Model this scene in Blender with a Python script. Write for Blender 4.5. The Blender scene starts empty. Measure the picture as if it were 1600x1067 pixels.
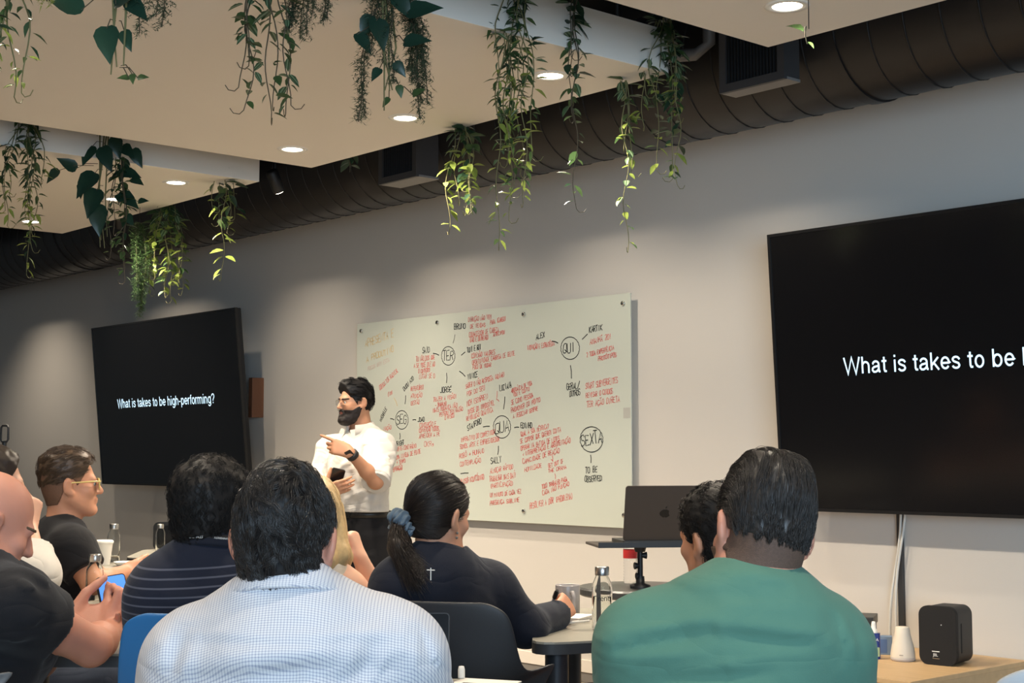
import bpy, bmesh, math, random
import numpy as np
from mathutils import Vector, Matrix

# ------------------------------------------------------------------ camera
scene = bpy.context.scene
F_PX, CXP, CYP = 2276.0, 800.0, 533.5
CAM_H, WALL_Y, PANEL_Z = 1.26, 5.75, 2.72
AZ = math.radians(48.6)                  # the wall normal lies this far to the right of the view
PITCH = math.atan((711.0 - CYP) / F_PX)
FWD_H = np.array([-math.sin(AZ), math.cos(AZ), 0.0])
RIGHT = np.array([math.cos(AZ), math.sin(AZ), 0.0])
UPZ = np.array([0.0, 0.0, 1.0])
FWD = FWD_H * math.cos(PITCH) + UPZ * math.sin(PITCH)
UPV = -FWD_H * math.sin(PITCH) + UPZ * math.cos(PITCH)
CAM = np.array([0.0, 0.0, CAM_H])
cam_data = bpy.data.cameras.new('camera')
cam_data.sensor_width = 36.0
cam_data.lens = F_PX / 1600.0 * 36.0
cam_data.clip_start = 0.05
cam = bpy.data.objects.new('camera', cam_data)
scene.collection.objects.link(cam)
cam.matrix_world = Matrix(((RIGHT[0], UPV[0], -FWD[0], 0.0), (RIGHT[1], UPV[1], -FWD[1], 0.0),
                           (RIGHT[2], UPV[2], -FWD[2], CAM_H), (0, 0, 0, 1)))
scene.camera = cam

# ------------------------------------------------------------------ light and exposure
scene.view_settings.view_transform = 'Standard'
scene.view_settings.look = 'None'
scene.view_settings.gamma = 1.0
scene.view_settings.use_curve_mapping = False
scene.view_settings.exposure = 0.28
world = bpy.data.worlds.new('world')
scene.world = world
world.use_nodes = True
world.node_tree.nodes['Background'].inputs[0].default_value = (0.62, 0.80, 1.0, 1)
world.node_tree.nodes['Background'].inputs[1].default_value = 1.0
DOWN_W, WARM = 150.0, (1.0, 0.865, 0.69)
WINDOW_W = 400.0

def area_light(name, loc, aim, size, size_y, power, color):
    d = bpy.data.lights.new(name, 'AREA')
    d.shape = 'RECTANGLE'; d.size = size; d.size_y = size_y; d.energy = power; d.color = color
    o = bpy.data.objects.new(name, d)
    scene.collection.objects.link(o)
    o.location = loc
    o.rotation_euler = (Vector(aim) - Vector(loc)).to_track_quat('-Z', 'Y').to_euler()
    return o
# daylight of the glazed front, out of frame to the right of the photographer
area_light('window_daylight', (3.9, -1.5, 1.75), (-3.0, 4.6, 1.6), 4.4, 2.7, WINDOW_W, (0.58, 0.79, 1.0))

# ------------------------------------------------------------------ helpers
rnd = random.Random(7)
def P(px, py, d):
    """A photo pixel at a given distance along the view axis, as a world point."""
    return CAM + d * (FWD + (px - CXP) / F_PX * RIGHT + (CYP - py) / F_PX * UPV)
def ray(px, py):
    return FWD + (px - CXP) / F_PX * RIGHT + (CYP - py) / F_PX * UPV
def on_y(px, py, y):
    r = ray(px, py); return CAM + r * (y / r[1])
def on_z(px, py, z):
    r = ray(px, py); return CAM + r * ((z - CAM_H) / r[2])
def on_x(px, py, x):
    r = ray(px, py); return CAM + r * (x / r[0])

def link(o, parent=None):
    scene.collection.objects.link(o)
    if parent is not None:
        o.parent = parent
    return o
def tag(o, label=None, cat=None, group=None, kind=None):
    if label: o['label'] = label
    if cat: o['category'] = cat
    if group: o['group'] = group
    if kind: o['kind'] = kind
    return o
def empty(name, loc=(0, 0, 0), rz=0.0):
    o = bpy.data.objects.new(name, None)
    o.empty_display_size = 0.1
    o.location = [float(v) for v in loc]; o.rotation_euler = (0, 0, rz)
    return link(o)
def thing(name, label, cat, loc=(0, 0, 0), rz=0.0, group=None):
    return tag(empty(name, loc, rz), label, cat, group)
def obj(name, me, mat=None, parent=None):
    if mat is not None and not me.materials:
        me.materials.append(mat)
    return link(bpy.data.objects.new(name, me), parent)
def mesh_np(name, v, f, smooth=True):
    me = bpy.data.meshes.new(name)
    v = np.asarray(v, np.float32); f = np.asarray(f, np.int32)
    me.vertices.add(len(v)); me.vertices.foreach_set('co', v.ravel())
    n, k = f.shape
    me.loops.add(n * k); me.loops.foreach_set('vertex_index', f.ravel())
    me.polygons.add(n)
    me.polygons.foreach_set('loop_start', np.arange(0, n * k, k, dtype=np.int32))
    if smooth:
        me.polygons.foreach_set('use_smooth', np.ones(n, bool))
    me.update(calc_edges=True)
    return me

class MB:
    """Collects boxes, tubes and lathes; build() links them as one mesh object."""
    def __init__(s):
        s.v, s.f, s.sm = [], [], []
    def add(s, v, f, smooth=False):
        o = len(s.v)
        s.v += [tuple(float(c) for c in p) for p in v]
        s.f += [tuple(i + o for i in q) for q in f]
        s.sm += [smooth] * len(f)
        return s
    def box(s, a, b, bevel=0.0):
        x0, y0, z0 = a; x1, y1, z1 = b
        if bevel <= 0:
            v = [(x0, y0, z0), (x1, y0, z0), (x1, y1, z0), (x0, y1, z0), (x0, y0, z1), (x1, y0, z1), (x1, y1, z1), (x0, y1, z1)]
            return s.add(v, [(0, 3, 2, 1), (4, 5, 6, 7), (0, 1, 5, 4), (1, 2, 6, 5), (2, 3, 7, 6), (3, 0, 4, 7)])
        bm = bmesh.new(); bmesh.ops.create_cube(bm, size=1.0)
        for q in bm.verts:
            q.co = Vector(((x0 + x1) / 2 + q.co.x * (x1 - x0), (y0 + y1) / 2 + q.co.y * (y1 - y0), (z0 + z1) / 2 + q.co.z * (z1 - z0)))
        bmesh.ops.bevel(bm, geom=bm.edges[:], offset=bevel, segments=2, affect='EDGES', profile=0.5)
        bm.verts.index_update()
        s.add([q.co[:] for q in bm.verts], [[q.index for q in fc.verts] for fc in bm.faces]); bm.free()
        return s
    def tube(s, pts, rad, n=10, cap=True, closed=False, smooth=True):
        pts = [Vector([float(c) for c in p]) for p in pts]; m = len(pts)
        rads = rad if hasattr(rad, '__len__') else [rad] * m
        prev = None; v = []; f = []
        for i, p in enumerate(pts):
            if closed: t = pts[(i + 1) % m] - pts[i - 1]
            else: t = pts[min(i + 1, m - 1)] - pts[max(i - 1, 0)]
            t = t.normalized() if t.length > 1e-9 else Vector((0, 0, 1))
            if prev is None:
                u = t.cross(Vector((0, 0, 1)) if abs(t.z) < .9 else Vector((1, 0, 0))).normalized()
            else:
                u = (prev - t * prev.dot(t)).normalized()
            prev = u; w = t.cross(u)
            for k in range(n):
                a = 2 * math.pi * k / n
                v.append(p + (u * math.cos(a) + w * math.sin(a)) * rads[i])
        for i in range(m if closed else m - 1):
            j = (i + 1) % m
            for k in range(n):
                k2 = (k + 1) % n
                f.append((i * n + k, i * n + k2, j * n + k2, j * n + k))
        s.add(v, f, smooth)
        if cap and not closed:
            o = len(s.v)
            s.add([v[k] for k in range(n)], [tuple(range(n))[::-1]])
            s.add([v[(m - 1) * n + k] for k in range(n)], [tuple(range(n))])
        return s
    def lathe(s, prof, c=(0, 0, 0), n=28, smooth=True, cap=True):
        v = []; f = []
        for (r, z) in prof:
            for k in range(n):
                a = 2 * math.pi * k / n
                v.append((c[0] + r * math.cos(a), c[1] + r * math.sin(a), c[2] + z))
        for i in range(len(prof) - 1):
            for k in range(n):
                k2 = (k + 1) % n
                f.append((i * n + k, i * n + k2, (i + 1) * n + k2, (i + 1) * n + k))
        s.add(v, f, smooth)
        if cap:
            if prof[0][0] > 1e-5: s.add(v[:n], [tuple(range(n))[::-1]])
            if prof[-1][0] > 1e-5: s.add(v[-n:], [tuple(range(n))])
        return s
    def prism(s, outline, d0, d1, axis='z', smooth=False):
        n = len(outline)
        def at(p, d):
            return (p[0], p[1], d) if axis == 'z' else ((p[0], d, p[1]) if axis == 'y' else (d, p[0], p[1]))
        v = [at(p, d0) for p in outline] + [at(p, d1) for p in outline]
        f = [(i, (i + 1) % n, n + (i + 1) % n, n + i) for i in range(n)]
        s.add(v, f, smooth)
        s.add(v[:n], [tuple(range(n))[::-1]]); s.add(v[n:], [tuple(range(n))])
        return s
    def xf(s, M):
        s.v = [tuple(M @ Vector(p)) for p in s.v]; return s
    def mesh(s, name):
        me = bpy.data.meshes.new(name)
        me.from_pydata(s.v, [], s.f)
        me.polygons.foreach_set('use_smooth', s.sm)
        me.update()
        bm = bmesh.new(); bm.from_mesh(me); bmesh.ops.recalc_face_normals(bm, faces=bm.faces[:]); bm.to_mesh(me); bm.free()
        return me
    def build(s, name, mat, parent=None):
        return obj(name, s.mesh(name), mat, parent)

def round_rect(w, h, r, n=6, cx=0.0, cy=0.0):
    out = []
    for (sx, sy, a0) in ((1, 1, 0), (-1, 1, 90), (-1, -1, 180), (1, -1, 270)):
        for k in range(n + 1):
            a = math.radians(a0 + 90 * k / n)
            out.append((cx + sx * (w / 2 - r) + r * math.cos(a), cy + sy * (h / 2 - r) + r * math.sin(a)))
    return out

# ------------------------------------------------------------------ materials
MATS = {}
def srgb(r, g, b):
    f = lambda c: (c / 255 / 12.92) if c / 255 <= 0.04045 else ((c / 255 + 0.055) / 1.055) ** 2.4
    return (f(r), f(g), f(b))
def mat(name, col, rough=0.6, metal=0.0, noise=0.0, nscale=8.0, bump=0.0, bscale=60.0, spec=0.5, trans=0.0, ior=1.45, emit=None, estr=0.0,
        sub=0.0, coat=0.0, sheen=0.0, stretch=None):
    m = bpy.data.materials.new(name); m.use_nodes = True; MATS[name] = m
    nt = m.node_tree; b = nt.nodes['Principled BSDF']
    b.inputs['Base Color'].default_value = (*col, 1); b.inputs['Roughness'].default_value = rough
    b.inputs['Metallic'].default_value = metal; b.inputs['Specular IOR Level'].default_value = spec
    b.inputs['IOR'].default_value = ior; b.inputs['Transmission Weight'].default_value = trans
    if sub: 
        b.inputs['Subsurface Weight'].default_value = sub
        b.inputs['Subsurface Radius'].default_value = (1.0, 0.35, 0.2); b.inputs['Subsurface Scale'].default_value = 0.008
    if coat: b.inputs['Coat Weight'].default_value = coat
    if sheen: b.inputs['Sheen Weight'].default_value = sheen
    if emit is not None:
        b.inputs['Emission Color'].default_value = (*emit, 1); b.inputs['Emission Strength'].default_value = estr
    tc = nt.nodes.new('ShaderNodeTexCoord')
    co = tc.outputs['Object']
    if stretch is not None:
        mp = nt.nodes.new('ShaderNodeMapping'); mp.inputs['Scale'].default_value = stretch
        nt.links.new(co, mp.inputs['Vector']); co = mp.outputs['Vector']
    if noise:
        tn = nt.nodes.new('ShaderNodeTexNoise'); tn.inputs['Scale'].default_value = nscale; tn.inputs['Detail'].default_value = 5
        nt.links.new(co, tn.inputs['Vector'])
        mx = nt.nodes.new('ShaderNodeMix'); mx.data_type = 'RGBA'
        mx.inputs[6].default_value = (*[max(0, c * (1 - noise)) for c in col], 1)
        mx.inputs[7].default_value = (*[min(1, c * (1 + noise)) for c in col], 1)
        nt.links.new(tn.outputs['Fac'], mx.inputs[0]); nt.links.new(mx.outputs[2], b.inputs['Base Color'])
    if bump:
        t2 = nt.nodes.new('ShaderNodeTexNoise'); t2.inputs['Scale'].default_value = bscale; t2.inputs['Detail'].default_value = 3
        nt.links.new(co, t2.inputs['Vector'])
        bp = nt.nodes.new('ShaderNodeBump'); bp.inputs['Strength'].default_value = bump; bp.inputs['Distance'].default_value = 0.004
        nt.links.new(t2.outputs['Fac'], bp.inputs['Height']); nt.links.new(bp.outputs['Normal'], b.inputs['Normal'])
    return m

M_wall = mat('wall_paint', srgb(206, 200, 192), 0.75, noise=0.02, nscale=1.5, bump=0.08, bscale=180)
M_white = mat('white_paint', srgb(222, 214, 203), 0.7, bump=0.05, bscale=120)
M_ceiling = mat('black_ceiling', (0.012, 0.012, 0.013), 0.9)
M_duct = mat('duct_paint', (0.022, 0.020, 0.020), 0.42, metal=0.35, noise=0.12, nscale=3)
M_ductdark = mat('duct_seam', (0.012, 0.011, 0.011), 0.5)
M_register = mat('register_metal', (0.055, 0.053, 0.055), 0.6)
M_registerlit = mat('register_lit_pan', (0.22, 0.21, 0.20), 0.6)  # register bottoms look lit; that light is put into the paler colour
M_black = mat('black_plastic', (0.012, 0.012, 0.013), 0.45)
M_blackmatte = mat('black_matte', (0.008, 0.008, 0.009), 0.75)
M_steel = mat('brushed_steel', (0.55, 0.54, 0.52), 0.28, metal=1.0)
M_chrome = mat('chrome', (0.75, 0.75, 0.74), 0.12, metal=1.0)
M_lens = mat('lamp_lens', (1, 0.95, 0.85), 0.5, emit=(1.0, 0.90, 0.72), estr=14.0)
M_trim = mat('lamp_trim', (0.72, 0.69, 0.64), 0.4)

# ------------------------------------------------------------------ the room
def struct(o):
    o['kind'] = 'structure'; return o
X0, X1, Y0, CEIL = -17.0, 4.0, -4.0, 3.55
def planks_mat():
    m = mat('oak_floor', srgb(150, 140, 126), 0.4, noise=0.18, nscale=3.0, stretch=(0.6, 9, 1))
    return m
M_floor = planks_mat()
fl = struct(MB().box((X0, Y0, -0.08), (X1, WALL_Y + 0.1, -0.012)).build('floor', M_floor))
plank_me = MB().box((0, 0, -0.013), (1.795, 0.176, 0.0), 0.0015).mesh('plank'); plank_me.materials.append(M_floor)
for r in range(7):
    for c in range(6):
        p = link(bpy.data.objects.new('plank', plank_me), fl)
        p.location = (-11.0 + c * 1.8 + (r * 0.67) % 1.8, WALL_Y - 0.178 * (r + 1) - 0.012, 0)
struct(MB().box((X0 - 0.1, WALL_Y, -0.08), (X1 + 0.1, WALL_Y + 0.12, CEIL)).build('wall_front', M_wall))
struct(MB().box((X0 - 0.12, Y0, -0.08), (X0, WALL_Y, CEIL)).build('wall_left', M_wall))
struct(MB().box((X0, Y0 - 0.12, -0.08), (X1, Y0, CEIL)).build('wall_back', M_wall))
wr = MB()                                         # right wall with a wide window opening
wr.box((X1, Y0, -0.08), (X1 + 0.12, -3.7, CEIL)); wr.box((X1, 0.8, -0.08), (X1 + 0.12, WALL_Y, CEIL))
wr.box((X1, -3.7, -0.08), (X1 + 0.12, 0.8, 0.3)); wr.box((X1, -3.7, 3.2), (X1 + 0.12, 0.8, CEIL))
struct(wr.build('wall_right', M_wall))
struct(MB().box((X0, Y0, CEIL), (X1, WALL_Y + 0.1, CEIL + 0.1)).build('ceiling', M_ceiling))
bx0 = on_y(889, 1040, WALL_Y)[0]
struct(MB().box((X0, WALL_Y - 0.014, 0.055), (bx0 - 0.002, WALL_Y, 0.125), 0.003).build('baseboard_front', M_white))
struct(MB().box((bx0 + 0.002, WALL_Y - 0.014, 0.055), (X1, WALL_Y, 0.125), 0.003).build('baseboard_front', M_white))
struct(MB().box((X0, WALL_Y - 0.008, 0.0), (X1, WALL_Y, 0.055)).build('trim_1', mat('toe_trim', (0.2, 0.185, 0.17), 0.6)))

# ------------------------------------------------------------------ hanging ceiling panels
PT = 0.17
def edge_x(px, py): return on_z(px, py, PANEL_Z)[0]
FAR = float(np.mean([on_z(497, 264, PANEL_Z)[1], on_z(1025, 110, PANEL_Z)[1], on_z(1200, 74, PANEL_Z)[1], on_z(413, 285, PANEL_Z)[1]]))
pan = {}
specs = [('mid', edge_x(497, 264), edge_x(1025, 110), 'wide white ceiling panel with three downlights above the audience'),
         ('left', edge_x(97, 365), edge_x(413, 285), 'white ceiling panel farthest left, hanging over the left television'),
         ('right', edge_x(1200, 74), edge_x(1200, 74) + 2.44, 'white ceiling panel in the top right corner, near the duct register')]
for key, xa, xb, lab in specs:
    t = thing('ceiling_panel', lab, 'ceiling panel', ((xa + xb) / 2, FAR - 2.45, PANEL_Z), 0, 'white panels hung below the dark ceiling')
    w = xb - xa
    MB().box((-w / 2, -2.45, 0), (w / 2, 2.45, PT), 0.002).build('slab', M_white, t)
    for sx in (-1, 1):
        for y in (-2.1, 0, 2.1):
            MB().tube([(sx * (w / 2 - 0.25), y, PT), (sx * (w / 2 - 0.25), y, CEIL - PANEL_Z)], 0.006, 6).build('hanger_rod', M_blackmatte, t)
    pan[key] = (xa, xb)
GAP13 = (pan['mid'][1] + pan['right'][0]) / 2
GAP12 = (pan['left'][1] + pan['mid'][0]) / 2

# downlights: recessed lamps in the panels, each with its own light
trim_me = MB().lathe([(0.048, 0.004), (0.050, -0.004), (0.072, -0.003), (0.074, 0.0)], n=32, cap=False).mesh('trim_ring'); trim_me.materials.append(M_trim)
lens_me = MB().lathe([(0.0001, -0.001), (0.049, -0.001), (0.049, 0.002)], n=32, cap=False).mesh('lens'); lens_me.materials.append(M_lens)
def downlight(x, y, lab, power=DOWN_W):
    t = thing('downlight', lab, 'ceiling light', (x, y, PANEL_Z), 0, 'recessed round downlights in the white panels')
    obj('trim_ring', trim_me, None, t); obj('lens', lens_me, None, t)
    d = bpy.data.lights.new('downlight_beam', 'SPOT')
    d.energy = power; d.color = WARM; d.spot_size = math.radians(132); d.spot_blend = 0.7; d.shadow_soft_size = 0.05
    o = link(bpy.data.objects.new('downlight_beam', d), t); o.location = (0, 0, -0.012)
    return t
for px, py, lab in [(457, 233, 'round downlight near the corner of the middle panel, left of the fern'),
                    (633, 184, 'round downlight partly hidden behind the dark hanging fern'),
                    (860, 118, 'round downlight beside the longest trailing vine'),
                    (275, 285, 'round downlight in the left panel, right of the big-leaved plant'),
                    (180, 311, 'downlight shining through the big dark leaves on the left'),
                    (48, 346, 'round downlight lowest at the left picture edge'),
                    (1230, 9, 'round downlight in the top right panel')]:
    p = on_z(px, py, PANEL_Z); downlight(p[0], p[1], lab)
xm = on_z(457, 233, PANEL_Z)[0], on_z(860, 118, PANEL_Z)[0]
for y, row in ((1.7, 'front'), (-0.3, 'back')):   # the same lamps go on overhead, out of view
    for x, nth in zip((*xm, on_z(1230, 9, PANEL_Z)[0], on_z(1230, 9, PANEL_Z)[0] + 1.7), ('first', 'second', 'third', 'fourth')):
        downlight(x, y, f'overhead downlight above the frame, {nth} from the left in the {row} row', DOWN_W * 0.42)

# ------------------------------------------------------------------ spiral duct along the wall, registers, track heads
r_ = ray(987, 242); TH = math.atan2(r_[2], r_[1])
DUCT_Y, DUCT_R = 5.2, 0.32
DUCT_Z = CAM_H + DUCT_Y * math.tan(TH)
for _ in range(20):
    DUCT_Z = CAM_H + DUCT_Y * math.tan(TH + math.asin(DUCT_R / math.hypot(DUCT_Y, DUCT_Z - CAM_H)))
t = thing('spiral_duct', 'big dark round spiral duct running along the top of the wall', 'duct', (0, DUCT_Y, DUCT_Z))
n = 48; prof = []
MB().tube([(X0 + 0.02, 0, 0), (X1 - 0.02, 0, 0)], DUCT_R, n, cap=True).build('pipe', M_duct, t)
pitch = 0.165; hx = []
L0, L1 = -15.5, 2.0
steps = int((L1 - L0) / pitch * 28)
for i in range(steps + 1):
    x = L0 + (L1 - L0) * i / steps; a = -2 * math.pi * (x - L0) / pitch
    hx.append((x, (DUCT_R + 0.0015) * math.cos(a), (DUCT_R + 0.0015) * math.sin(a)))
MB().tube(hx, 0.0042, 5, cap=False).build('spiral_seam', M_ductdark, t)
for px in (140, 1365):
    xj = on_y(px, 300, DUCT_Y)[0]
    MB().tube([(xj - 0.03, 0, 0), (xj + 0.03, 0, 0)], DUCT_R + 0.008, n, cap=True).build('joint_band', M_duct, t)

def register(pl, pr, pback, lab):
    yf = 4.74
    a, b = on_y(*pl, yf), on_y(*pr, yf); zb = b[2]
    yb = on_z(*pback, zb)[1]
    x0, x1 = a[0], b[0]; h = 0.34; w = x1 - x0
    t = thing('air_register', lab, 'air vent', (x0, yf, zb), 0, 'air registers on the spiral duct')
    fr = MB(); e = 0.035
    fr.box((0, 0, 0), (e, 0.02, h)); fr.box((w - e, 0, 0), (w, 0.02, h)); fr.box((e, 0, 0), (w - e, 0.02, e)); fr.box((e, 0, h - e), (w - e, 0.02, h))
    fr.build('frame', M_register, t)
    bd = MB(); bd.box((0.004, 0.022, 0.012), (0.02, yb - yf, h)); bd.box((w - 0.02, 0.022, 0.012), (w - 0.004, yb - yf, h))
    bd.box((0.02, yb - yf - 0.05, 0.012), (w - 0.02, yb - yf, h)); bd.box((0.02, 0.022, h - 0.02), (w - 0.02, yb - yf - 0.05, h))
    bd.build('collar_box', M_register, t)
    MB().box((0.0, 0.02, 0.0), (w, yb - yf, 0.012)).build('bottom_pan', M_registerlit, t)
    nb = 16
    bl = MB().box((-0.0025, 0.004, e), (0.0025, 0.05, h - e)).mesh('louvre_blade'); bl.materials.append(M_blackmatte)
    for k in range(nb):
        o = link(bpy.data.objects.new('louvre_blade', bl), t); o.location = (e + (w - 2 * e) * (k + 0.5) / nb, 0, 0)
        o.rotation_euler = (0, 0, math.radians(-18))
    return t
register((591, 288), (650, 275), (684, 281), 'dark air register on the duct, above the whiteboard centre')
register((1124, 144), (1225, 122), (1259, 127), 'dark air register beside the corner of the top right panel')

def spot_head(px, py, y, aim, lab, power=60.0):
    p = on_y(px, py, y)
    t = thing('track_spotlight', lab, 'spotlight', p, 0, 'black track spotlights')
    d = (Vector(aim) - Vector(p)).normalized()
    u = d.cross(Vector((0, 0, 1))).normalized()
    MB().tube([-d * 0.12, -d * 0.11, d * 0.0, d * 0.012], [0.028, 0.036, 0.036, 0.034], 20).build('can', M_black, t)
    MB().tube([d * 0.0125, d * 0.016], 0.027, 20).build('lens', M_lens, t)
    top = -d * 0.06
    MB().tube([top, top + Vector((0, 0, 0.12)), top + Vector((0, 0, CEIL - p[2] + d.z * 0.06))], 0.008, 8).build('stem', M_black, t)
    l = bpy.data.lights.new('spot_beam', 'SPOT'); l.energy = power; l.color = WARM
    l.spot_size = math.radians(72); l.spot_blend = 0.9; l.shadow_soft_size = 0.03
    o = link(bpy.data.objects.new('spot_beam', l), t); o.location = d * 0.03
    o.rotation_euler = d.to_track_quat('-Z', 'Y').to_euler()
    return t
spot_head(435, 296, 4.45, (-7.6, WALL_Y, 0.9), 'black track spotlight under the corner of the left panel', 45)
spot_head(186, 351, 4.45, (-11.0, WALL_Y, 0.8), 'small bright spotlight among the vines over the left television', 40)
for nth, (xs, pw) in zip(('first', 'second', 'third', 'fourth', 'fifth', 'sixth'), ((-13.0, 62), (-10.6, 55), (-8.5, 50), (-7.0, 62), (-5.6, 62), (-4.5, 50))):  # added spots, unseen above the panels, that brighten the front wall
    q = (xs, 4.62, 3.02)
    pp = np.array(q) - CAM
    t = thing('track_spotlight', f'added unseen spotlight above the panel edge, {nth} from the left along the wall', 'spotlight', q, 0, 'black track spotlights')
    d = (Vector((xs, WALL_Y - 0.05, 0.25)) - Vector(q)).normalized()
    MB().tube([-d * 0.12, -d * 0.11, d * 0.0, d * 0.012], [0.028, 0.036, 0.036, 0.034], 20).build('can', M_black, t)
    MB().tube([-d * 0.06, -d * 0.06 + Vector((0, 0, 0.6))], 0.008, 8).build('stem', M_black, t)
    l = bpy.data.lights.new('spot_beam', 'SPOT'); l.energy = pw; l.color = WARM
    l.spot_size = math.radians(104); l.spot_blend = 1.0; l.shadow_soft_size = 0.03
    o = link(bpy.data.objects.new('spot_beam', l), t); o.location = d * 0.03; o.rotation_euler = d.to_track_quat('-Z', 'Y').to_euler()

a = on_x(1072, 92, -3.0)
pc = on_y(1108, 82, 4.75)
tp = MB().tube([(pc[0] - 1.0, pc[1] - 0.55, pc[2] + 0.02), (pc[0] - 0.06, pc[1] - 0.02, pc[2]), (pc[0], pc[1], pc[2] + 0.04), (pc[0], pc[1], CEIL)], 0.028, 12)
tag(tp.build('ceiling_pipe', mat('pipe_grey', (0.10, 0.095, 0.09), 0.5)), 'thin grey pipe above the gap between two ceiling panels', 'pipe')

# ------------------------------------------------------------------ glass whiteboard with marker writing
BY = WALL_Y - 0.052
bl0, br1 = on_y(558, 505, BY), on_y(985, 459, BY)
bx_l, bx_r = bl0[0], br1[0]; bz_t = (bl0[2] + br1[2]) / 2; bz_b = on_y(989, 826, BY)[2]
M_board = mat('board_glass', srgb(200, 204, 192), 0.10, spec=0.5, noise=0.015, nscale=1.2)
wb = thing('glass_whiteboard', 'large pale green glass whiteboard covered in red and black handwriting', 'whiteboard', ((bx_l + bx_r) / 2, BY, bz_b))
BW, BH = bx_r - bx_l, bz_t - bz_b
MB().box((-BW / 2, 0, 0), (BW / 2, 0.008, BH), 0.0015).build('glass_panel', M_board, wb)
so = MB().lathe([(0.0, -0.010), (0.011, -0.010), (0.013, -0.007), (0.013, 0.0), (0.008, 0.0), (0.008, 0.048)], n=20, cap=False)
so.xf(Matrix.Rotation(math.radians(-90), 4, 'X')); so_me = so.mesh('standoff_bolt'); so_me.materials.append(M_chrome)
for px, py in ((565, 517), (684, 504), (819, 491), (974, 474)):
    q = on_y(px, py, BY)
    for z in (q[2] - bz_b, 0.07):
        o = link(bpy.data.objects.new('standoff_bolt', so_me), wb); o.location = (q[0] - (bx_l + bx_r) / 2, 0, z)
q0, q1 = on_y(974, 637, BY), on_y(985, 653, BY)
MB().box((q0[0] - (bx_l + bx_r) / 2, -0.0008, q1[2] - bz_b), (q1[0] - (bx_l + bx_r) / 2, 0, q0[2] - bz_b)).build('sticker', mat('sticker_paper', srgb(178, 176, 168), 0.7), wb)

G = {'A': '00 26 40|12 32', 'B': '00 06 36 35 33 03|33 32 30 00', 'C': '45 36 16 05 01 10 30 41', 'D': '00 06 26 45 41 20 00', 'E': '46 06 00 40|03 33', 'F': '46 06 00|03 33',
     'G': '45 36 16 05 01 10 30 41 43 23', 'H': '00 06|40 46|03 43', 'I': '20 26', 'J': '46 41 30 10 01', 'K': '00 06|46 03 40', 'L': '06 00 40', 'M': '00 06 23 46 40', 'N': '00 06 40 46',
     'O': '10 01 05 16 36 45 41 30 10', 'P': '00 06 36 45 44 33 03', 'Q': '10 01 05 16 36 45 41 30 10|22 50', 'R': '00 06 36 45 44 33 03|23 40', 'S': '45 36 16 05 04 13 33 42 41 30 10 01',
     'T': '06 46|26 20', 'U': '06 01 10 30 41 46', 'V': '06 20 46', 'W': '06 10 24 30 46', 'X': '00 46|06 40', 'Y': '06 23 46|23 20', 'Z': '06 46 00 40',
     '0': '10 01 05 16 36 45 41 30 10', '2': '05 16 36 45 44 00 40', '(': '36 24 22 30', ')': '16 24 22 10', '!': '26 22|20 21', '?': '05 16 36 45 44 23 22|20 21', '/': '00 57', '-': '03 43', '+': '03 43|21 25',
     '.': '20 21', 'v': '22 40 53', '>': '03 43|25 43 21', 's': '33 13 02 32 31 10'}
ACC = {'Ã': ('A', '07 18 27 38'), 'Á': ('A', '27 48'), 'Ç': ('C', '20 2:'), 'É': ('E', '27 48'), 'Ê': ('E', '17 28 37'), 'Ó': ('O', '27 48'), 'Õ': ('O', '07 18 27 38'), 'Í': ('I', '27 48'), 'Ô': ('O', '17 28 37'), 'Â': ('A', '17 28 37')}
def strokes(ch):
    base, acc = ACC.get(ch, (ch, None))
    out = [[(int(p[0]), int(p[1])) for p in s.split()] for s in G.get(base, '').split('|') if s]
    if acc:
        out.append([(2, 0), (1.5, -1.6)] if ':' in acc else [(int(p[0]), int(p[1])) for p in acc.split()])
    return out
INK = {'red': mat('red_marker', srgb(208, 84, 76), 0.6), 'black': mat('black_marker', srgb(38, 40, 38), 0.6), 'grey': mat('faint_marker', srgb(120, 122, 112), 0.6),
       'orange': mat('faded_orange_marker', srgb(206, 184, 140), 0.7), 'pink': mat('faded_pink_marker', srgb(196, 172, 162), 0.7)}
wcount = [0]
def ribbon(polys, pen, ink, name='writing'):
    m = MB(); k = wcount[0] % 5; wcount[0] += 1
    y = -0.0006 - 0.0002 * k
    for pl in polys:
        pts = [np.array(p) for p in pl]
        L, R = [], []
        for i, p in enumerate(pts):
            tdir = pts[min(i + 1, len(pts) - 1)] - pts[max(i - 1, 0)]
            tdir = tdir / (np.linalg.norm(tdir) + 1e-9); nrm = np.array([-tdir[1], tdir[0]]) * pen / 2
            e = tdir * pen * 0.3 if i == len(pts) - 1 else (-tdir * pen * 0.3 if i == 0 else 0)
            L.append(p + nrm + e); R.append(p - nrm + e)
        v = [(q[0], y, q[1]) for q in L] + [(q[0], y, q[1]) for q in R]; n = len(pts)
        m.add(v, [(i, i + 1, n + i + 1, n + i) for i in range(n - 1)])
    return m.build(name, INK[ink], wb)
def b2(px, py):
    q = on_y(px, py, BY); return np.array([q[0] - (bx_l + bx_r) / 2, q[2] - bz_b])
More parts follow.
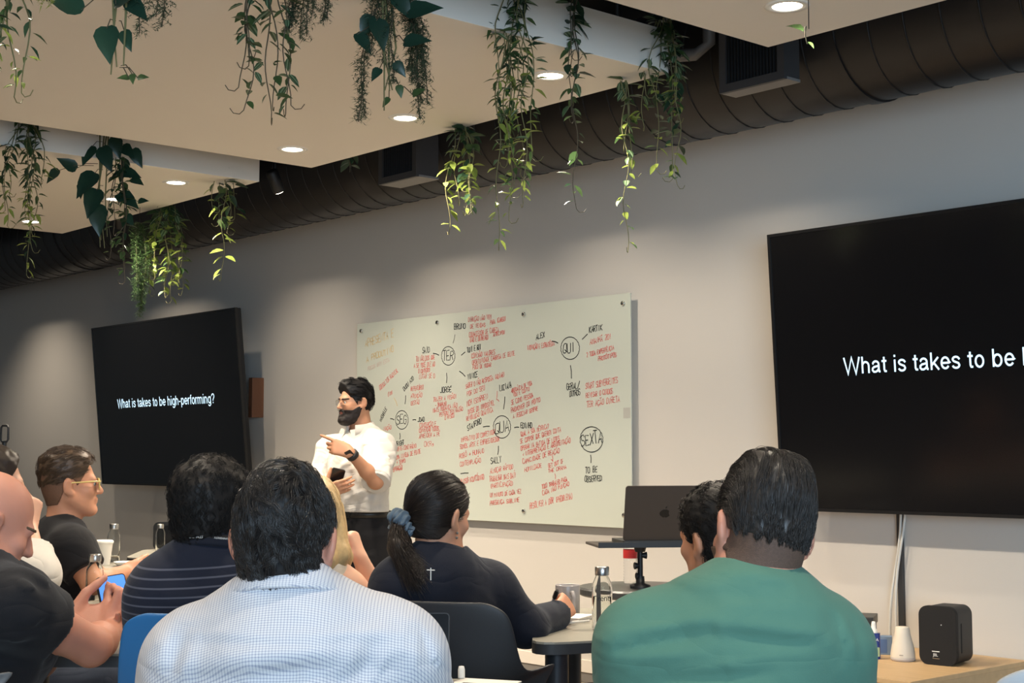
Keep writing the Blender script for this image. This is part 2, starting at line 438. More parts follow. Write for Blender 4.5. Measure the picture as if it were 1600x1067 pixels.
def write(text, x0, y0, x1, y1, h=7.5, ink='red', pen=0.0034):
    a, b = b2(x0, y0), b2(x1, y1)
    hh = b2(x0, y0 - h)[1] - a[1]
    L = np.linalg.norm(b - a); u = (b - a) / L; up = np.array([-u[1], u[0]]) * 0.55 + np.array([0, 1]) * 0.45
    if abs(u[1]) > 0.5: up = np.array([-u[1], u[0]])
    adv = L / max(1, len(text)); rr = random.Random(text + str(x0))
    polys = []
    for i, ch in enumerate(text):
        w = adv * 0.78; jy = rr.uniform(-0.06, 0.06) * hh; sc = rr.uniform(0.9, 1.1); sl = rr.uniform(-0.03, 0.12)
        for st in strokes(ch):
            pl = []
            for (gx, gy) in st:
                gx += rr.uniform(-0.25, 0.25); gy += rr.uniform(-0.3, 0.3)
                pl.append(a + u * (i * adv + gx / 4 * w + sl * gy / 6 * hh) + up * (gy / 6 * hh * sc + jy))
            polys.append(pl)
    if polys: ribbon(polys, pen, ink)
def line(x0, y0, x1, y1, ink='black', pen=0.006):
    a, b = b2(x0, y0), b2(x1, y1); m_ = (a + b) / 2 + np.array([0.003, 0.002])
    ribbon([[a, m_, b]], pen, ink, 'marker_line')
def ring(cx, cy, rx, ry, ink='black', pen=0.005):
    rr = random.Random(cx); a0 = 1.9
    pts = [b2(cx + rx * (1 + 0.03 * math.sin(3 * k)) * math.cos(a0 + 6.5 * k / 40), cy - ry * math.sin(a0 + 6.5 * k / 40)) for k in range(41)]
    ribbon([pts], pen, ink, 'marker_circle')
for c in ((700.5, 556, 10.5, 14.5), (628, 656, 10, 14.5), (784.5, 667, 13.5, 17.5), (891, 544, 14.5, 17.5), (924.5, 686.5, 17.8, 19.8)): ring(*c)
for tx, x0, y0, x1, y1, h in (('TER', 692, 563, 709, 561, 14), ('SEG', 620, 663, 636, 661, 13), ('QUA', 774, 678, 797, 673, 16), ('QUI', 880, 552, 900, 549, 14), ('SEXTA', 909, 697, 942, 690, 17)):
    write(tx, x0, y0, x1, y1, h, 'black', 0.0055)
for s in ((711, 523, 708, 536, 'grey'), (677, 552, 686, 555), (721, 555, 727, 550), (718, 580, 727, 588), (698, 583, 698, 598), (610, 654, 616, 656), (645, 656, 650, 656), (634, 618, 633, 631), (616, 622, 621, 634, 'orange'),
          (625, 677, 625, 686), (755, 667, 765, 666), (804, 668, 811, 667.5), (789, 620, 787, 639), (779, 697, 778, 710), (863, 533, 872, 536), (910, 530, 918, 522), (891.5, 571, 893, 591), (923, 711, 923.5, 723), (720, 740, 732, 739)):
    line(*s)
for s in ((863, 712, 864, 721), (861, 718, 864, 721), (867, 740, 868, 748), (777, 611, 776, 624), (776, 624, 780, 627)): line(*s, 'red', 0.004)
for w_ in (('BRUNO', 710, 515, 728, 513, 8.5), ('SAID', 660, 552, 672, 550, 9), ('TONI E RUI', 730, 551, 752, 545, 8), ('VINICE', 731, 593, 747, 588, 8), ('JORGÉ', 688, 614, 706, 612, 8), ('JOAO', 653, 659, 664, 658, 6.5),
           ('MICHELLE', 596, 659, 605, 639, 6), ('DUDU AZO', 632, 611, 647, 592, 6.5), ('WRIGHT', 618, 697, 632, 694, 7), ('STANFORD', 731, 673, 753, 661, 8.5), ('EDINHO', 814, 669, 832, 668, 8.5), ('LUCIANA', 781, 611, 800, 605, 9),
           ('SALLY', 767, 725, 784, 722, 9.5), ('ALEX', 838, 531, 852, 526, 8), ('KARTIK', 921, 520, 942, 515, 9), ('GERAL/', 886, 609, 906, 606, 9), ('OUTROS', 890, 620, 907, 617, 9), ('TO BE', 915, 739, 934, 737, 9), ('OBSERVED', 914, 753, 941, 751, 8.5)):
    write(*w_, 'black', 0.005)
for w_ in (('DIREÇÃO NÃO VEM', 732, 503, 768, 498, 6.5), ('DE VENDAS', 735, 513, 759, 510, 6), ('PARA (CARGO)', 766, 507, 791, 501, 7), ('CONHECEDOR DE CABEÇA', 733, 527, 780, 518, 7), ('(NÃO É DINHEIRO)', 734, 535, 764, 530, 7), ('ANTECIPOU', 771, 526, 789, 521, 5.5),
           ('CONEXÃO VALORES', 737, 560, 774, 553, 7), ('OPORTUNIDADE CARREGA DE GENTE', 738, 570, 805, 555, 7), ('FOCO DE MUDAR', 739, 577, 768, 573, 6), ('TU NÃO DOS QUE', 650, 565, 680, 561, 7), ('A SE VOCÊ DIZ AO', 647, 575, 680, 572, 7),
           ('O CONTEXTO', 654, 583, 672, 581, 6), ('LUTAR SE O', 655, 592, 680, 590, 7), ('CONSULTOR RADICAL', 594, 610, 623, 580, 7), ('(TIM)', 606, 620, 614, 615, 6), ('REPERTÓRIO', 642, 611, 662, 608, 6.5), ('ATENÇÃO', 642, 622, 660, 620, 6), ('GESTÃO', 642, 633, 656, 631, 6),
           ('TRAZER A VISÃO!', 677, 628, 714, 622, 6.5), ('- TRABALHO', 680, 636, 698, 633, 6), ('MAIS MUDANÇA NÃO', 677, 645, 715, 636, 6.5), ('PENSOU TEM RAZÃO', 687, 651, 724, 641, 6), ('O RISCO', 695, 656, 710, 652, 6),
           ('SABER O NÃO RESPOSTA (ADIAR)', 728, 607, 789, 588, 7), ('POR DO SEU', 730, 619, 758, 609, 7), ('MCH (SEMPRE!)', 730, 635, 764, 622, 8), ('DISSE DO IMPOSSÍVEL', 732, 647, 773, 632, 7), ('REVOLUÇÃO QUÂNTICA', 729, 658, 771, 643, 7),
           ('ABUNDÂNCIA DE VIDA', 799, 614, 832, 601, 6.5), ('VOU E CONTO', 802, 620, 828, 610, 6), ('SE COMO PESSOA', 799, 633, 834, 620, 7), ('PROMOVER DO PONTO', 799, 645, 845, 627, 7), ('A NEGOCIAR SEMPRE', 802, 654, 841, 641, 6.5),
           ('NAÇÃO', 600, 673, 612, 670, 6), ('CONCEPÇÃO E', 656, 668, 682, 665, 6.5), ('CONVENÇÃO TODOS', 655, 676, 686, 672, 6.5), ('APRENDER A PÉ', 655, 685, 688, 681, 6.5), ('OKRs', 663, 698, 679, 697, 7.5), ('CONFIG COMO RÁDIO', 617, 706, 651, 699, 6.5),
           ('UMA LINGUA DE PONTE', 619, 718, 658, 708, 6.5), ('+ TEMPO', 620, 726, 634, 722, 6), ('INSPIRAÇÃO', 611, 738, 629, 733, 6.5), ('IMPERATIVO DO COMPETIDOR', 720, 691, 774, 678, 7), ('SOMOS ARTE E EMPREENDEDOR', 719, 702, 781, 689, 7), ('ROBÔ > HUMANO', 718, 716, 757, 707, 7),
           ('CONTEMPLAÇÃO', 719, 729, 752, 722, 7), ('FILOSÓFICO/CÓDIGO', 718, 757, 757, 748, 7.5), ('ALMOÇAR RÁPIDO', 766, 740, 802, 732, 7.5), ('TRABALHAR MAIS DAÍ!', 765, 753, 807, 746, 8), ('(PARTICIPAÇÃO)', 766, 763, 803, 758, 7), ('UM MINUTO DE CADA VEZ', 766, 777, 815, 771, 6.5),
           ('PRESENÇA SUBLIME', 766, 789, 812, 784, 6.5), ('QUAL A SUA MÉTRICA?', 814, 682, 858, 669, 7), ('SE COMPOR QUE QUEREM CONTA', 813, 693, 877, 674, 7), ('OPERAR NA BATIDA DE LOTES', 814, 704, 875, 688, 7), ('v INTERPRETAÇÃO E ARGUMENTAÇÃO', 816, 713, 892, 691, 7), ('CAPACIDADE DE REAÇÃO', 817, 725, 875, 707, 7),
           ('HUMILDADE', 820, 737, 847, 730, 6.5), ('GET OUT OF', 857, 731, 881, 723, 6), ('THE DRAMA', 857, 739, 886, 732, 6), ('TODO TRABALHO PAGA', 847, 764, 887, 751, 6.5), ('CADA NÃO FUNÇÃO', 848, 774, 890, 758, 6.5), ('RESOLVER A DOR (PROBLEMA)', 828, 795, 896, 779, 9),
           ('INOVAÇÃO E ESTRATÉGIA', 824, 547, 867, 540, 7), ('AMANHÃ 20!', 922, 538, 956, 529, 8), ('2 TODA EXPERIÊNCIA', 917, 558, 960, 546, 7), ('PROTÓTIPOS', 935, 564, 964, 557, 6.5), ('SMART SUBVERGENTES', 915, 608, 966, 598, 9), ('REVISAR O CUIDOS', 916, 622, 958, 614, 7.5), ('TER AÇÃO DIRETA', 917, 637, 969, 627, 8.5)):
    write(*w_)
write('APRESENTA E', 571, 542, 616, 526, 11, 'orange', 0.006); write('A PRODUTIVO', 573, 566, 616, 549, 9, 'orange', 0.006); write('FOCUS BEM ESTA', 575, 579, 609, 565, 6, 'pink', 0.004)

# ------------------------------------------------------------------ televisions on tilting mounts
M_screen = mat('screen_black', (0.006, 0.006, 0.007), 0.16, spec=0.55)
M_bezel = mat('tv_bezel', (0.010, 0.010, 0.011), 0.35)
M_slide = mat('slide_text', (0.2, 0.3, 0.4), 0.5, emit=(0.62, 0.85, 1.0), estr=1.15)
M_mount = mat('mount_plate', srgb(120, 78, 54), 0.55)
def text_mesh(txt, size, name='slide_text'):
    cu = bpy.data.curves.new('t', 'FONT'); cu.body = txt; cu.size = size; cu.extrude = 0.0004; cu.resolution_u = 4
    cu.align_x = 'CENTER'; cu.align_y = 'CENTER'; cu.space_character = 0.93
    o = bpy.data.objects.new('t', cu); scene.collection.objects.link(o)
    bpy.context.view_layer.update()
    me = bpy.data.meshes.new_from_object(o.evaluated_get(bpy.context.evaluated_depsgraph_get()))
    bpy.data.objects.remove(o); me.name = name
    return me
def fit_text(me, w):
    v = np.empty(len(me.vertices) * 3, np.float32); me.vertices.foreach_get('co', v); v = v.reshape(-1, 3)
    mn, mx = v.min(0), v.max(0); s = w / (mx[0] - mn[0]); v = (v - (mn + mx) / 2) * s
    v[:, 2] *= 0.3
    me.vertices.foreach_set('co', v.ravel()); me.update(); return s
def arc(cx, cy, rx, ry, a0, a1, n=14):
    return [(cx + rx * math.cos(math.radians(a0 + (a1 - a0) * k / n)), cy + ry * math.sin(math.radians(a0 + (a1 - a0) * k / n))) for k in range(n + 1)]
EL = lambda cx: arc(cx, 0.26, 0.172, 0.228, 0, 360, 24)
HV = {'W': (0.90, [[(0.04, 0.72), (0.235, 0.0), (0.44, 0.70), (0.645, 0.0), (0.84, 0.72)]]), 'h': (0.52, [[(0.09, 0), (0.09, 0.72)], [(0.09, 0.30)] + arc(0.25, 0.31, 0.16, 0.175, 180, 0) + [(0.41, 0)]]),
      'a': (0.52, [[(0.08, 0.38)] + arc(0.245, 0.355, 0.15, 0.135, 165, 0) + [(0.395, 0.12), (0.42, 0.05), (0.47, 0.045)], [(0.395, 0.30), (0.30, 0.275), (0.16, 0.25), (0.085, 0.19), (0.08, 0.11), (0.14, 0.045), (0.23, 0.04), (0.33, 0.085), (0.395, 0.18)]]),
      't': (0.30, [[(0.15, 0.66), (0.15, 0.12), (0.18, 0.05), (0.27, 0.045)], [(0.03, 0.485), (0.27, 0.485)]]), 'i': (0.22, [[(0.11, 0), (0.11, 0.52)], [(0.11, 0.63), (0.11, 0.72)]]),
      's': (0.47, [[(0.40, 0.38)] + arc(0.235, 0.385, 0.145, 0.105, 20, 180, 8) + [(0.13, 0.32), (0.23, 0.275), (0.34, 0.235), (0.385, 0.16)] + arc(0.235, 0.145, 0.15, 0.108, -5, -175, 8)]),
      'k': (0.48, [[(0.09, 0), (0.09, 0.72)], [(0.42, 0.52), (0.10, 0.19)], [(0.20, 0.30), (0.44, 0)]]), 'e': (0.52, [[(0.08, 0.265), (0.435, 0.265)] + arc(0.26, 0.265, 0.175, 0.225, 0, 325, 22)]), 'o': (0.52, [EL(0.26)]),
      'b': (0.53, [[(0.09, 0), (0.09, 0.72)], EL(0.27)]), 'p': (0.53, [[(0.09, -0.2), (0.09, 0.52)], EL(0.27)]), 'g': (0.53, [EL(0.26), [(0.435, 0.52), (0.435, -0.02)] + arc(0.26, -0.02, 0.175, 0.155, 0, -160, 10)]),
      'r': (0.33, [[(0.09, 0), (0.09, 0.52)], [(0.09, 0.30)] + arc(0.27, 0.30, 0.18, 0.18, 180, 85, 8)]), 'f': (0.28, [[(0.28, 0.68), (0.20, 0.68), (0.145, 0.63), (0.14, 0.55), (0.14, 0)], [(0.03, 0.485), (0.26, 0.485)]]),
      'm': (0.80, [[(0.09, 0), (0.09, 0.52)], [(0.09, 0.32)] + arc(0.235, 0.33, 0.145, 0.155, 180, 0) + [(0.38, 0)], [(0.38, 0.32)] + arc(0.535, 0.33, 0.155, 0.155, 180, 0) + [(0.69, 0)]]), 'n': (0.52, [[(0.09, 0), (0.09, 0.52)], [(0.09, 0.30)] + arc(0.25, 0.31, 0.16, 0.175, 180, 0) + [(0.41, 0)]]),
      '-': (0.34, [[(0.05, 0.26), (0.28, 0.26)]]), '?': (0.54, [arc(0.26, 0.52, 0.17, 0.165, 175, -40, 10) + [(0.29, 0.30), (0.26, 0.24), (0.26, 0.18)], [(0.26, 0.0), (0.26, 0.09)]]), ' ': (0.27, [])}
def slide_letters(txt, width, parent, M0, pen=0.085):
    total = sum(HV[c][0] for c in txt); x0 = 0
    for ch in txt:
        adv, st = HV[ch]
        if st: o = obj('slide_letter', letter_mesh([[np.array([x0 + a, b]) for a, b in s] for s in st], width / total, total, pen), M_slide, parent); o.matrix_local = M0
        x0 += adv
def letter_mesh(polys, sc, x, pen):
    m = MB()
    for j, pl in enumerate(polys):
        n = len(pl); Lr = []
        for i in range(n):
            t0 = pl[i] - pl[i - 1] if i else pl[1] - pl[0]; t1 = pl[i + 1] - pl[i] if i < n - 1 else t0
            t0 = t0 / (np.linalg.norm(t0) + 1e-9); t1 = t1 / (np.linalg.norm(t1) + 1e-9); tt = t0 + t1; tt = tt / (np.linalg.norm(tt) + 1e-9)
            k = pen / 2 / max(0.45, tt @ t0); nn = np.array([-tt[1], tt[0]]) * k; Lr.append((pl[i] + nn, pl[i] - nn))
        z = 0.00006 * (j % 3)
        v = [((q[0] - x / 2) * sc, (q[1] - 0.26) * sc, z) for pr in Lr for q in pr]
        m.add(v, [(2 * i, 2 * i + 1, 2 * i + 3, 2 * i + 2) for i in range(n - 1)])
    return m.mesh('slide_letter')
def television(tl, bl, yb, width, lab):
    rt, rb = ray(*tl), ray(*bl)
    xb = yb * rb[0] / rb[1]; yt = xb / (rt[0] / rt[1])
    zt, zb = on_y(*tl, yt)[2], on_y(*bl, yb)[2]
    H = math.hypot(zt - zb, yt - yb); tilt = math.atan2(yb - yt, zt - zb)
    t = thing('television', lab, 'television', (xb + width / 2, yb, zb))
    M = Matrix.Rotation(tilt, 4, 'X')            # top leans away from the wall
    b = 0.014
    fr = MB(); fr.box((-width / 2, -0.004, 0), (width / 2, 0.018, b)); fr.box((-width / 2, -0.004, H - b), (width / 2, 0.018, H))
    fr.box((-width / 2, -0.004, b), (-width / 2 + b, 0.018, H - b)); fr.box((width / 2 - b, -0.004, b), (width / 2, 0.018, H - b))
    fr.xf(M).build('bezel', M_bezel, t)
    MB().box((-width / 2 + b, 0.0, b), (width / 2 - b, 0.016, H - b)).xf(M).build('screen', M_screen, t)
    MB().box((-width / 2 + 0.004, 0.018, 0.004), (width / 2 - 0.004, 0.05, H - 0.004), 0.006).box((-width * 0.36, 0.05, H * 0.12), (width * 0.36, 0.075, H * 0.7), 0.01).xf(M).build('back_cover', M_blackmatte, t)
    slide_letters('What is takes to be high-performing?', width * 0.675, t, M @ Matrix.Translation((0.0, -0.0012, H * 0.5)) @ Matrix.Rotation(math.radians(90), 4, 'X'))
    yw = WALL_Y - yb
    mt = MB().box((-0.32, yw - 0.03, H * 0.22), (0.32, yw, H * 0.62), 0.004)
    q = M @ Vector((0, 0.075, H * 0.42))
    for s in (-0.2, 0.2):
        mt.box((s - 0.03, min(q.y, yw - 0.03) - 0.03, H * 0.3), (s + 0.03, yw - 0.02, H * 0.36)); mt.box((s - 0.03, q.y - 0.05, H * 0.5), (s + 0.03, yw - 0.02, H * 0.56))
    mt.build('wall_mount', M_blackmatte, t)
    return t, xb, yb, zb, H, tilt
TVW = 2.44
tvR = television((1199, 367), (1222, 797), WALL_Y - 0.16, TVW, 'large right-hand television showing white slide text, cut by the picture edge')
rt_, rb_ = ray(143, 513), ray(160, 756)
ybL = WALL_Y - 0.25
wL = on_y(388, 750, ybL)[0] - ybL * rb_[0] / rb_[1]
tvL = television((143, 513), (160, 756), ybL, wL, 'left-hand television on the wall, the whole slide line readable')
q = on_y(391, 590, WALL_Y - 0.10); q2 = on_y(391, 652, WALL_Y - 0.10)
MB().box((q[0] - 0.02 - tvL[0].location.x, -0.02 + 0.17, q2[2] - tvL[3]), (q[0] + 0.03 - tvL[0].location.x, 0.25, q[2] - tvL[3]), 0.003).build('mount_arm', M_mount, tvL[0])

# cables that drop from the right television
M_cable = mat('white_cable', srgb(214, 212, 205), 0.5)
M_race = mat('dark_raceway', (0.05, 0.05, 0.052), 0.5)
ct = on_y(1404, 806, WALL_Y - 0.02); cb = on_y(1406, 1010, WALL_Y - 0.02)
tag(MB().box((ct[0] - 0.014, WALL_Y - 0.018, 0.36), (ct[0] + 0.014, WALL_Y, tvR[3] + 0.12), 0.002).build('cable_raceway', M_race), 'dark flat cable strip on the wall under the right television', 'cable cover')
for i, (dx0, dx1) in enumerate(((0.024, -0.050), (0.050, -0.022))):
    pts = [(ct[0] + dx0 + (dx1 - dx0) * k / 8 + 0.012 * math.sin(k * 0.8 + i), WALL_Y - 0.035 - 0.008 * i, tvR[3] + 0.1 - (tvR[3] - 0.28) * k / 8) for k in range(9)]
    tag(MB().tube(pts, 0.006, 8).build('hanging_cable', M_cable), ('white cable hanging beside the dark strip, the one nearer the wall', 'white cable hanging loosest under the right television')[i], 'cable', 'white cables under the right television')

# ------------------------------------------------------------------ people: smooth bodies grown from joints
f32 = np.float32
def A3(*v): return np.array(v, np.float64)
def unit(v): v = np.asarray(v, float); return v / (np.linalg.norm(v) + 1e-12)
def smin(a, b, k):
    if k <= 0: return np.minimum(a, b)
    h = np.clip(0.5 + 0.5 * (b - a) / k, 0, 1)
    return b + (a - b) * h - k * h * (1 - h)
_hash_tab = np.random.RandomState(3).rand(4096).astype(f32)
def vnoise(p, scale):
    q = p * scale + 100.0
    i = np.floor(q).astype(np.int64); f = (q - i).astype(f32); f = f * f * (3 - 2 * f)
    out = 0
    for dx in (0, 1):
        wx = f[:, 0] if dx else 1 - f[:, 0]
        for dy in (0, 1):
            wy = f[:, 1] if dy else 1 - f[:, 1]
            for dz in (0, 1):
                wz = f[:, 2] if dz else 1 - f[:, 2]
                h = ((i[:, 0] + dx) * 73856093 ^ (i[:, 1] + dy) * 19349663 ^ (i[:, 2] + dz) * 83492791) & 4095
                out = out + wx * wy * wz * _hash_tab[h]
    return out - 0.5
class Cone:                                       # tapered capsule, optionally flattened, optionally cut flat at its far end
    def __init__(s, a, b, ra, rb, k=0.03, flat=None, cut=None, sub=False):
        s.a, s.b = np.asarray(a, float), np.asarray(b, float); s.ra, s.rb, s.k = ra, rb, k
        s.flat = flat; s.cut = cut; s.sub = sub   # flat = (axis, factor): squash along axis
        s.c = (s.a + s.b) / 2; s.R = np.linalg.norm(s.b - s.a) / 2 + max(ra, rb) * 1.2
    def d(s, p, grow=0.0):
        ab = s.b - s.a
        q = p - s.a
        if s.flat is not None:
            ax, fac = s.flat; ax = unit(ax)
            q = q + (q @ ax)[:, None] * ax * (1 / fac - 1); ab = ab + (ab @ ax) * ax * (1 / fac - 1)
        L2 = ab @ ab + 1e-12
        t = np.clip((q @ ab) / L2, 0, 1)
        dd = np.sqrt(((q - t[:, None] * ab) ** 2).sum(1)) - (s.ra + (s.rb - s.ra) * t)
        if s.flat is not None: dd = dd * (0.5 + 0.5 * min(1.0, s.flat[1]))
        dd = dd - grow
        if s.cut is not None:
            n = unit(s.b - s.a); dd = np.maximum(dd, (p - (s.a + (s.b - s.a) * s.cut)) @ n)
        return dd
class Ell:
    def __init__(s, c, r, R=None, k=0.02, sub=False):
        s.c, s.r, s.k, s.sub = np.asarray(c, float), np.asarray(r, float), k, sub
        s.Rm = np.eye(3) if R is None else R; s.R = max(r)
    def d(s, p, grow=0.0):
        q = (p - s.c) @ s.Rm
        r = s.r + grow
        k0 = np.sqrt(((q / r) ** 2).sum(1)); k1 = np.sqrt(((q / (r * r)) ** 2).sum(1)) + 1e-9
        return k0 * (k0 - 1) / k1
def field(prims, p, grow=0.0, far=0.15):
    d = np.full(len(p), far)
    for pr in prims:
        m = np.nonzero(((p - pr.c) ** 2).sum(1) < (pr.R + far + grow) ** 2)[0]
        if not len(m): continue
        e = pr.d(p[m], grow if not pr.sub else 0.0)
        d[m] = -smin(-d[m], e, pr.k) if pr.sub else smin(d[m], e, pr.k)
    return d
def polygonize(f, lo, hi, res):
    lo = np.asarray(lo, float) - 2 * res; hi = np.asarray(hi, float) + 2 * res; B = 8
    nb = np.maximum(1, np.ceil((hi - lo) / (res * B)).astype(int)); n = nb * B + 1
    g = np.stack(np.meshgrid(*[np.arange(k) for k in nb], indexing='ij'), -1).reshape(-1, 3)
    dc = f(lo + (g + 0.5) * B * res)
    act = np.abs(dc) < B * res * 1.35
    V = np.ones(n, f32) * 0.1
    sg = np.where(dc < 0, -0.1, 0.1).reshape(nb)
    V[:-1, :-1, :-1] = np.repeat(np.repeat(np.repeat(sg, B, 0), B, 1), B, 2)
    o = np.stack(np.meshgrid(*[np.arange(B + 1)] * 3, indexing='ij'), -1).reshape(-1, 3)
    idx = (g[act][:, None, :] * B + o[None]).reshape(-1, 3)
    lin = np.unique(np.ravel_multi_index(idx.T, n))
    ii = np.stack(np.unravel_index(lin, n), 1)
    vals = np.empty(len(ii), f32)
    for s in range(0, len(ii), 400000):
        vals[s:s + 400000] = f(lo + ii[s:s + 400000] * res)
    V.reshape(-1)[lin] = vals
    V[0], V[-1] = 0.1, 0.1; V[:, 0], V[:, -1] = 0.1, 0.1; V[:, :, 0], V[:, :, -1] = 0.1, 0.1
    S = V < 0
    cnt = np.zeros(np.array(n) - 1, np.uint8)
    off = [(a, b, c) for a in (0, 1) for b in (0, 1) for c in (0, 1)]
    for a, b, c in off:
        cnt += S[a:n[0] - 1 + a, b:n[1] - 1 + b, c:n[2] - 1 + c]
    cells = np.argwhere((cnt > 0) & (cnt < 8))
    cv = np.stack([V[cells[:, 0] + a, cells[:, 1] + b, cells[:, 2] + c] for a, b, c in off], 1)
    acc = np.zeros((len(cells), 3)); num = np.zeros(len(cells))
    offa = np.array(off, float)
    for i in range(8):
        for j in range(i + 1, 8):
            if np.abs(offa[i] - offa[j]).sum() != 1: continue
            m = (cv[:, i] < 0) != (cv[:, j] < 0)
            t = (cv[m, i] / (cv[m, i] - cv[m, j]))[:, None]
            acc[m] += offa[i] + (offa[j] - offa[i]) * t; num[m] += 1
    verts = lo + (cells + acc / num[:, None]) * res
    vid = np.full(np.array(n) - 1, -1, np.int32); vid[cells[:, 0], cells[:, 1], cells[:, 2]] = np.arange(len(cells))
    quads = []
    for ax in range(3):
        sl0 = [slice(1, -1)] * 3; sl0[ax] = slice(0, -1); sl1 = list(sl0); sl1[ax] = slice(1, None)
        s0, s1 = S[tuple(sl0)], S[tuple(sl1)]
        e = np.argwhere(s0 != s1)
        flip = s0[e[:, 0], e[:, 1], e[:, 2]]
        base = e.copy()
        for k in range(3):
            if k != ax: base[:, k] += 1
        u, w = [k for k in range(3) if k != ax]
        c4 = []
        for du, dw in ((-1, -1), (0, -1), (0, 0), (-1, 0)):
            c = base.copy(); c[:, u] += du; c[:, w] += dw
            c4.append(vid[c[:, 0], c[:, 1], c[:, 2]])
        q = np.stack(c4, 1)
        if ax == 1: flip = ~flip
        q[~flip] = q[~flip][:, ::-1]
        quads.append(q)
    F = np.concatenate(quads); F = F[(F >= 0).all(1)]
    return verts, F
def skin_mesh(name, f, lo, hi, res):
    v, q = polygonize(f, lo, hi, res)
    return mesh_np(name, v, q)

def rot_head(yaw, pitch, roll):
    """Columns: right, forward, up of the head in the body's frame; yaw + = to the right, pitch + = chin up, roll + = top to the right."""
    y, p, r = map(math.radians, (yaw, pitch, roll))
    f = A3(math.sin(y) * math.cos(p), math.cos(y) * math.cos(p), math.sin(p))
    rt = A3(math.cos(y), -math.sin(y), 0); u = np.cross(rt, f)
    rt2 = rt * math.cos(r) - u * math.sin(r); u2 = u * math.cos(r) + rt * math.sin(r)
    return np.stack([rt2, f, u2], 1)

def head_prims(hc, R, s=1.0, female=False, ears=True):
    T = lambda x, y, z: hc + R @ (A3(x, y, z) * s)
    jw = 0.9 if female else 1.0
    L = [Ell(T(0, -0.014, 0.036), A3(0.076, 0.097, 0.084) * s, R, 0.02), Ell(T(0, -0.03, 0.0), A3(0.068, 0.075, 0.07) * s, R, 0.02),
         Ell(T(0, 0.034, -0.035), A3(0.060 * jw, 0.060, 0.084) * s, R, 0.03)]
    for q in (-1, 1):
        L += [Cone(T(q * 0.052 * jw, -0.002, -0.05), T(q * 0.016, 0.072, -0.103), 0.022 * s, 0.018 * s, 0.025),
              Ell(T(q * 0.040, 0.064, -0.024), A3(0.022, 0.02, 0.02) * s, R, 0.02)]
    L += [Cone(T(-0.034, 0.079, 0.017), T(0.034, 0.079, 0.017), 0.014 * s, 0.014 * s, 0.015)]
    for q in (-1, 1): L.append(Ell(T(q * 0.031, 0.099, 0.0), A3(0.017, 0.014, 0.011) * s, R, 0.008, sub=True))
    L += [Cone(T(0, 0.088, 0.012), T(0, 0.111, -0.030), 0.0085 * s, 0.0125 * s, 0.008), Ell(T(0.011, 0.098, -0.034), A3(0.009, 0.011, 0.008) * s, R, 0.006), Ell(T(-0.011, 0.098, -0.034), A3(0.009, 0.011, 0.008) * s, R, 0.006),
          Ell(T(0, 0.09, -0.058), A3(0.024, 0.012, 0.007) * s, R, 0.006), Ell(T(0, 0.088, -0.070), A3(0.021, 0.012, 0.008) * s, R, 0.006), Ell(T(0, 0.078, -0.1), A3(0.022, 0.02, 0.018) * s, R, 0.015)]
    if ears:
        for q in (-1, 1):
            Re = R @ rot_head(q * -24, 0, q * 8)
            L += [Ell(T(q * 0.083, -0.016, -0.004), A3(0.0095, 0.021, 0.034) * s, Re, 0.007), Ell(T(q * 0.077, -0.002, -0.032), A3(0.009, 0.012, 0.014) * s, Re, 0.008),
                  Ell(T(q * 0.094, -0.009, -0.001), A3(0.007, 0.011, 0.02) * s, Re, 0.004, sub=True)]
    return L

FING = {'index': (0.042, 0.026, 0.020), 'middle': (0.046, 0.029, 0.021), 'ring': (0.042, 0.027, 0.021), 'pinky': (0.033, 0.020, 0.018)}
def hand_prims(w, d, n, right=True, curls=None, thumb=(0.7, 0.6, 0.35), thumb2=None, s=1.0, splay=0.05):
    """Palm and five fingers. d: along the hand, n: out of the palm; curls: bend angles of each finger's three joints."""
    d = unit(d); n = unit(np.asarray(n, float) - d * (np.asarray(n, float) @ d)); sd = np.cross(d, n) * (1 if right else -1)
    curls = curls or {}
    L = []; tips = {}
    for i, (nm, so, do) in enumerate((('index', 0.030, 0.088), ('middle', 0.010, 0.091), ('ring', -0.010, 0.087), ('pinky', -0.028, 0.079))):
        kn = w + (d * do + sd * so) * s
        L.append(Cone(w + (d * 0.008 + sd * so * 0.55) * s, kn, 0.0165 * s, 0.0125 * s, 0.014, flat=(n, 0.85)))
        c = curls.get(nm, (15, 20, 12)); ang = 0; p = kn
        rr = (0.0100, 0.0090, 0.0082, 0.0070) if nm != 'pinky' else (0.0086, 0.0078, 0.0070, 0.0062)
        for j, ln in enumerate(FING[nm]):
            ang += math.radians(c[j])
            dr = unit(d * math.cos(ang) + n * math.sin(ang) + sd * splay * so / 0.03 * math.cos(ang))
            q = p + dr * ln * s
            L.append(Cone(p, q, rr[j] * s, rr[j + 1] * s, 0.0035 if j else 0.006)); p = q
        tips[nm] = p
    b = w + (d * 0.022 + sd * 0.024 + n * 0.006) * s
    t1 = unit(d * thumb[0] + sd * thumb[1] + n * thumb[2]); m = b + t1 * 0.042 * s
    t2 = unit(d * (thumb2 or thumb)[0] + sd * (thumb2 or thumb)[1] + n * (thumb2 or thumb)[2])
    e = m + t2 * 0.032 * s; g = e + t2 * 0.025 * s
    L += [Cone(b, m, 0.017 * s, 0.0125 * s, 0.012), Cone(m, e, 0.0115 * s, 0.0105 * s, 0.004), Cone(e, g, 0.0105 * s, 0.008 * s, 0.004)]
    tips['thumb'] = g
    return L, tips

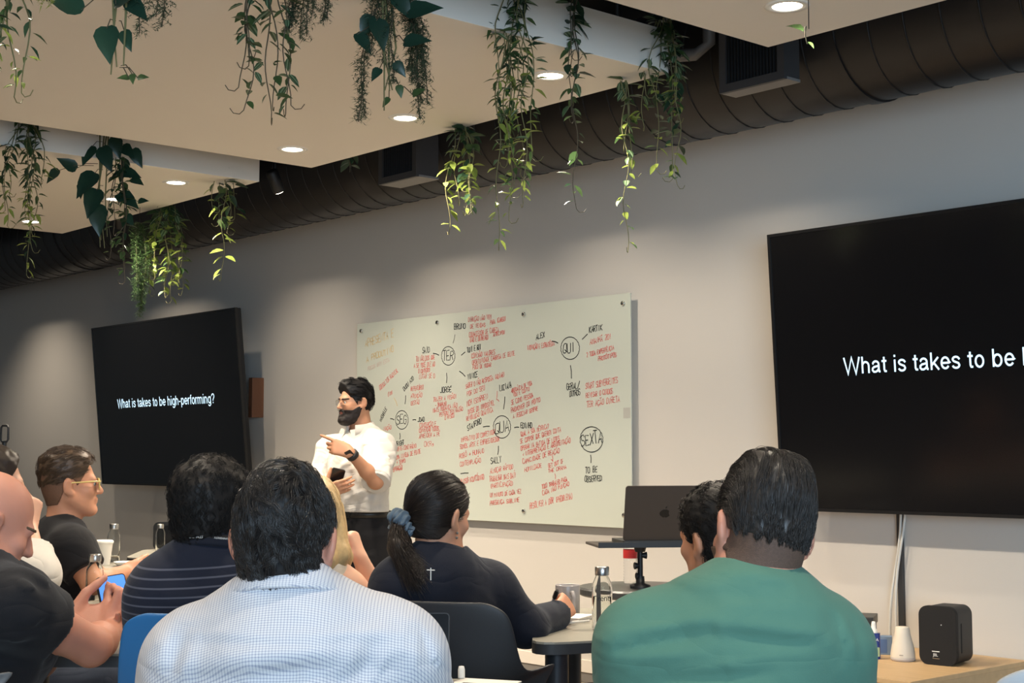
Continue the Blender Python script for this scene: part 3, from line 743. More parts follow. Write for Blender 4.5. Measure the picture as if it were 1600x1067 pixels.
class Person:
    def __init__(s, px, d, heading):
        h = math.radians(heading)
        s.fw = FWD_H * math.cos(h) + RIGHT * math.sin(h); s.rt = RIGHT * math.cos(h) - FWD_H * math.sin(h)
        q = P(px, 711, d); s.O = np.array([q[0], q[1], 0.0])
        s.M = np.stack([s.rt, s.fw, UPZ], 1); s.heading = heading
        s.body, s.lo, s.hi = [], None, None
    def L(s, w): return s.M.T @ (np.asarray(w) - s.O)
    def px(s, x, y, d): return s.L(P(x, y, d))
    def v(s, w): return s.M.T @ np.asarray(w)
    def cam(s, r, u, f): return s.v(RIGHT * r + UPZ * u + FWD_H * f)    # a direction given as right / up / away from the camera
    def place(s, name, label, me, mt):
        o = obj(name, me, mt); o.location = s.O; o.rotation_euler = (0, 0, math.atan2(s.rt[1], s.rt[0]))
        tag(o, label, 'person'); s.root = o; return o
    def kid(s, name, me, mt): return obj(name, me, mt, s.root)

def bounds(prims, m=0.03):
    lo = np.min([p.c - p.R for p in prims], 0) - m; hi = np.max([p.c + p.R for p in prims], 0) + m
    return lo, hi
X, Y, Z = A3(1, 0, 0), A3(0, 1, 0), A3(0, 0, 1)
def torso_prims(pel, chest, nb, sl, sr, g=1.0, female=False, belly=0.0):
    up = unit(chest - pel); ax = unit(sr - sl); fw = np.cross(up, ax)
    mid = pel + (chest - pel) * 0.5 + fw * belly * 0.3
    L = [Cone(pel - up * 0.02, mid, 0.150 * g, (0.120 if female else 0.136) * g, 0.08, flat=(fw, 0.74)),
         Cone(mid, chest, (0.120 if female else 0.136) * g, (0.132 if female else 0.152) * g, 0.08, flat=(fw, 0.72)),
         Cone(chest, nb - up * 0.06, (0.132 if female else 0.152) * g, 0.105 * g, 0.08, flat=(fw, 0.72))]
    if belly: L.append(Ell(mid + fw * (0.05 + belly * 0.4), A3(0.13, 0.11, 0.13) * g, None, 0.08))
    for a in (sl, sr):
        e = unit(a - nb)
        L += [Cone(nb - up * 0.055 + e * 0.06, a, 0.072 * g, 0.058 * g, 0.06), Cone(nb - up * 0.042, a - e * 0.045 + up * 0.004, 0.046 * g, 0.040 * g, 0.05)]
    return L
def arm_prims(a, b, c, g=1.0): return [Cone(a, b, 0.056 * g, 0.044 * g, 0.03), Cone(b, b + (c - b) * 0.35, 0.043 * g, 0.041 * g, 0.02), Cone(b + (c - b) * 0.35, c, 0.041 * g, 0.027 * g, 0.02)]
def leg_prims(hp, kn, an, g=1.0, shoe=False):
    L = [Cone(hp, kn, 0.088 * g, 0.060 * g, 0.04), Cone(kn, an, 0.058 * g, 0.040 * g, 0.03)]
    return L
def foot_prims(an, fw):
    fl = A3(an[0], an[1], 0.045)
    return [Cone(fl - fw * 0.03, fl + fw * 0.17, 0.042, 0.034, 0.02, flat=(Z, 0.8)), Cone(fl, an, 0.042, 0.042, 0.02)]
def creases(p, L):
    out = np.zeros(len(p))
    for (a, b, w, dep) in L:
        a, b = np.asarray(a, float), np.asarray(b, float); ab = b - a
        t = np.clip(((p - a) @ ab) / (ab @ ab), 0, 1); e = p - a - t[:, None] * ab; e[:, 1] *= 0.3
        r = np.sqrt((e ** 2).sum(1)); side = e[:, 2] * 0.7 + e[:, 0] * 0.3
        fade = np.sin(np.pi * np.clip(t * 0.9 + 0.05, 0, 1)) ** 0.6
        out += dep * fade * (np.exp(-(r / w) ** 2) - 0.8 * np.exp(-((r - 1.7 * w) / w) ** 2) * (side > 0))
    return out
def garment(name, per, prims, mt, grow=0.012, res=0.008, clip=(), noise=0.004, nscale=9.0, folds=(), aniso=(1, 1, 1), k2=0.0):
    lo, hi = bounds(prims, grow + 0.02); an = np.array(aniso, float)
    def f(p):
        d = field(prims, p, grow)
        m = np.abs(d) < 0.06
        if m.any():
            q = p[m]
            w = q + 0.04 * vnoise(q, 5.0)[:, None]
            dd = noise * 2.0 * (np.abs(vnoise(w * an, nscale)) * 2 - 0.5) + noise * 0.8 * vnoise(w * an, nscale * 2.3)
            if folds: dd = dd + creases(q, folds)
            d[m] = d[m] + dd
        for (c, n) in clip:
            if isinstance(n, float):              # a hole round the neck instead of a plane
                hole = Cone(c, c + (per.J['hc'] - c) * 1.0 + A3(0, 0.02, 0.1), n, n, 0)
                d = np.maximum(d, -hole.d(p))
            else: d = np.maximum(d, (p - c) @ unit(n))
        return d
    return per.kid(name, skin_mesh(name, f, lo, hi, res), mt)

# hair: a cap that follows the skull, and strands combed over it
def hair_cap(per, hp, hc, R, s, region, thick, mt, res=0.0045, noise=0.0, nscale=40, name='hair', aniso=(1, 1, 1)):
    lo = hc - 0.19 * s; hi = hc + 0.19 * s; an = np.array(aniso)
    def f(p):
        q = (p - hc) @ R / s
        t = thick(q) if callable(thick) else thick
        d = field(hp, p, 0.0) - t * s
        if noise: d = d + noise * vnoise(q * an, nscale) + noise * 0.5 * vnoise(q * an, nscale * 2.1)
        return np.maximum(d, region(q) * s)
    return per.kid(name, skin_mesh(name, f, lo, hi, res), mt)
def strand_mesh(name, pts, rad, taper=0.25):
    """pts: N x K x 3 polylines -> three-sided tapering tubes in one mesh."""
    N, K, _ = pts.shape
    t = np.gradient(pts, axis=1); t /= np.linalg.norm(t, axis=2, keepdims=True) + 1e-9
    ref = np.random.RandomState(1).randn(N, 1, 3); u = np.cross(t, ref); u /= np.linalg.norm(u, axis=2, keepdims=True) + 1e-9
    w = np.cross(t, u)
    r = (rad * (1 - (1 - taper) * np.linspace(0, 1, K) ** 2))[None, :, None]
    v = np.stack([pts + (u * math.cos(a) + w * math.sin(a)) * r for a in (0, 2.094, 4.189)], 2).reshape(-1, 3)
    i = np.arange(N)[:, None, None] * K * 3; k = np.arange(K - 1)[None, :, None] * 3; c = np.arange(3)[None, None, :]; c2 = (c + 1) % 3
    b = i + k
    F = np.stack([b + c, b + c2, b + 3 + c2, b + 3 + c], -1).reshape(-1, 4)
    return mesh_np(name, v, F)
def comb(per, hp, hc, R, s, region, flow, length, mt, thick=0.008, n_guides=160, per_guide=14, steps=9, lift=0.003, spread=0.004, rad=0.0006, wave=0.0, wfreq=3.0, seed=1, name='hair_strands', rise=0.0, jit=0.2):
    """Strands rooted on the hair cap inside `region`, combed over it along `flow(q)` (head space)."""
    rs = np.random.RandomState(seed)
    th = (lambda q: thick(q)) if callable(thick) else (lambda q: np.full(len(q), thick))
    fld = lambda p: field(hp, p, 0.0) - th((p - hc) @ R / s) * s
    u = rs.randn(n_guides * 8, 3); u /= np.linalg.norm(u, axis=1, keepdims=True)
    p = hc + R @ A3(0, -0.01, 0.01) + u * 0.135 * s
    for _ in range(10):
        p = p - u * fld(p)[:, None] * 0.9
    ok = np.nonzero(region((p - hc) @ R / s) < -0.002)[0][:n_guides]
    p = p[ok]; G_ = len(p)
    ln = length(((p - hc) @ R) / s) if callable(length) else np.full(G_, length)
    ln = ln * rs.uniform(0.75, 1.15, G_)
    cur = p.copy(); pts = [cur.copy()]
    ph = rs.uniform(0, 6.28, G_) * 0.35; wd = rs.randn(G_, 3)
    for k in range(steps - 1):
        qq = (cur - hc) @ R / s
        fl = flow(qq) @ R.T
        t = (k + 1) / (steps - 1)
        fl /= np.linalg.norm(fl, axis=1, keepdims=True) + 1e-9
        d0 = fld(cur); e = 0.002
        g = np.stack([fld(cur + e * a) - d0 for a in (X, Y, Z)], 1) / e; g /= np.linalg.norm(g, axis=1, keepdims=True) + 1e-9
        fl = fl + jit * wd * 0.5
        fl = fl - g * (fl * g).sum(1, keepdims=True); fl /= np.linalg.norm(fl, axis=1, keepdims=True) + 1e-9
        if wave: fl = fl + wave * np.cross(fl, g) * np.sin(ph + wfreq * 6.28 * t)[:, None]
        cur = cur + fl * (ln / (steps - 1))[:, None]
        want = (lift * math.sin(math.pi * t) - 0.002 + rise * t) * s
        cur = cur + g * (want - fld(cur))[:, None]
        pts.append(cur.copy())
    gd = np.stack(pts, 1)
    off = rs.randn(G_, per_guide, 1, 3) * spread * s
    t = np.linspace(0, 1, steps)[None, None, :, None]
    allp = gd[:, None] + off * (1.0 - 0.5 * t) + rs.randn(G_, per_guide, 1, 3) * 0.0012 * t
    o = per.kid(name, strand_mesh(name, allp.reshape(-1, steps, 3), rad), mt)
    o['kind'] = 'stuff'
    return o

def skin(name, col): return mat(name, col, 0.5, noise=0.08, nscale=14, bump=0.05, bscale=320, sub=0.12, spec=0.4)
SK_tan = skin('skin_tan', srgb(196, 140, 110)); SK_fair = skin('skin_fair', srgb(216, 168, 142)); SK_pink = skin('skin_pink', srgb(190, 132, 110)); SK_olive = skin('skin_olive', srgb(186, 136, 106))
def hairmat(name, col, rough=0.42, spec=0.5): return mat(name, col, rough, spec=spec, noise=0.3, nscale=90)
HR_black = hairmat('hair_black', (0.008, 0.007, 0.007), 0.55, 0.3); HR_wavelit = hairmat('hair_wavy_highlight', (0.024, 0.020, 0.018), 0.34, 0.6); HR_soft = hairmat('hair_soft_black', (0.012, 0.010, 0.009), 0.55, 0.3); HR_brown = hairmat('hair_dark_brown', (0.022, 0.014, 0.010), 0.42)
HR_ash = hairmat('hair_ash_brown', (0.030, 0.025, 0.022), 0.42); HR_lbrown = hairmat('hair_light_brown', (0.085, 0.05, 0.028), 0.45); HR_blond = hairmat('hair_blond', (0.56, 0.37, 0.17), 0.45)
HR_fade = mat('hair_clipped', srgb(92, 70, 58), 0.7, noise=0.35, nscale=220, bump=0.4, bscale=600); HR_fade2 = mat('hair_clipped_brown', srgb(110, 78, 58), 0.7, noise=0.3, nscale=220, bump=0.4, bscale=600)
HR_beard = hairmat('beard_black', (0.014, 0.010, 0.009), 0.6, 0.3)
def fabric(name, col, rough=0.85, noise=0.06, bump=0.12, bscale=420, wrinkle=0.30):
    m = mat(name, col, rough, noise=noise, nscale=30, bump=bump, bscale=bscale, sheen=0.08, spec=0.25)
    nt = m.node_tree; b = nt.nodes['Principled BSDF']                  # soft creases of worn cloth
    tc = [n for n in nt.nodes if n.type == 'TEX_COORD'][0]
    mp = nt.nodes.new('ShaderNodeMapping'); mp.inputs['Scale'].default_value = (0.75, 1.0, 1.9); mp.inputs['Rotation'].default_value = (0.2, 0.35, 0.2)
    tn = nt.nodes.new('ShaderNodeTexNoise'); tn.inputs['Scale'].default_value = 7.0; tn.inputs['Detail'].default_value = 1.5; tn.inputs['Distortion'].default_value = 0.7
    h_ = nt.nodes.new('ShaderNodeMath'); h_.operation = 'SUBTRACT'; h_.inputs[1].default_value = 0.5
    g_ = nt.nodes.new('ShaderNodeMath'); g_.operation = 'ABSOLUTE'; nt.links.new(tn.outputs['Fac'], h_.inputs[0]); nt.links.new(h_.outputs[0], g_.inputs[0])
    k_ = nt.nodes.new('ShaderNodeMath'); k_.operation = 'POWER'; k_.inputs[1].default_value = 0.85; nt.links.new(g_.outputs[0], k_.inputs[0])
    b2_ = nt.nodes.new('ShaderNodeBump'); b2_.inputs['Strength'].default_value = wrinkle; b2_.inputs['Distance'].default_value = 0.022
    nt.links.new(tc.outputs['Object'], mp.inputs['Vector']); nt.links.new(mp.outputs['Vector'], tn.inputs['Vector']); nt.links.new(k_.outputs[0], b2_.inputs['Height'])
    old = b.inputs['Normal'].links[0].from_node if b.inputs['Normal'].links else None
    if old is not None: nt.links.new(b2_.outputs['Normal'], old.inputs['Normal'])
    else: nt.links.new(b2_.outputs['Normal'], b.inputs['Normal'])
    return m
FB_white = fabric('shirt_white', srgb(206, 201, 193), 0.8, wrinkle=0.55); FB_black = fabric('cloth_black', (0.010, 0.010, 0.012)); FB_navy = fabric('cloth_navy', (0.011, 0.013, 0.022)); FB_green = fabric('tee_green', srgb(82, 122, 106), 0.9, 0.05)
FB_jean = fabric('denim', (0.035, 0.045, 0.07)); FB_khaki = fabric('khaki', srgb(150, 146, 128)); FB_shoe = mat('shoe_leather', (0.02, 0.018, 0.016), 0.4)

def seated(per, pel_z=0.53, pel=(0, 0), lean=0.12, sit=0.42, g=1.0):
    """Default joints of a seated person in the body's own frame."""
    J = {}
    J['pel'] = A3(pel[0], pel[1], pel_z); J['hl'] = J['pel'] + A3(-0.09 * g, 0.06, 0.0); J['hr'] = J['pel'] + A3(0.09 * g, 0.06, 0.0)
    J['kl'] = J['hl'] + A3(-0.05, 0.40, 0.0); J['kr'] = J['hr'] + A3(0.05, 0.40, 0.0)
    J['al'] = A3(J['kl'][0], J['kl'][1] - 0.03, 0.1); J['ar'] = A3(J['kr'][0], J['kr'][1] - 0.03, 0.1)
    return J
def person_base(per, J, name, label, skinm, g=1.0, hs=1.0, female=False, res=0.006, hands=(), short=True, trousers=None, belly=0.0, legs=True, neck=0.058, seatcut=None):
    hp = head_prims(J['hc'], J['R'], hs, female)
    nk = [Cone(J['hc'] + J['R'] @ A3(0, -0.028, -0.045) * hs, J['nb'] + A3(0, 0.0, -0.03), neck * hs * 0.98, neck * 1.1, 0.03)]
    ts = torso_prims(J['pel'], J['ch'], J['nb'], J['sl'], J['sr'], g, female, belly)
    ar = arm_prims(J['sl'], J['el'], J['wl'], g) + arm_prims(J['sr'], J['er'], J['wr'], g)
    lg = []
    if legs: lg = leg_prims(J['hl'], J['kl'], J['al'], g) + leg_prims(J['hr'], J['kr'], J['ar'], g)
    allp = ts + nk + ar + lg + list(hp) + [h for H in hands for h in H]
    lo, hi = bounds(allp); lo[2] = max(lo[2], 0.05)
    me = skin_mesh(name, lambda p: field(allp, p), lo, hi, res)
    per.place(name, label, me, skinm)
    per.hp, per.J, per.ts, per.ar, per.lg = hp, J, ts, ar, lg
    if legs and trousers is not None:
        tp = [Cone(J['pel'] + A3(0, 0, -0.02), J['pel'] + A3(0, 0.01, 0.06), 0.152 * g, 0.150 * g, 0.05, flat=(Y, 0.78))] + lg
        if seatcut: tp = seatcut(tp)
        garment('trousers', per, tp, trousers, 0.010, 0.012, noise=0.004, clip=((A3(0, 0, 0.09), -Z),))
        fp = foot_prims(J['al'], Y), foot_prims(J['ar'], Y)
        for q in fp:
            lo, hi = bounds(q); 
            per.kid('shoe', skin_mesh('shoe', lambda p: np.maximum(field(q, p), 0.003 - p[:, 2]), lo, hi, 0.009), FB_shoe)
    return per

# ------------------------------------------------------------------ cloth patterns
def nodes_of(m):
    nt = m.node_tree; return nt, nt.nodes['Principled BSDF']
def nmath(nt, op, a, b=None, c=None):
    n = nt.nodes.new('ShaderNodeMath'); n.operation = op
    for i, v in enumerate((a, b, c)):
        if v is None: continue
        if hasattr(v, 'links'): nt.links.new(v, n.inputs[i])
        else: n.inputs[i].default_value = v
    return n.outputs[0]
def nmix(nt, fac, c0, c1):
    n = nt.nodes.new('ShaderNodeMix'); n.data_type = 'RGBA'
    for i, v in ((0, fac), (6, c0), (7, c1)):
        if hasattr(v, 'links'): nt.links.new(v, n.inputs[i])
        elif i == 0: n.inputs[i].default_value = v
        else: n.inputs[i].default_value = (*v, 1)
    return n.outputs[2]
def check_cloth(name, base, ink, period, width):
    m = fabric(name, base, 0.8, 0.0, 0.06)
    nt, b = nodes_of(m)
    tc = [n for n in nt.nodes if n.type == 'TEX_COORD'][0]
    sp = nt.nodes.new('ShaderNodeSeparateXYZ'); nt.links.new(tc.outputs['Object'], sp.inputs[0])
    u = sp.outputs[0]; v = nmath(nt, 'ADD', sp.outputs[2], nmath(nt, 'MULTIPLY', sp.outputs[1], 0.8))
    fr = []
    for q in (u, v):
        f = nmath(nt, 'FRACT', nmath(nt, 'DIVIDE', q, period)); fr.append(nmath(nt, 'LESS_THAN', f, width))
    a = nmath(nt, 'MULTIPLY', nmath(nt, 'ADD', fr[0], fr[1]), 0.5)
    nt.links.new(nmix(nt, a, base, ink), b.inputs['Base Color'])
    return m
def stripe_cloth(name, base, ink, period, width, ztop):
    m = fabric(name, base, 0.85, 0.0, 0.08)
    nt, b = nodes_of(m)
    tc = [n for n in nt.nodes if n.type == 'TEX_COORD'][0]
    sp = nt.nodes.new('ShaderNodeSeparateXYZ'); nt.links.new(tc.outputs['Object'], sp.inputs[0])
    v = nmath(nt, 'SUBTRACT', sp.outputs[2], nmath(nt, 'MULTIPLY', sp.outputs[1], 0.15))
    f = nmath(nt, 'LESS_THAN', nmath(nt, 'FRACT', nmath(nt, 'DIVIDE', v, period)), width)
    f = nmath(nt, 'MULTIPLY', f, nmath(nt, 'LESS_THAN', sp.outputs[2], ztop))
    nt.links.new(nmix(nt, f, base, ink), b.inputs['Base Color'])
    return m

def neck_band(per, c, up, fw, rx, ry, prof, mt, name, gap=0.0, n=40):
    """A closed band swept round the neck; prof: (outward offset, height) outline of its section; gap: open angle at the front."""
    up = unit(up); rt = unit(np.cross(fw, up)); fw = np.cross(up, rt); v = []; k = len(prof)
    for i in range(n + 1):
        a = math.radians(90 + gap / 2 + (360 - gap) * i / n)
        for (o, h) in prof:
            v.append(c + rt * (rx + o) * math.cos(a) + fw * (ry + o) * math.sin(a) + up * h)
    f = [(i * k + j, i * k + (j + 1) % k, (i + 1) * k + (j + 1) % k, (i + 1) * k + j) for i in range(n) for j in range(k)]
    m = MB().add(v, f, True)
    m.add(v[:k], [tuple(range(k))]); m.add(v[-k:], [tuple(range(k))[::-1]])
    return m.build(name, mt, per.root)

def hl(q, zs, ys): return q[:, 1] - np.interp(q[:, 2], zs, ys)
def region_std(nape=-0.088, side=-0.035, front=0.0):
    def f(q):
        a = hl(q, [-0.09, -0.04, -0.01, 0.03, 0.06, 0.09, 0.13], [-0.03, -0.005, 0.018, 0.045, 0.062, 0.074, 0.08]) - front
        zmin = np.interp(q[:, 1], [-0.11, -0.05, -0.028, 0.01, 0.05], [nape, nape + 0.006, side, side, 0.03])
        ear = np.where(np.abs(q[:, 0]) > 0.055, 0.030 - np.sqrt(((q[:, 1] + 0.006) / 0.8) ** 2 + (q[:, 2] + 0.008) ** 2), -1.0)
        return np.maximum(np.maximum(a, zmin - q[:, 2]), ear)
    return f

# ------------------------------------------------------------------ the presenter
S = Person(558, 7.9, -150)
J = {'pel': S.px(566, 828, 7.92), 'ch': S.px(556, 735, 7.9), 'nb': S.px(566, 676, 7.93), 'sl': S.px(594, 701, 7.80), 'sr': S.px(517, 707, 8.02),
     'el': S.px(587, 752, 7.62), 'wl': S.px(547, 707, 7.48), 'er': S.px(499, 760, 7.95), 'wr': S.px(507, 768, 7.72), 'hc': S.px(555, 628, 7.9), 'R': rot_head(27, -3, -2)}
J['nb'][0] = J['hc'][0] * 0.4 + J['nb'][0] * 0.6
pz = J['pel']
J['hl'] = pz + A3(-0.09, 0, -0.03); J['hr'] = pz + A3(0.09, 0, -0.03); J['kl'] = A3(pz[0] - 0.10, pz[1] + 0.02, 0.48); J['kr'] = A3(pz[0] + 0.10, pz[1] + 0.02, 0.48); J['al'] = A3(pz[0] - 0.10, pz[1], 0.1); J['ar'] = A3(pz[0] + 0.11, pz[1], 0.1)
cu = (55, 75, 40)
HL, tipL = hand_prims(J['wl'], S.cam(-0.92, 0.34, -0.12), S.cam(0.1, -0.25, 1), False, {'index': (4, 6, 4), 'middle': (38, 62, 40), 'ring': (48, 70, 40), 'pinky': (55, 70, 40)}, (0.75, 0.35, 0.6), (0.9, 0.0, 0.4), 0.98)
HRr, tipR = hand_prims(J['wr'], S.cam(0.86, 0.22, -0.35), S.cam(0.30, 0.25, 0.85), True, {'index': (12, 25, 20), 'middle': (14, 30, 20), 'ring': (16, 30, 20), 'pinky': (18, 30, 20)}, (0.35, 0.9, 0.2), (0.5, 0.8, 0.3), 0.98)
person_base(S, J, 'person', 'bearded presenter in white shirt and glasses, standing and pointing left', SK_olive, 0.92, 0.89, res=0.0055, hands=(HL, HRr), trousers=None)
hpn = head_prims(J['hc'], J['R'], 0.89, ears=False); hc, R = J['hc'], J['R']
def fold(per, L): return [(per.px(*a), per.px(*b), w, dp) for a, b, w, dp in L]
ts = torso_prims(J['pel'] + A3(0, 0, 0.03), J['ch'], J['nb'], J['sl'], J['sr'], 0.97)
sl = [Cone(J['sl'], J['el'], 0.066, 0.062, 0.04, cut=0.97), Cone(J['sr'], J['er'], 0.064, 0.062, 0.04), Cone(J['er'], J['wr'], 0.060, 0.045, 0.03, cut=0.55)]
garment('shirt', S, ts + sl, FB_white, 0.016, 0.0065, clip=((A3(0, 0, 0.955), -Z), (J['nb'] + A3(0, 0.02, -0.01), 0.064)), noise=0.009, nscale=11, aniso=(1.4, 1.0, 0.8),
        folds=fold(S, [((500, 720, 7.85), (512, 770, 7.8), 0.016, 0.012), ((515, 745, 7.75), (548, 720, 7.7), 0.014, 0.010), ((535, 790, 7.75), (580, 768, 7.7), 0.016, 0.014), ((590, 790, 7.7), (560, 775, 7.7), 0.014, 0.01),
                        ((612, 715, 7.7), (590, 735, 7.65), 0.012, 0.01), ((614, 730, 7.7), (592, 748, 7.65), 0.012, 0.01), ((548, 690, 7.7), (548, 790, 7.7), 0.010, 0.006)]))
fwS = A3(0, 1, 0)
for nm, a, b, r in (('cuff', J['sl'], J['el'], 0.070),):
    ax = unit(b - a); c = a + (b - a) * 0.93
    S.kid('cuff', MB().tube([c - ax * 0.028, c - ax * 0.02, c + ax * 0.02, c + ax * 0.028], [0.076, 0.081, 0.081, 0.075], 24).mesh('cuff'), FB_white)
neck_band(S, J['nb'] + A3(0, 0.012, 0.012), A3(0, 0.2, 1), A3(0.1, 1, 0), 0.066, 0.068, [(0.0, 0.0), (0.0, 0.036), (0.004, 0.042), (0.010, 0.036), (0.026, -0.012), (0.02, -0.014)], FB_white, 'collar', 46)
for sx in (-1, 1):
    c = J['nb'] + A3(0.02 + sx * 0.035, 0.10, -0.005)
    MB().add([c + A3(sx * 0.035, -0.035, 0.03), c + A3(-sx * 0.022, 0.0, 0.018), c + A3(sx * 0.012, 0.016, -0.05), c + A3(sx * 0.05, -0.018, -0.02),
              c + A3(sx * 0.035, -0.043, 0.03), c + A3(-sx * 0.022, -0.008, 0.018), c + A3(sx * 0.012, 0.008, -0.05), c + A3(sx * 0.05, -0.026, -0.02)],
             [(0, 1, 2, 3), (7, 6, 5, 4), (0, 4, 5, 1), (1, 5, 6, 2), (2, 6, 7, 3), (3, 7, 4, 0)]).build('collar_point', FB_white, S.root)
tr = [Cone(pz + A3(0, 0, 0.02), pz + A3(0, 0.0, 0.10), 0.158, 0.156, 0.05, flat=(Y, 0.80))] + leg_prims(J['hl'], J['kl'], J['al'], 1.0) + leg_prims(J['hr'], J['kr'], J['ar'], 1.0)
garment('trousers', S, tr, FB_black, 0.010, 0.010, clip=((A3(0, 0, 0.952), Z), (A3(0, 0, 0.07), -Z)), noise=0.004)
neck_band(S, A3(pz[0], pz[1], 0.925), Z, Y, 0.166, 0.134, [(0.0, 0.0), (0.0, 0.034), (0.006, 0.034), (0.006, 0.0)], mat('belt_leather', (0.012, 0.011, 0.011), 0.35), 'belt', 0)
MB().box((pz[0] - 0.02, pz[1] + 0.138, 0.926), (pz[0] + 0.02, pz[1] + 0.146, 0.958), 0.002).build('belt_buckle', mat('buckle_dark', (0.05, 0.05, 0.05), 0.3, metal=0.9), S.root)
for an in (J['al'], J['ar']):
    q = foot_prims(an, Y); lo, hi = bounds(q); S.kid('shoe', skin_mesh('shoe', lambda p: np.maximum(field(q, p), 0.003 - p[:, 2]), lo, hi, 0.009), FB_shoe)
def thick_pomp(q): return 0.006 + 0.018 * np.clip((q[:, 2] - 0.05) / 0.07, 0, 1) + 0.018 * np.clip((q[:, 1] - 0.0) / 0.08, 0, 1) * (q[:, 2] > 0.05)
hair_cap(S, hpn, hc, R, 0.89, region_std(-0.075, -0.03, 0.012), thick_pomp, HR_black, 0.0045, 0.006, 45, aniso=(1, 0.4, 1))
comb(S, hpn, hc, R, 0.89, region_std(-0.07, -0.025, 0.01), lambda q: np.stack([0.15 + q[:, 0] * 2, -0.8 + 0 * q[:, 0], -0.2 - 6 * np.clip(-q[:, 1], 0, 1)], 1), 0.045, HR_black, thick_pomp, 150, 10, 7, lift=0.004, spread=0.005, rad=0.0010, seed=4, rise=0.002)
def beard_region(q):
    top = np.interp(q[:, 1], [-0.02, 0.02, 0.05, 0.07, 0.09, 0.12], [-0.012, -0.03, -0.048, -0.046, -0.044, -0.044])
    back = np.interp(q[:, 2], [-0.12, -0.08, -0.03], [0.02, 0.005, -0.004])
    lips = 0.012 - np.sqrt((q[:, 0] / 2.0) ** 2 + ((q[:, 2] + 0.064) / 0.85) ** 2) - np.where(q[:, 1] < 0.08, 1, 0)
    return np.maximum(np.maximum(q[:, 2] - top, back - q[:, 1]), lips)
hair_cap(S, hpn, hc, R, 0.89, beard_region, lambda q: 0.006 + 0.010 * np.clip((-0.07 - q[:, 2]) / 0.04, 0, 1), HR_beard, 0.004, 0.004, 70, 'beard')
hair_cap(S, hpn, hc, R, 0.89, lambda q: np.maximum(np.maximum(np.abs(q[:, 2] - 0.021) - 0.0045, np.abs(np.abs(q[:, 0]) - 0.032) - 0.02), 0.05 - q[:, 1]), 0.0045, HR_beard, 0.003, name='eyebrows')
EYEW = mat('eye_white', (0.42, 0.38, 0.35), 0.4); EYEB = mat('iris_dark', (0.02, 0.012, 0.008), 0.15)
def eyes(per, hc, R, s):
    for sx in (-1, 1):
        c = hc + R @ (A3(sx * 0.031, 0.0795, 0.0005) * s)
        m = bmesh.new(); bmesh.ops.create_uvsphere(m, u_segments=16, v_segments=10, radius=0.0118 * s); me = bpy.data.meshes.new('eye'); m.to_mesh(me); m.free()
        for p_ in me.polygons: p_.use_smooth = True
        e = per.kid('eye', me, EYEW); e.location = c
        m = bmesh.new(); bmesh.ops.create_uvsphere(m, u_segments=14, v_segments=8, radius=0.0062 * s); me = bpy.data.meshes.new('iris'); m.to_mesh(me); m.free()
        i = obj('iris', me, EYEB, e); i.location = R @ A3(0, 0.0072, 0) * s
eyes(S, hc, R, 0.89)
def glasses(per, hc, R, s, rim, glass, round_=False, thick=0.0008):
    T = lambda x, y, z: hc + R @ (A3(x, y, z) * s)
    fr = MB()
    for sx in (-1, 1):
        pts = []
        for k in range(24):
            a = 2 * math.pi * k / 24; e = 1.0 if round_ else 0.6
            cx = math.copysign(abs(math.cos(a)) ** e, math.cos(a)); sz = math.copysign(abs(math.sin(a)) ** e, math.sin(a))
            pts.append(T(sx * 0.033 + 0.0235 * cx, 0.108 - 0.006 * abs(sx * 0.033 + 0.0235 * cx) / 0.056, -0.001 + (0.021 if round_ else 0.0165) * sz))
        fr.tube(pts, thick, 6, closed=True)
        fr.tube([T(sx * 0.056, 0.102, 0.008), T(sx * 0.074, 0.09, 0.010), T(sx * 0.083, 0.0, 0.008), T(sx * 0.084, -0.02, -0.006)], thick * 1.2, 6)
        c = T(sx * 0.033, 0.106, -0.001)
        g = per.kid('lens', MB().add(pts, [tuple(range(24))]).mesh('lens'), glass)
    fr.tube([T(-0.010, 0.108, 0.006), T(0, 0.112, 0.008), T(0.010, 0.108, 0.006)], thick * 1.2, 6)
    return fr.build('eyeglasses', rim, per.root)
M_lensglass = mat('lens_glass', (0.95, 0.95, 0.95), 0.02, trans=1.0, ior=1.02, spec=0.5); M_thinrim = mat('thin_metal_rim', (0.25, 0.24, 0.22), 0.3, metal=0.8)
glasses(S, hc, R, 0.89, M_thinrim, M_lensglass)
hair_cap(S, hpn, hc, R, 0.89, lambda q: np.maximum(np.sqrt((q[:, 0] / 2.2) ** 2 + ((q[:, 2] + 0.064) / 0.8) ** 2) - 0.0095, 0.085 - q[:, 1]), 0.0015, mat('lips', srgb(150, 92, 80), 0.45), 0.003, name='lips')
ax = unit(J['wl'] - J['el']); c = J['wl'] - ax * 0.02
S.kid('watch_strap', MB().tube([c - ax * 0.013, c - ax * 0.012, c + ax * 0.012, c + ax * 0.013], [0.030, 0.0335, 0.0335, 0.030], 24).mesh('watch_strap'), M_black)
sidev = unit(np.cross(ax, Z)); wc = c + S.cam(-0.35, 0.2, -1) * 0.031
Mw = Matrix.Identity(4); nz = unit(S.cam(-0.35, 0.2, -1)); xx = unit(np.cross(ax, nz)); 
for i_, col_ in enumerate((ax, xx, nz)):
    for j_ in range(3): Mw[j_][i_] = col_[j_]
w_ = MB().box((-0.021, -0.018, -0.004), (0.021, 0.018, 0.008), 0.004); w_.xf(Matrix.Translation(wc) @ Mw); w_.build('watch_case', M_black, S.root)
me = bmesh.new(); bmesh.ops.create_uvsphere(me, u_segments=10, v_segments=6, radius=0.005); m_ = bpy.data.meshes.new('ear_stud'); me.to_mesh(m_); me.free()
S.kid('ear_stud', m_, M_black).location = hc + R @ A3(-0.088, 0.004, -0.040) * 0.89
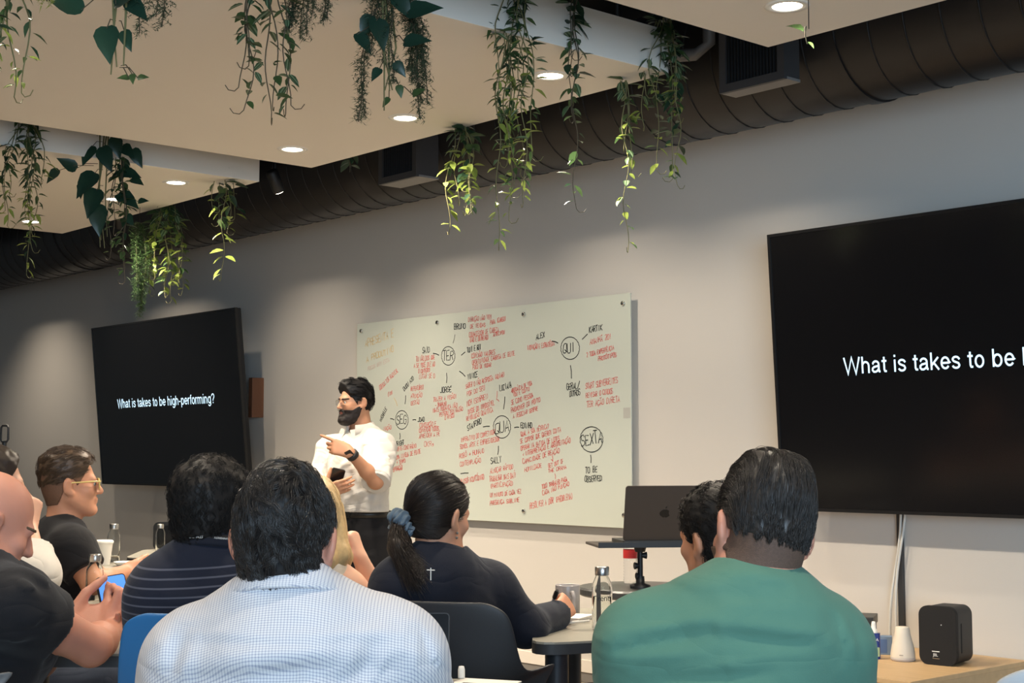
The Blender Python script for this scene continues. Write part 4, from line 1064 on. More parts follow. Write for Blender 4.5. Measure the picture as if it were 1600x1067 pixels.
# the phone in his lower hand
mid = (np.array(tipR['index']) + J['wr']) / 2
pw = S.O + S.M @ (J['wr'] + S.cam(0.055, 0.055, 0.02))
ph = thing('smartphone', 'black phone held in the presenter lower hand', 'phone', pw)
def phone_geo(t, w, h, right, up, screen=None, body=M_black):
    right, up = unit(right), unit(up); up = unit(up - right * (up @ right)); nrm = np.cross(right, up)
    Mx = Matrix.Identity(4)
    for i, cc in enumerate((right, up, nrm)):
        for j in range(3): Mx[j][i] = cc[j]
    a = MB().prism(round_rect(w, h, 0.009, 4), -0.004, 0.004); a.xf(Mx).build('case', body, t)
    b = MB().prism(round_rect(w - 0.005, h - 0.005, 0.007, 4), 0.004, 0.0046); b.xf(Mx).build('screen', screen or M_screen, t)
    return Mx
phone_geo(ph, 0.072, 0.145, RIGHT * 0.92 - UPZ * 0.22 + FWD_H * 0.3, UPZ * 0.9 + RIGHT * 0.10 - FWD_H * 0.35)

# ------------------------------------------------------------------ the audience
def hands_rest(J, per, g=1.0):
    a, ta = hand_prims(J['wl'], unit(J['wl'] - J['el']) * A3(1, 1, 0.3), A3(0, 0, -1), False)
    b, tb = hand_prims(J['wr'], unit(J['wr'] - J['er']) * A3(1, 1, 0.3), A3(0, 0, -1), True)
    return a, b

# man in the pale checked shirt, back to the camera
Pa = Person(450, 2.42, 0)
J = seated(Pa, 0.55, (0, -0.06))
J.update(ch=Pa.px(450, 1085, 2.44), nb=Pa.px(451, 936, 2.42), sl=Pa.px(296, 1036, 2.44), sr=Pa.px(620, 1022, 2.44), el=Pa.px(246, 1225, 2.60), er=Pa.px(690, 1195, 2.64), hc=Pa.px(446, 846, 2.44), R=rot_head(3, -3, 1))
J['wl'] = A3(-0.10, 0.46, 0.79); J['wr'] = A3(0.12, 0.46, 0.79)
Ha, Hb = hands_rest(J, Pa)
person_base(Pa, J, 'person', 'dark wavy-haired man in a pale checked shirt, nearest the camera, seen from behind', SK_pink, 1.02, 0.95, res=0.006, hands=(Ha, Hb), trousers=FB_jean)
hc, R = J['hc'], J['R']; hpn = head_prims(hc, R, 0.95, ears=False) + [Cone(hc + R @ A3(0, -0.028, -0.045), J['nb'], 0.056, 0.058, 0.03)]
CK = check_cloth('checked_shirt', srgb(214, 212, 212), srgb(152, 155, 172), 0.0052, 0.36)
ts = torso_prims(J['pel'], J['ch'], J['nb'], J['sl'], J['sr'], 1.06)
slv = [Cone(J['sl'], J['el'], 0.062, 0.058, 0.05), Cone(J['el'], J['wl'], 0.056, 0.042, 0.04, cut=0.92), Cone(J['sr'], J['er'], 0.062, 0.058, 0.05), Cone(J['er'], J['wr'], 0.058, 0.042, 0.04, cut=0.92)]
yb = 2.31
garment('shirt', Pa, ts + slv, CK, 0.010, 0.0065, clip=((A3(0, 0, 0.44), -Z), (J['nb'] + A3(0, 0.012, -0.012), 0.063)), noise=0.0035, nscale=8, aniso=(1, 1, 0.7),
        folds=fold(Pa, [((262, 1005, yb), (640, 1003, yb), 0.008, 0.004), ((300, 1075, yb), (480, 1040, yb), 0.020, 0.010), ((420, 1062, yb), (600, 1018, yb), 0.018, 0.009), ((270, 1000, yb), (250, 1066, yb), 0.016, 0.010), ((240, 1000, yb), (225, 1060, yb), 0.012, 0.008),
                        ((330, 960, yb), (420, 945, yb), 0.022, 0.007), ((640, 960, yb), (625, 1066, yb), 0.012, 0.007), ((585, 1020, yb), (560, 1066, yb), 0.016, 0.009), ((500, 1066, yb), (620, 1045, yb), 0.016, 0.008), ((660, 990, yb), (690, 1060, yb), 0.014, 0.008)]))
neck_band(Pa, J['nb'] + A3(0, 0.002, 0.014), A3(-0.03, 0.28, 1), Y, 0.062, 0.066, [(0.0, -0.01), (0.0, 0.034), (0.003, 0.040), (0.008, 0.036), (0.040, -0.010), (0.036, -0.014)], CK, 'collar', 40)
reg = region_std(-0.076, -0.045, 0.0)
thA = lambda q: 0.003 + (0.015 * np.clip((q[:, 2] + 0.01) / 0.08, 0, 1) + 0.005 * np.clip((-q[:, 1] - 0.04) / 0.03, 0, 1)) * (1 - 0.85 * np.clip((np.abs(q[:, 0]) - 0.035) / 0.03, 0, 1))
hair_cap(Pa, hpn, hc, R, 0.95, reg, thA, HR_black, 0.0045, 0.008, 38)
def flowA(q):
    w = np.clip((-q[:, 1] + 0.0) / 0.08, 0, 1); sw = np.sin(q[:, 0] * 55 + q[:, 2] * 40) * 0.6
    return np.stack([q[:, 0] * 5 * (1 - w) + w * (q[:, 0] * 3 + sw), -(1 - w) * 0.9, -w * 0.9 - np.clip(np.abs(q[:, 0]) - 0.04, 0, 1) * 12], 1)
comb(Pa, hpn, hc, R, 0.95, lambda q: np.maximum(reg(q), np.where(np.abs(q[:, 0]) > 0.05, 0.046 - np.hypot(q[:, 1] + 0.006, q[:, 2] + 0.012), -1)), flowA, lambda q: 0.030 + 0.03 * np.clip((q[:, 2] + 0.03) / 0.12, 0, 1), HR_wavelit, thA, 620, 16, 10, lift=0.006, spread=0.0028, rad=0.0005, wave=0.8, wfreq=0.9, seed=2, rise=0.003)  # strands lighter than the black cap: hair highlights put into the colour

# man in the green T-shirt, back to the camera on the right
Pb = Person(1165, 2.5, -6)
J = seated(Pb, 0.55, (0, -0.06))
J.update(ch=Pb.px(1150, 1075, 2.5), nb=Pb.px(1174, 912, 2.5), sl=Pb.px(1004, 1006, 2.5), sr=Pb.px(1294, 1014, 2.52), el=Pb.px(972, 1195, 2.62), er=Pb.px(1326, 1195, 2.62), hc=Pb.px(1188, 834, 2.54), R=rot_head(-8, -6, 11))
J['wl'] = A3(-0.14, 0.46, 0.79); J['wr'] = A3(0.16, 0.46, 0.79)
Ha, Hb = hands_rest(J, Pb)
person_base(Pb, J, 'person', 'man in a green T-shirt with faded dark hair, seen from behind on the right', SK_pink, 1.04, 0.95, res=0.006, hands=(Ha, Hb), trousers=FB_jean, neck=0.062)
hc, R = J['hc'], J['R']; hpn = head_prims(hc, R, 0.925, ears=False) + [Cone(hc + R @ A3(0, -0.028, -0.045), J['nb'], 0.060, 0.064, 0.03)]
ts = torso_prims(J['pel'], J['ch'], J['nb'], J['sl'], J['sr'], 1.04)
slv = [Cone(J['sl'], J['el'], 0.063, 0.060, 0.05, cut=0.30), Cone(J['sr'], J['er'], 0.063, 0.060, 0.05, cut=0.45)]
yb = 2.38
garment('t_shirt', Pb, ts + slv, FB_green, 0.009, 0.0065, clip=((A3(0, 0, 0.44), -Z), (J['nb'] + A3(0, 0.012, -0.012), 0.063)), noise=0.0028, nscale=7, aniso=(0.8, 1, 1.2),
        folds=fold(Pb, [((955, 1015, yb), (1110, 990, yb), 0.012, 0.009), ((1110, 990, yb), (1290, 1012, yb), 0.012, 0.007), ((950, 1050, yb), (1120, 1035, yb), 0.010, 0.006), ((1000, 1066, yb), (1200, 1052, yb), 0.012, 0.007),
                        ((1100, 925, yb), (1230, 935, yb), 0.014, 0.006), ((1130, 900, yb), (1240, 918, yb), 0.010, 0.006), ((962, 975, yb), (945, 1050, yb), 0.010, 0.007), ((1332, 970, yb), (1345, 1050, yb), 0.010, 0.007), ((1060, 905, yb), (1130, 960, yb), 0.016, 0.004)]))
neck_band(Pb, J['nb'] + A3(0, 0.004, 0.002), A3(0.06, 0.30, 1), Y, 0.066, 0.070, [(0.0, -0.012), (0.0, 0.008), (0.004, 0.010), (0.010, 0.006), (0.014, -0.012)], FB_green, 'neck_rib', 0)
reg = region_std(-0.100, -0.045, 0.0)
hair_cap(Pb, hpn, hc, R, 0.95, reg, 0.0022, HR_fade, 0.0045, name='clipped_hair')
def regB(q): return np.maximum(reg(q), -0.024 - 0.12 * q[:, 0] + 0.10 * np.abs(q[:, 0]) - q[:, 2])
thB = lambda q: 0.0022 + 0.004 * np.clip((q[:, 2] + 0.03) / 0.05, 0, 1) + 0.030 * np.clip((q[:, 2] - 0.03) / 0.09, 0, 1) * (1 - 0.6 * np.clip((np.abs(q[:, 0]) - 0.04) / 0.03, 0, 1))
hair_cap(Pb, hpn, hc, R, 0.95, regB, thB, HR_ash, 0.0045, 0.006, 50, aniso=(1.3, 0.5, 0.5))
def flowB(q):
    w = np.clip((-q[:, 1] + 0.01) / 0.09, 0, 1)
    return np.stack([0.25 * (1 - w) + q[:, 0] * 1.0, -(1 - w) - 0.1, -w * 1.0 + 0.1], 1)
comb(Pb, hpn, hc, R, 0.95, lambda q: np.maximum(regB(q), np.where(np.abs(q[:, 0]) > 0.05, 0.040 - np.hypot(q[:, 1] + 0.006, q[:, 2] + 0.012), -1)), flowB, lambda q: 0.006 + 0.045 * np.clip((q[:, 2] + 0.03) / 0.13, 0, 1), HR_ash, thB, 700, 16, 9, lift=0.003, spread=0.0026, rad=0.0005, wave=0.12, seed=5, rise=0.002)
hair_cap(Pb, head_prims(hc, R, 0.95, ears=False), hc, R, 0.95, lambda q: np.maximum(np.maximum(q[:, 2] + 0.03, 0.0 - q[:, 1]), -0.12 - q[:, 2]), 0.004, HR_fade, 0.005, name='beard')

# man in the striped navy polo
Pc = Person(335, 3.272, 12)
J = seated(Pc, 0.55, (0, -0.06))
J.update(ch=Pc.px(335, 990, 3.272), nb=Pc.px(336, 862, 3.272), sl=Pc.px(256, 932, 3.235), sr=Pc.px(441, 925, 3.329), el=Pc.px(244, 1060, 3.37), er=Pc.px(470, 1060, 3.46), hc=Pc.px(332, 802, 3.291), R=rot_head(6, -2, 2))
J['wl'] = A3(-0.14, 0.42, 0.79); J['wr'] = A3(0.14, 0.44, 0.79)
Ha, Hb = hands_rest(J, Pc)
person_base(Pc, J, 'person', 'man in a navy striped polo with a lanyard, seen from behind on a blue chair', SK_tan, 0.94, 0.95, res=0.0075, hands=(Ha, Hb), trousers=FB_jean)
hc, R = J['hc'], J['R']; hpn = head_prims(hc, R, 0.95, ears=False) + [Cone(hc + R @ A3(0, -0.028, -0.045), J['nb'], 0.056, 0.060, 0.03)]
ST = stripe_cloth('striped_polo', srgb(30, 34, 48), srgb(82, 84, 96), 0.0190, 0.20, P(335, 878, 3.272)[2])
ts = torso_prims(J['pel'], J['ch'], J['nb'], J['sl'], J['sr'], 0.98)
slv = [Cone(J['sl'], J['el'], 0.062, 0.058, 0.05, cut=0.85), Cone(J['sr'], J['er'], 0.062, 0.058, 0.05, cut=0.85)]
garment('polo_shirt', Pc, ts + slv, ST, 0.012, 0.008, clip=((A3(0, 0, 0.44), -Z), (J['nb'] + A3(0, 0.012, -0.012), 0.063)), noise=0.003, nscale=8)
neck_band(Pc, J['nb'] + A3(0, 0.004, 0.006), A3(0, 0.25, 1), Y, 0.064, 0.068, [(0.0, -0.01), (0.0, 0.034), (0.003, 0.038), (0.008, 0.034), (0.030, -0.002), (0.026, -0.008)], FB_navy, 'collar', 40)
neck_band(Pc, J['nb'] + A3(0, 0.004, 0.012), A3(0, 0.25, 1), Y, 0.082, 0.086, [(0.004, -0.008), (0.000, 0.012), (0.002, 0.012), (0.007, -0.008)], mat('lanyard_black', (0.012, 0.012, 0.014), 0.6), 'lanyard', 40)
M_print = mat('white_print', (0.72, 0.72, 0.70), 0.6)
for txt, w_, az in (('STARTSE', 0.032, -4), ('UNIVERSITY', 0.030, -36), ('UNIVERSITY', 0.030, 30)):
    me = text_mesh(txt, 0.02, 'lanyard_print'); fit_text(me, w_)
    o = obj('lanyard_print', me, M_print, Pc.root); a = math.radians(-90 + az)
    rr = 0.0915
    upn = unit(A3(0, 0.25, 1)); fwn = np.cross(upn, X) * -1; fwn = unit(np.cross(upn, unit(np.cross(Y, upn))))
    rtn = unit(np.cross(Y, upn)); out = rtn * math.cos(a) + fwn * math.sin(a); tang = -rtn * math.sin(a) + fwn * math.cos(a)
    c = J['nb'] + A3(0, 0.004, 0.012) + rtn * rr * math.cos(a) + fwn * (rr + 0.003) * math.sin(a) + upn * 0.003 + out * 0.0012
    zz = unit(out + upn * 0.18); yy = -unit(upn - zz * (upn @ zz)); xx = np.cross(yy, zz); Mx = Matrix.Identity(4)
    for i, cc in enumerate((xx, yy, zz)):
        for j in range(3): Mx[j][i] = cc[j]
        Mx[i][3] = c[i]
    o.matrix_local = Mx
reg = region_std(-0.085, -0.04, 0.0)
thC = lambda q: 0.008 + 0.010 * np.clip(q[:, 2] / 0.08, 0, 1)
hair_cap(Pc, hpn, hc, R, 0.95, reg, thC, HR_soft, 0.005, 0.006, 60)
comb(Pc, hpn, hc, R, 0.95, reg, lambda q: np.stack([q[:, 0] * 4, -0.3 + 0 * q[:, 0], -0.6 + q[:, 2] * 4], 1), 0.018, HR_soft, thC, 620, 9, 6, lift=0.003, spread=0.0035, rad=0.0006, wave=1.0, wfreq=0.8, seed=6, rise=0.003)

# woman with the ponytail, in navy, writing at the table
Pd = Person(690, 4.0, 28)
J = seated(Pd, 0.54, (0, -0.06), g=0.9)
J.update(ch=Pd.px(690, 985, 3.98), nb=Pd.px(688, 868, 3.98), sl=Pd.px(620, 920, 3.92), sr=Pd.px(766, 920, 4.10), el=Pd.px(640, 1005, 4.15), er=Pd.px(822, 980, 4.14), wr=Pd.px(873, 961, 4.34), hc=Pd.px(686, 806, 4.0), R=rot_head(12, -6, 3))
J['wl'] = Pd.px(760, 965, 4.45)
dR = unit(J['wr'] - J['er'])
HRd, tip = hand_prims(J['wr'], Pd.cam(0.35, 0.28, 0.75), Pd.cam(-0.75, -0.55, 0.2), True, {'index': (30, 40, 20), 'middle': (40, 50, 30), 'ring': (50, 60, 30), 'pinky': (55, 60, 30)}, (0.75, 0.2, 0.6), (0.9, -0.1, 0.5), 0.9)
HLd, _ = hand_prims(J['wl'], Pd.cam(0.8, 0.0, 0.5), Pd.cam(0, -1, 0), False, None, s=0.9)
person_base(Pd, J, 'person', 'woman in a navy top, dark ponytail tied with a blue-grey scrunchie, writing', SK_tan, 0.9, 0.90, True, res=0.0065, hands=(HRd, HLd), trousers=FB_black, neck=0.052)
hc, R = J['hc'], J['R']; hpn = head_prims(hc, R, 0.90, True, ears=False) + [Cone(hc + R @ A3(0, -0.028, -0.045), J['nb'], 0.048, 0.052, 0.03)]
ts = torso_prims(J['pel'], J['ch'], J['nb'], J['sl'], J['sr'], 0.95, True)
slv = [Cone(J['sl'], J['el'], 0.060, 0.050, 0.05), Cone(J['el'], J['wl'], 0.048, 0.034, 0.03, cut=0.97), Cone(J['sr'], J['er'], 0.056, 0.046, 0.05), Cone(J['er'], J['wr'], 0.044, 0.033, 0.03, cut=0.97)]
garment('navy_top', Pd, ts + slv, FB_navy, 0.010, 0.007, clip=((A3(0, 0, 0.44), -Z), (J['nb'] + A3(0, 0.012, -0.012), 0.063)), noise=0.003, nscale=8)
neck_band(Pd, J['nb'] + A3(0, 0.004, 0.006), A3(0, 0.3, 1), Y, 0.060, 0.064, [(0.0, -0.02), (0.0, 0.016), (0.004, 0.018), (0.010, 0.012), (0.018, -0.02)], FB_navy, 'collar', 0)
reg = lambda q: np.maximum(hl(q, [-0.09, -0.04, 0.0, 0.03, 0.06, 0.09, 0.13], [-0.05, -0.022, 0.02, 0.05, 0.068, 0.08, 0.09]), np.interp(q[:, 1], [-0.11, -0.05, -0.02, 0.01], [-0.075, -0.07, -0.03, -0.03]) - q[:, 2])
thD = lambda q: 0.007 + 0.006 * np.clip(q[:, 2] / 0.1, 0, 1)
hair_cap(Pd, hpn, hc, R, 0.90, reg, thD, HR_brown, 0.0045, 0.004, 40, aniso=(1, 0.3, 0.6))
tie = A3(-0.035, -0.118, -0.035)                     # where the ponytail is tied, in head space
def flowD(q):
    v = tie - q; v[:, 2] += 0.02; return v / (np.linalg.norm(v, axis=1, keepdims=True) + 1e-6)
comb(Pd, hpn, hc, R, 0.90, reg, flowD, lambda q: np.clip(np.linalg.norm(q - tie, axis=1) * 0.85, 0.02, 0.15), HR_brown, thD, 420, 10, 10, lift=0.002, spread=0.003, rad=0.0005, seed=8, jit=0.1)
tw = hc + R @ (tie * 0.9)
def pony(per, tw, end, n, rad, spread, mt, seed, bow, name='ponytail'):
    rs = np.random.RandomState(seed); K = 14; t = np.linspace(0, 1, K)[None, :, None]
    b = rs.randn(n, 1, 3) * 0.010; e = rs.randn(n, 1, 3) * spread * A3(1, 1, 1.4); mid = rs.randn(n, 1, 3) * spread * 1.0
    base = tw + b; tip_ = end + e; bw = np.asarray(bow) + mid
    p = base * (1 - t) ** 2 + (tw + (end - tw) * 0.45 + bw) * 2 * t * (1 - t) + tip_ * t ** 2
    o = per.kid(name, strand_mesh(name, p, rad), mt); o['kind'] = 'stuff'; return o
end = Pd.px(650, 902, 3.84)
pony(Pd, tw, end, 1500, 0.0011, 0.016, HR_brown, 3, Pd.cam(-0.05, 0.03, -0.03))
mp_ = tw + (end - tw) * 0.45 + Pd.cam(-0.022, 0.0, -0.01)
Cn = [Cone(tw, mp_, 0.018, 0.028, 0.03), Cone(mp_, end, 0.028, 0.006, 0.03)]
lo, hi = bounds(Cn); Pd.kid('ponytail_core', skin_mesh('ponytail_core', lambda p: field(Cn, p) + 0.004 * vnoise(p * A3(1, 1, 0.2), 90), lo, hi, 0.005), HR_brown)
SCR = fabric('scrunchie_cloth', srgb(92, 106, 118), 0.85)
axs = unit(tw - hc + Pd.cam(-0.02, -0.03, 0)); u0 = unit(np.cross(axs, Z)); w0 = np.cross(axs, u0); tc_ = tw + axs * 0.006
def scr(p):
    e = p - tc_; x_, y_, z_ = e @ u0, e @ w0, e @ axs; a_ = np.arctan2(y_, x_); ph_ = np.arctan2(z_, np.hypot(x_, y_) - 0.026)
    return np.hypot(np.hypot(x_, y_) - 0.026, z_ * 0.8) - 0.016 - 0.0045 * np.sin(13 * a_ + 2.0 * np.sin(ph_ * 2)) * np.abs(np.cos(ph_ / 2)) - 0.003 * np.sin(5 * a_ + 1)
Pd.kid('scrunchie', skin_mesh('scrunchie', scr, tc_ - 0.06, tc_ + 0.06, 0.003), SCR)
for k in range(2):
    c = hc + R @ A3(0.086, -0.004, -0.045 - 0.014 * k) * 0.9
    m = bmesh.new(); bmesh.ops.create_uvsphere(m, u_segments=10, v_segments=8, radius=0.004); me = bpy.data.meshes.new('earring'); m.to_mesh(me); m.free(); Pd.kid('earring', me, M_steel).location = c
lw = Pd.px(690, 892, 3.84)
lg_ = MB().tube([lw + A3(0, -0.055, 0.012), lw + A3(0, -0.055, -0.02)], 0.0015, 6).tube([lw + A3(-0.012, -0.055, 0.006), lw + A3(0.012, -0.055, 0.006)], 0.0015, 6)
lg_.build('back_emblem', M_print, Pd.root)

# dark-haired man between the laptop and the green T-shirt
Pe = Person(1120, 3.85, -30)
J = seated(Pe, 0.55, (0, -0.06))
hcw = Pe.px(1120, 842, 3.85)
J.update(ch=hcw + A3(0, -0.10, -0.48), nb=hcw + A3(0, -0.05, -0.16), sl=hcw + A3(-0.17, -0.05, -0.26), sr=hcw + A3(0.17, -0.05, -0.26), el=hcw + A3(-0.24, 0.10, -0.52), er=hcw + A3(0.24, 0.10, -0.52), wl=hcw + A3(-0.13, 0.33, -0.36), wr=hcw + A3(0.10, 0.34, -0.36), hc=hcw, R=rot_head(-6, -4, -3))
J['wl'][2] = J['wr'][2] = 0.66; J['wl'][1] -= 0.04; J['wr'][1] -= 0.04
Ha, Hb = hands_rest(J, Pe)
person_base(Pe, J, 'person', 'dark-haired man half hidden behind the green T-shirt, next to the laptop', SK_tan, 0.98, 1.04, res=0.008, hands=(Ha, Hb), trousers=FB_jean)
hc, R = J['hc'], J['R']; hpn = head_prims(hc, R, 1.04, ears=False) + [Cone(hc + R @ A3(0, -0.028, -0.045), J['nb'], 0.056, 0.060, 0.03)]
ts = torso_prims(J['pel'], J['ch'], J['nb'], J['sl'], J['sr'], 1.02)
garment('t_shirt', Pe, ts + [Cone(J['sl'], J['el'], 0.064, 0.060, 0.05, cut=0.7), Cone(J['sr'], J['er'], 0.064, 0.060, 0.05, cut=0.7)], FB_black, 0.010, 0.010, clip=((A3(0, 0, 0.44), -Z), (J['nb'] + A3(0, 0.012, -0.012), 0.063)))
reg = region_std(-0.092, -0.03, 0.0)
thE = lambda q: 0.008 + 0.012 * np.clip(q[:, 2] / 0.1, 0, 1)
hair_cap(Pe, hpn, hc, R, 1.04, reg, thE, HR_soft, 0.005, 0.008, 45)
comb(Pe, hpn, hc, R, 1.04, reg, lambda q: np.stack([q[:, 0] * 4, -0.4 + 0 * q[:, 0], -0.6 + q[:, 2] * 5], 1), 0.026, HR_soft, thE, 360, 9, 7, lift=0.005, spread=0.004, rad=0.0006, wave=0.7, wfreq=0.8, seed=9, rise=0.004)

# blonde woman leaning her chin on a fist
Pf = Person(492, 4.3, 16)
J = seated(Pf, 0.54, (0, -0.06), g=0.88)
J.update(ch=Pf.px(500, 985, 4.28), nb=Pf.px(492, 868, 4.28), sl=Pf.px(418, 915, 4.25), sr=Pf.px(546, 924, 4.32), el=Pf.px(430, 1010, 4.45), er=Pf.px(600, 955, 4.50), wr=Pf.px(563, 873, 4.46), hc=Pf.px(487, 806, 4.32), R=rot_head(10, 0, 4))
J['wl'] = A3(-0.02, 0.42, 0.79)
HRf, _ = hand_prims(J['wr'], Pf.cam(-0.30, 0.9, -0.05), Pf.cam(-0.85, -0.25, 0.3), True, {'index': (75, 85, 50), 'middle': (78, 88, 50), 'ring': (80, 88, 50), 'pinky': (82, 88, 50)}, (0.55, 0.2, 0.8), (0.5, -0.5, 0.7), 0.88)
HLf, _ = hand_prims(J['wl'], A3(0.5, 0.6, 0), A3(0, 0, -1), False, None, s=0.88)
person_base(Pf, J, 'person', 'blonde woman with bare arms resting her chin on her fist', SK_fair, 0.88, 0.92, True, res=0.0065, hands=(HRf, HLf), trousers=FB_khaki, neck=0.05)
hc, R = J['hc'], J['R']; hpn = head_prims(hc, R, 0.92, True, ears=False) + [Cone(hc + R @ A3(0, -0.028, -0.045), J['nb'], 0.050, 0.050, 0.03)]
ts = torso_prims(J['pel'], J['ch'], J['nb'], J['sl'] * 0.75 + J['nb'] * 0.25, J['sr'] * 0.75 + J['nb'] * 0.25, 0.93, True)
garment('sleeveless_top', Pf, ts[:3], fabric('top_cream', srgb(206, 190, 170)), 0.010, 0.010, clip=((A3(0, 0, 0.44), -Z), (J['nb'] + A3(0, 0.012, -0.012), 0.063)))
reg = region_std(-0.12, -0.11, 0.0)
hair_cap(Pf, hpn, hc, R, 0.92, reg, lambda q: 0.012 + 0.006 * np.clip(q[:, 2] / 0.1, 0, 1), HR_blond, 0.005, 0.004, 40, aniso=(1, 1, 0.3))
lh = []
for k, (ang, zz) in enumerate(((-70, 0), (-25, 0), (20, 0), (60, 0), (95, 0), (135, 0))):
    a = math.radians(ang - 90); b = hc + R @ A3(0.074 * math.cos(a), 0.080 * math.sin(a) - 0.012, 0.0); e = A3(b[0] + 0.010 * math.cos(a), b[1] + 0.012 * math.sin(a), hc[2] - 0.23 + 0.02 * math.sin(k * 2))
    lh += [Cone(b + A3(0, 0, 0.03), (b + e) / 2 + A3(0.018 * math.cos(a), 0.012 * math.sin(a), 0), 0.026, 0.030, 0.03), Cone((b + e) / 2 + A3(0.018 * math.cos(a), 0.012 * math.sin(a), 0), e, 0.030, 0.010, 0.03)]
lo, hi = bounds(lh); Pf.kid('long_hair', skin_mesh('long_hair', lambda p: field(lh, p) + 0.006 * vnoise(p * A3(1, 1, 0.15), 75), lo, hi, 0.006), HR_blond)
rs = np.random.RandomState(11); n_ = 1500; aa = np.radians(rs.uniform(-165, 60, n_) - 45)[:, None]; t_ = np.linspace(0, 1, 14)[None]
rad_ = 0.6 + 0.42 * np.clip(t_ * 3, 0, 1) + 0.10 * np.sin(t_ * 3.1) + rs.randn(n_, 1) * 0.03
hx_ = 0.088 * np.cos(aa) * rad_; hy_ = 0.098 * np.sin(aa) * rad_ - 0.012; hz_ = 0.105 - (0.32 + rs.randn(n_, 1) * 0.02) * t_ ** 1.15
pp_ = hc + np.stack([hx_ + 0.004 * np.sin(t_ * 9 + aa * 5), hy_, hz_], -1)
o_ = Pf.kid('hair_strands', strand_mesh('hair_strands', pp_, 0.0012), HR_blond); o_['kind'] = 'stuff'

# man in the black T-shirt with pale glasses, in profile
Pg = Person(100, 5.4, 66)
J = seated(Pg, 0.55, (0, -0.10))
J.update(ch=Pg.px(92, 905, 5.42), nb=Pg.px(100, 822, 5.42), sl=Pg.px(72, 848, 5.60), sr=Pg.px(112, 858, 5.24), el=Pg.px(172, 915, 5.75), er=Pg.px(148, 915, 5.20), wr=Pg.px(196, 893, 5.42), wl=Pg.px(205, 886, 5.72), hc=Pg.px(110, 757, 5.42), R=rot_head(3, 2, 0))
HRg, _ = hand_prims(J['wr'], Pg.cam(0.8, 0.10, 0.35), Pg.cam(-0.2, -0.55, 0.8), True, {'index': (30, 45, 20), 'middle': (35, 50, 25), 'ring': (40, 50, 25), 'pinky': (40, 50, 25)}, (0.7, 0.5, 0.3), None, 1.0)
HLg, _ = hand_prims(J['wl'], Pg.cam(0.7, 0.05, -0.3), Pg.cam(0, -0.9, -0.3), False, None, s=1.0)
person_base(Pg, J, 'person', 'man in a black T-shirt with pale-framed glasses and a short brown haircut, in profile', SK_tan, 0.97, 0.97, res=0.0065, hands=(HRg, HLg), trousers=FB_jean)
hc, R = J['hc'], J['R']; hpn = head_prims(hc, R, 0.97, ears=False) + [Cone(hc + R @ A3(0, -0.028, -0.045), J['nb'], 0.056, 0.060, 0.03)]
ts = torso_prims(J['pel'], J['ch'], J['nb'], J['sl'], J['sr'], 1.02)
garment('t_shirt', Pg, ts + [Cone(J['sl'], J['el'], 0.066, 0.062, 0.05, cut=0.55), Cone(J['sr'], J['er'], 0.070, 0.064, 0.05, cut=0.58)], FB_black, 0.010, 0.0075, clip=((A3(0, 0, 0.44), -Z), (J['nb'] + A3(0, 0.012, -0.012), 0.063)), noise=0.003)
neck_band(Pg, J['nb'] + A3(0, 0.004, -0.004), A3(0, 0.4, 1), Y, 0.066, 0.072, [(0.0, -0.012), (0.0, 0.006), (0.006, 0.006), (0.014, -0.012)], FB_black, 'neck_rib', 0)
reg = region_std(-0.080, -0.02, 0.0)
hair_cap(Pg, hpn, hc, R, 0.97, reg, 0.0025, HR_fade2, 0.0045, name='clipped_hair')
regG = lambda q: np.maximum(reg(q), 0.018 - q[:, 2] + 0.25 * q[:, 1])
thG = lambda q: 0.0024 + 0.022 * np.clip((q[:, 2] - 0.035) / 0.07, 0, 1)
hair_cap(Pg, hpn, hc, R, 0.97, regG, thG, HR_lbrown, 0.0045, 0.007, 55, aniso=(1, 0.5, 1))
comb(Pg, hpn, hc, R, 0.97, regG, lambda q: np.stack([0.2 + 0 * q[:, 0], 0.9 + 0 * q[:, 0], 0.3 - q[:, 1] * 3], 1), 0.032, HR_lbrown, thG, 260, 9, 7, lift=0.003, spread=0.004, rad=0.0008, seed=12, rise=0.006)
eyes(Pg, hc, R, 0.97)
glasses(Pg, hc, R, 0.97, mat('pale_rim', srgb(214, 190, 120), 0.35, metal=0.2), mat('tinted_lens', (0.10, 0.06, 0.03), 0.05, trans=0.3), True, 0.0024)

# bald man at the left edge, holding a phone
Ph = Person(-18, 3.55, 50)
J = seated(Ph, 0.56, (0, -0.12))
J.update(ch=Ph.px(-10, 1005, 3.56), nb=Ph.px(-24, 890, 3.53), sl=Ph.px(-62, 935, 3.70), sr=Ph.px(22, 948, 3.38), el=Ph.px(60, 1030, 3.80), er=Ph.px(142, 1010, 3.58), wr=Ph.px(178, 984, 3.80), wl=Ph.px(104, 966, 3.78), hc=Ph.px(-14, 818, 3.56), R=rot_head(4, -24, 2))
HRh, _ = hand_prims(J['wr'], Ph.cam(0.25, 0.75, 0.30), Ph.cam(-0.55, 0.2, 0.7), True, {'index': (70, 80, 50), 'middle': (75, 85, 50), 'ring': (78, 85, 50), 'pinky': (78, 85, 50)}, (0.8, 0.1, 0.5), None, 1.05)
HLh, _ = hand_prims(J['wl'], Ph.cam(0.9, -0.02, 0.25), Ph.cam(0.1, 0.65, -0.7), False, {'index': (30, 35, 25), 'middle': (30, 36, 25), 'ring': (30, 36, 25), 'pinky': (30, 36, 25)}, (0.45, 0.8, 0.35), (0.75, 0.65, 0.2), 1.10, 0.02)
person_base(Ph, J, 'person', 'bald man in a black T-shirt at the left edge, looking down at a phone', SK_pink, 1.08, 1.04, res=0.006, hands=(HRh, HLh), trousers=FB_khaki, neck=0.064)
hc, R = J['hc'], J['R']; hpn = head_prims(hc, R, 1.044, ears=False)
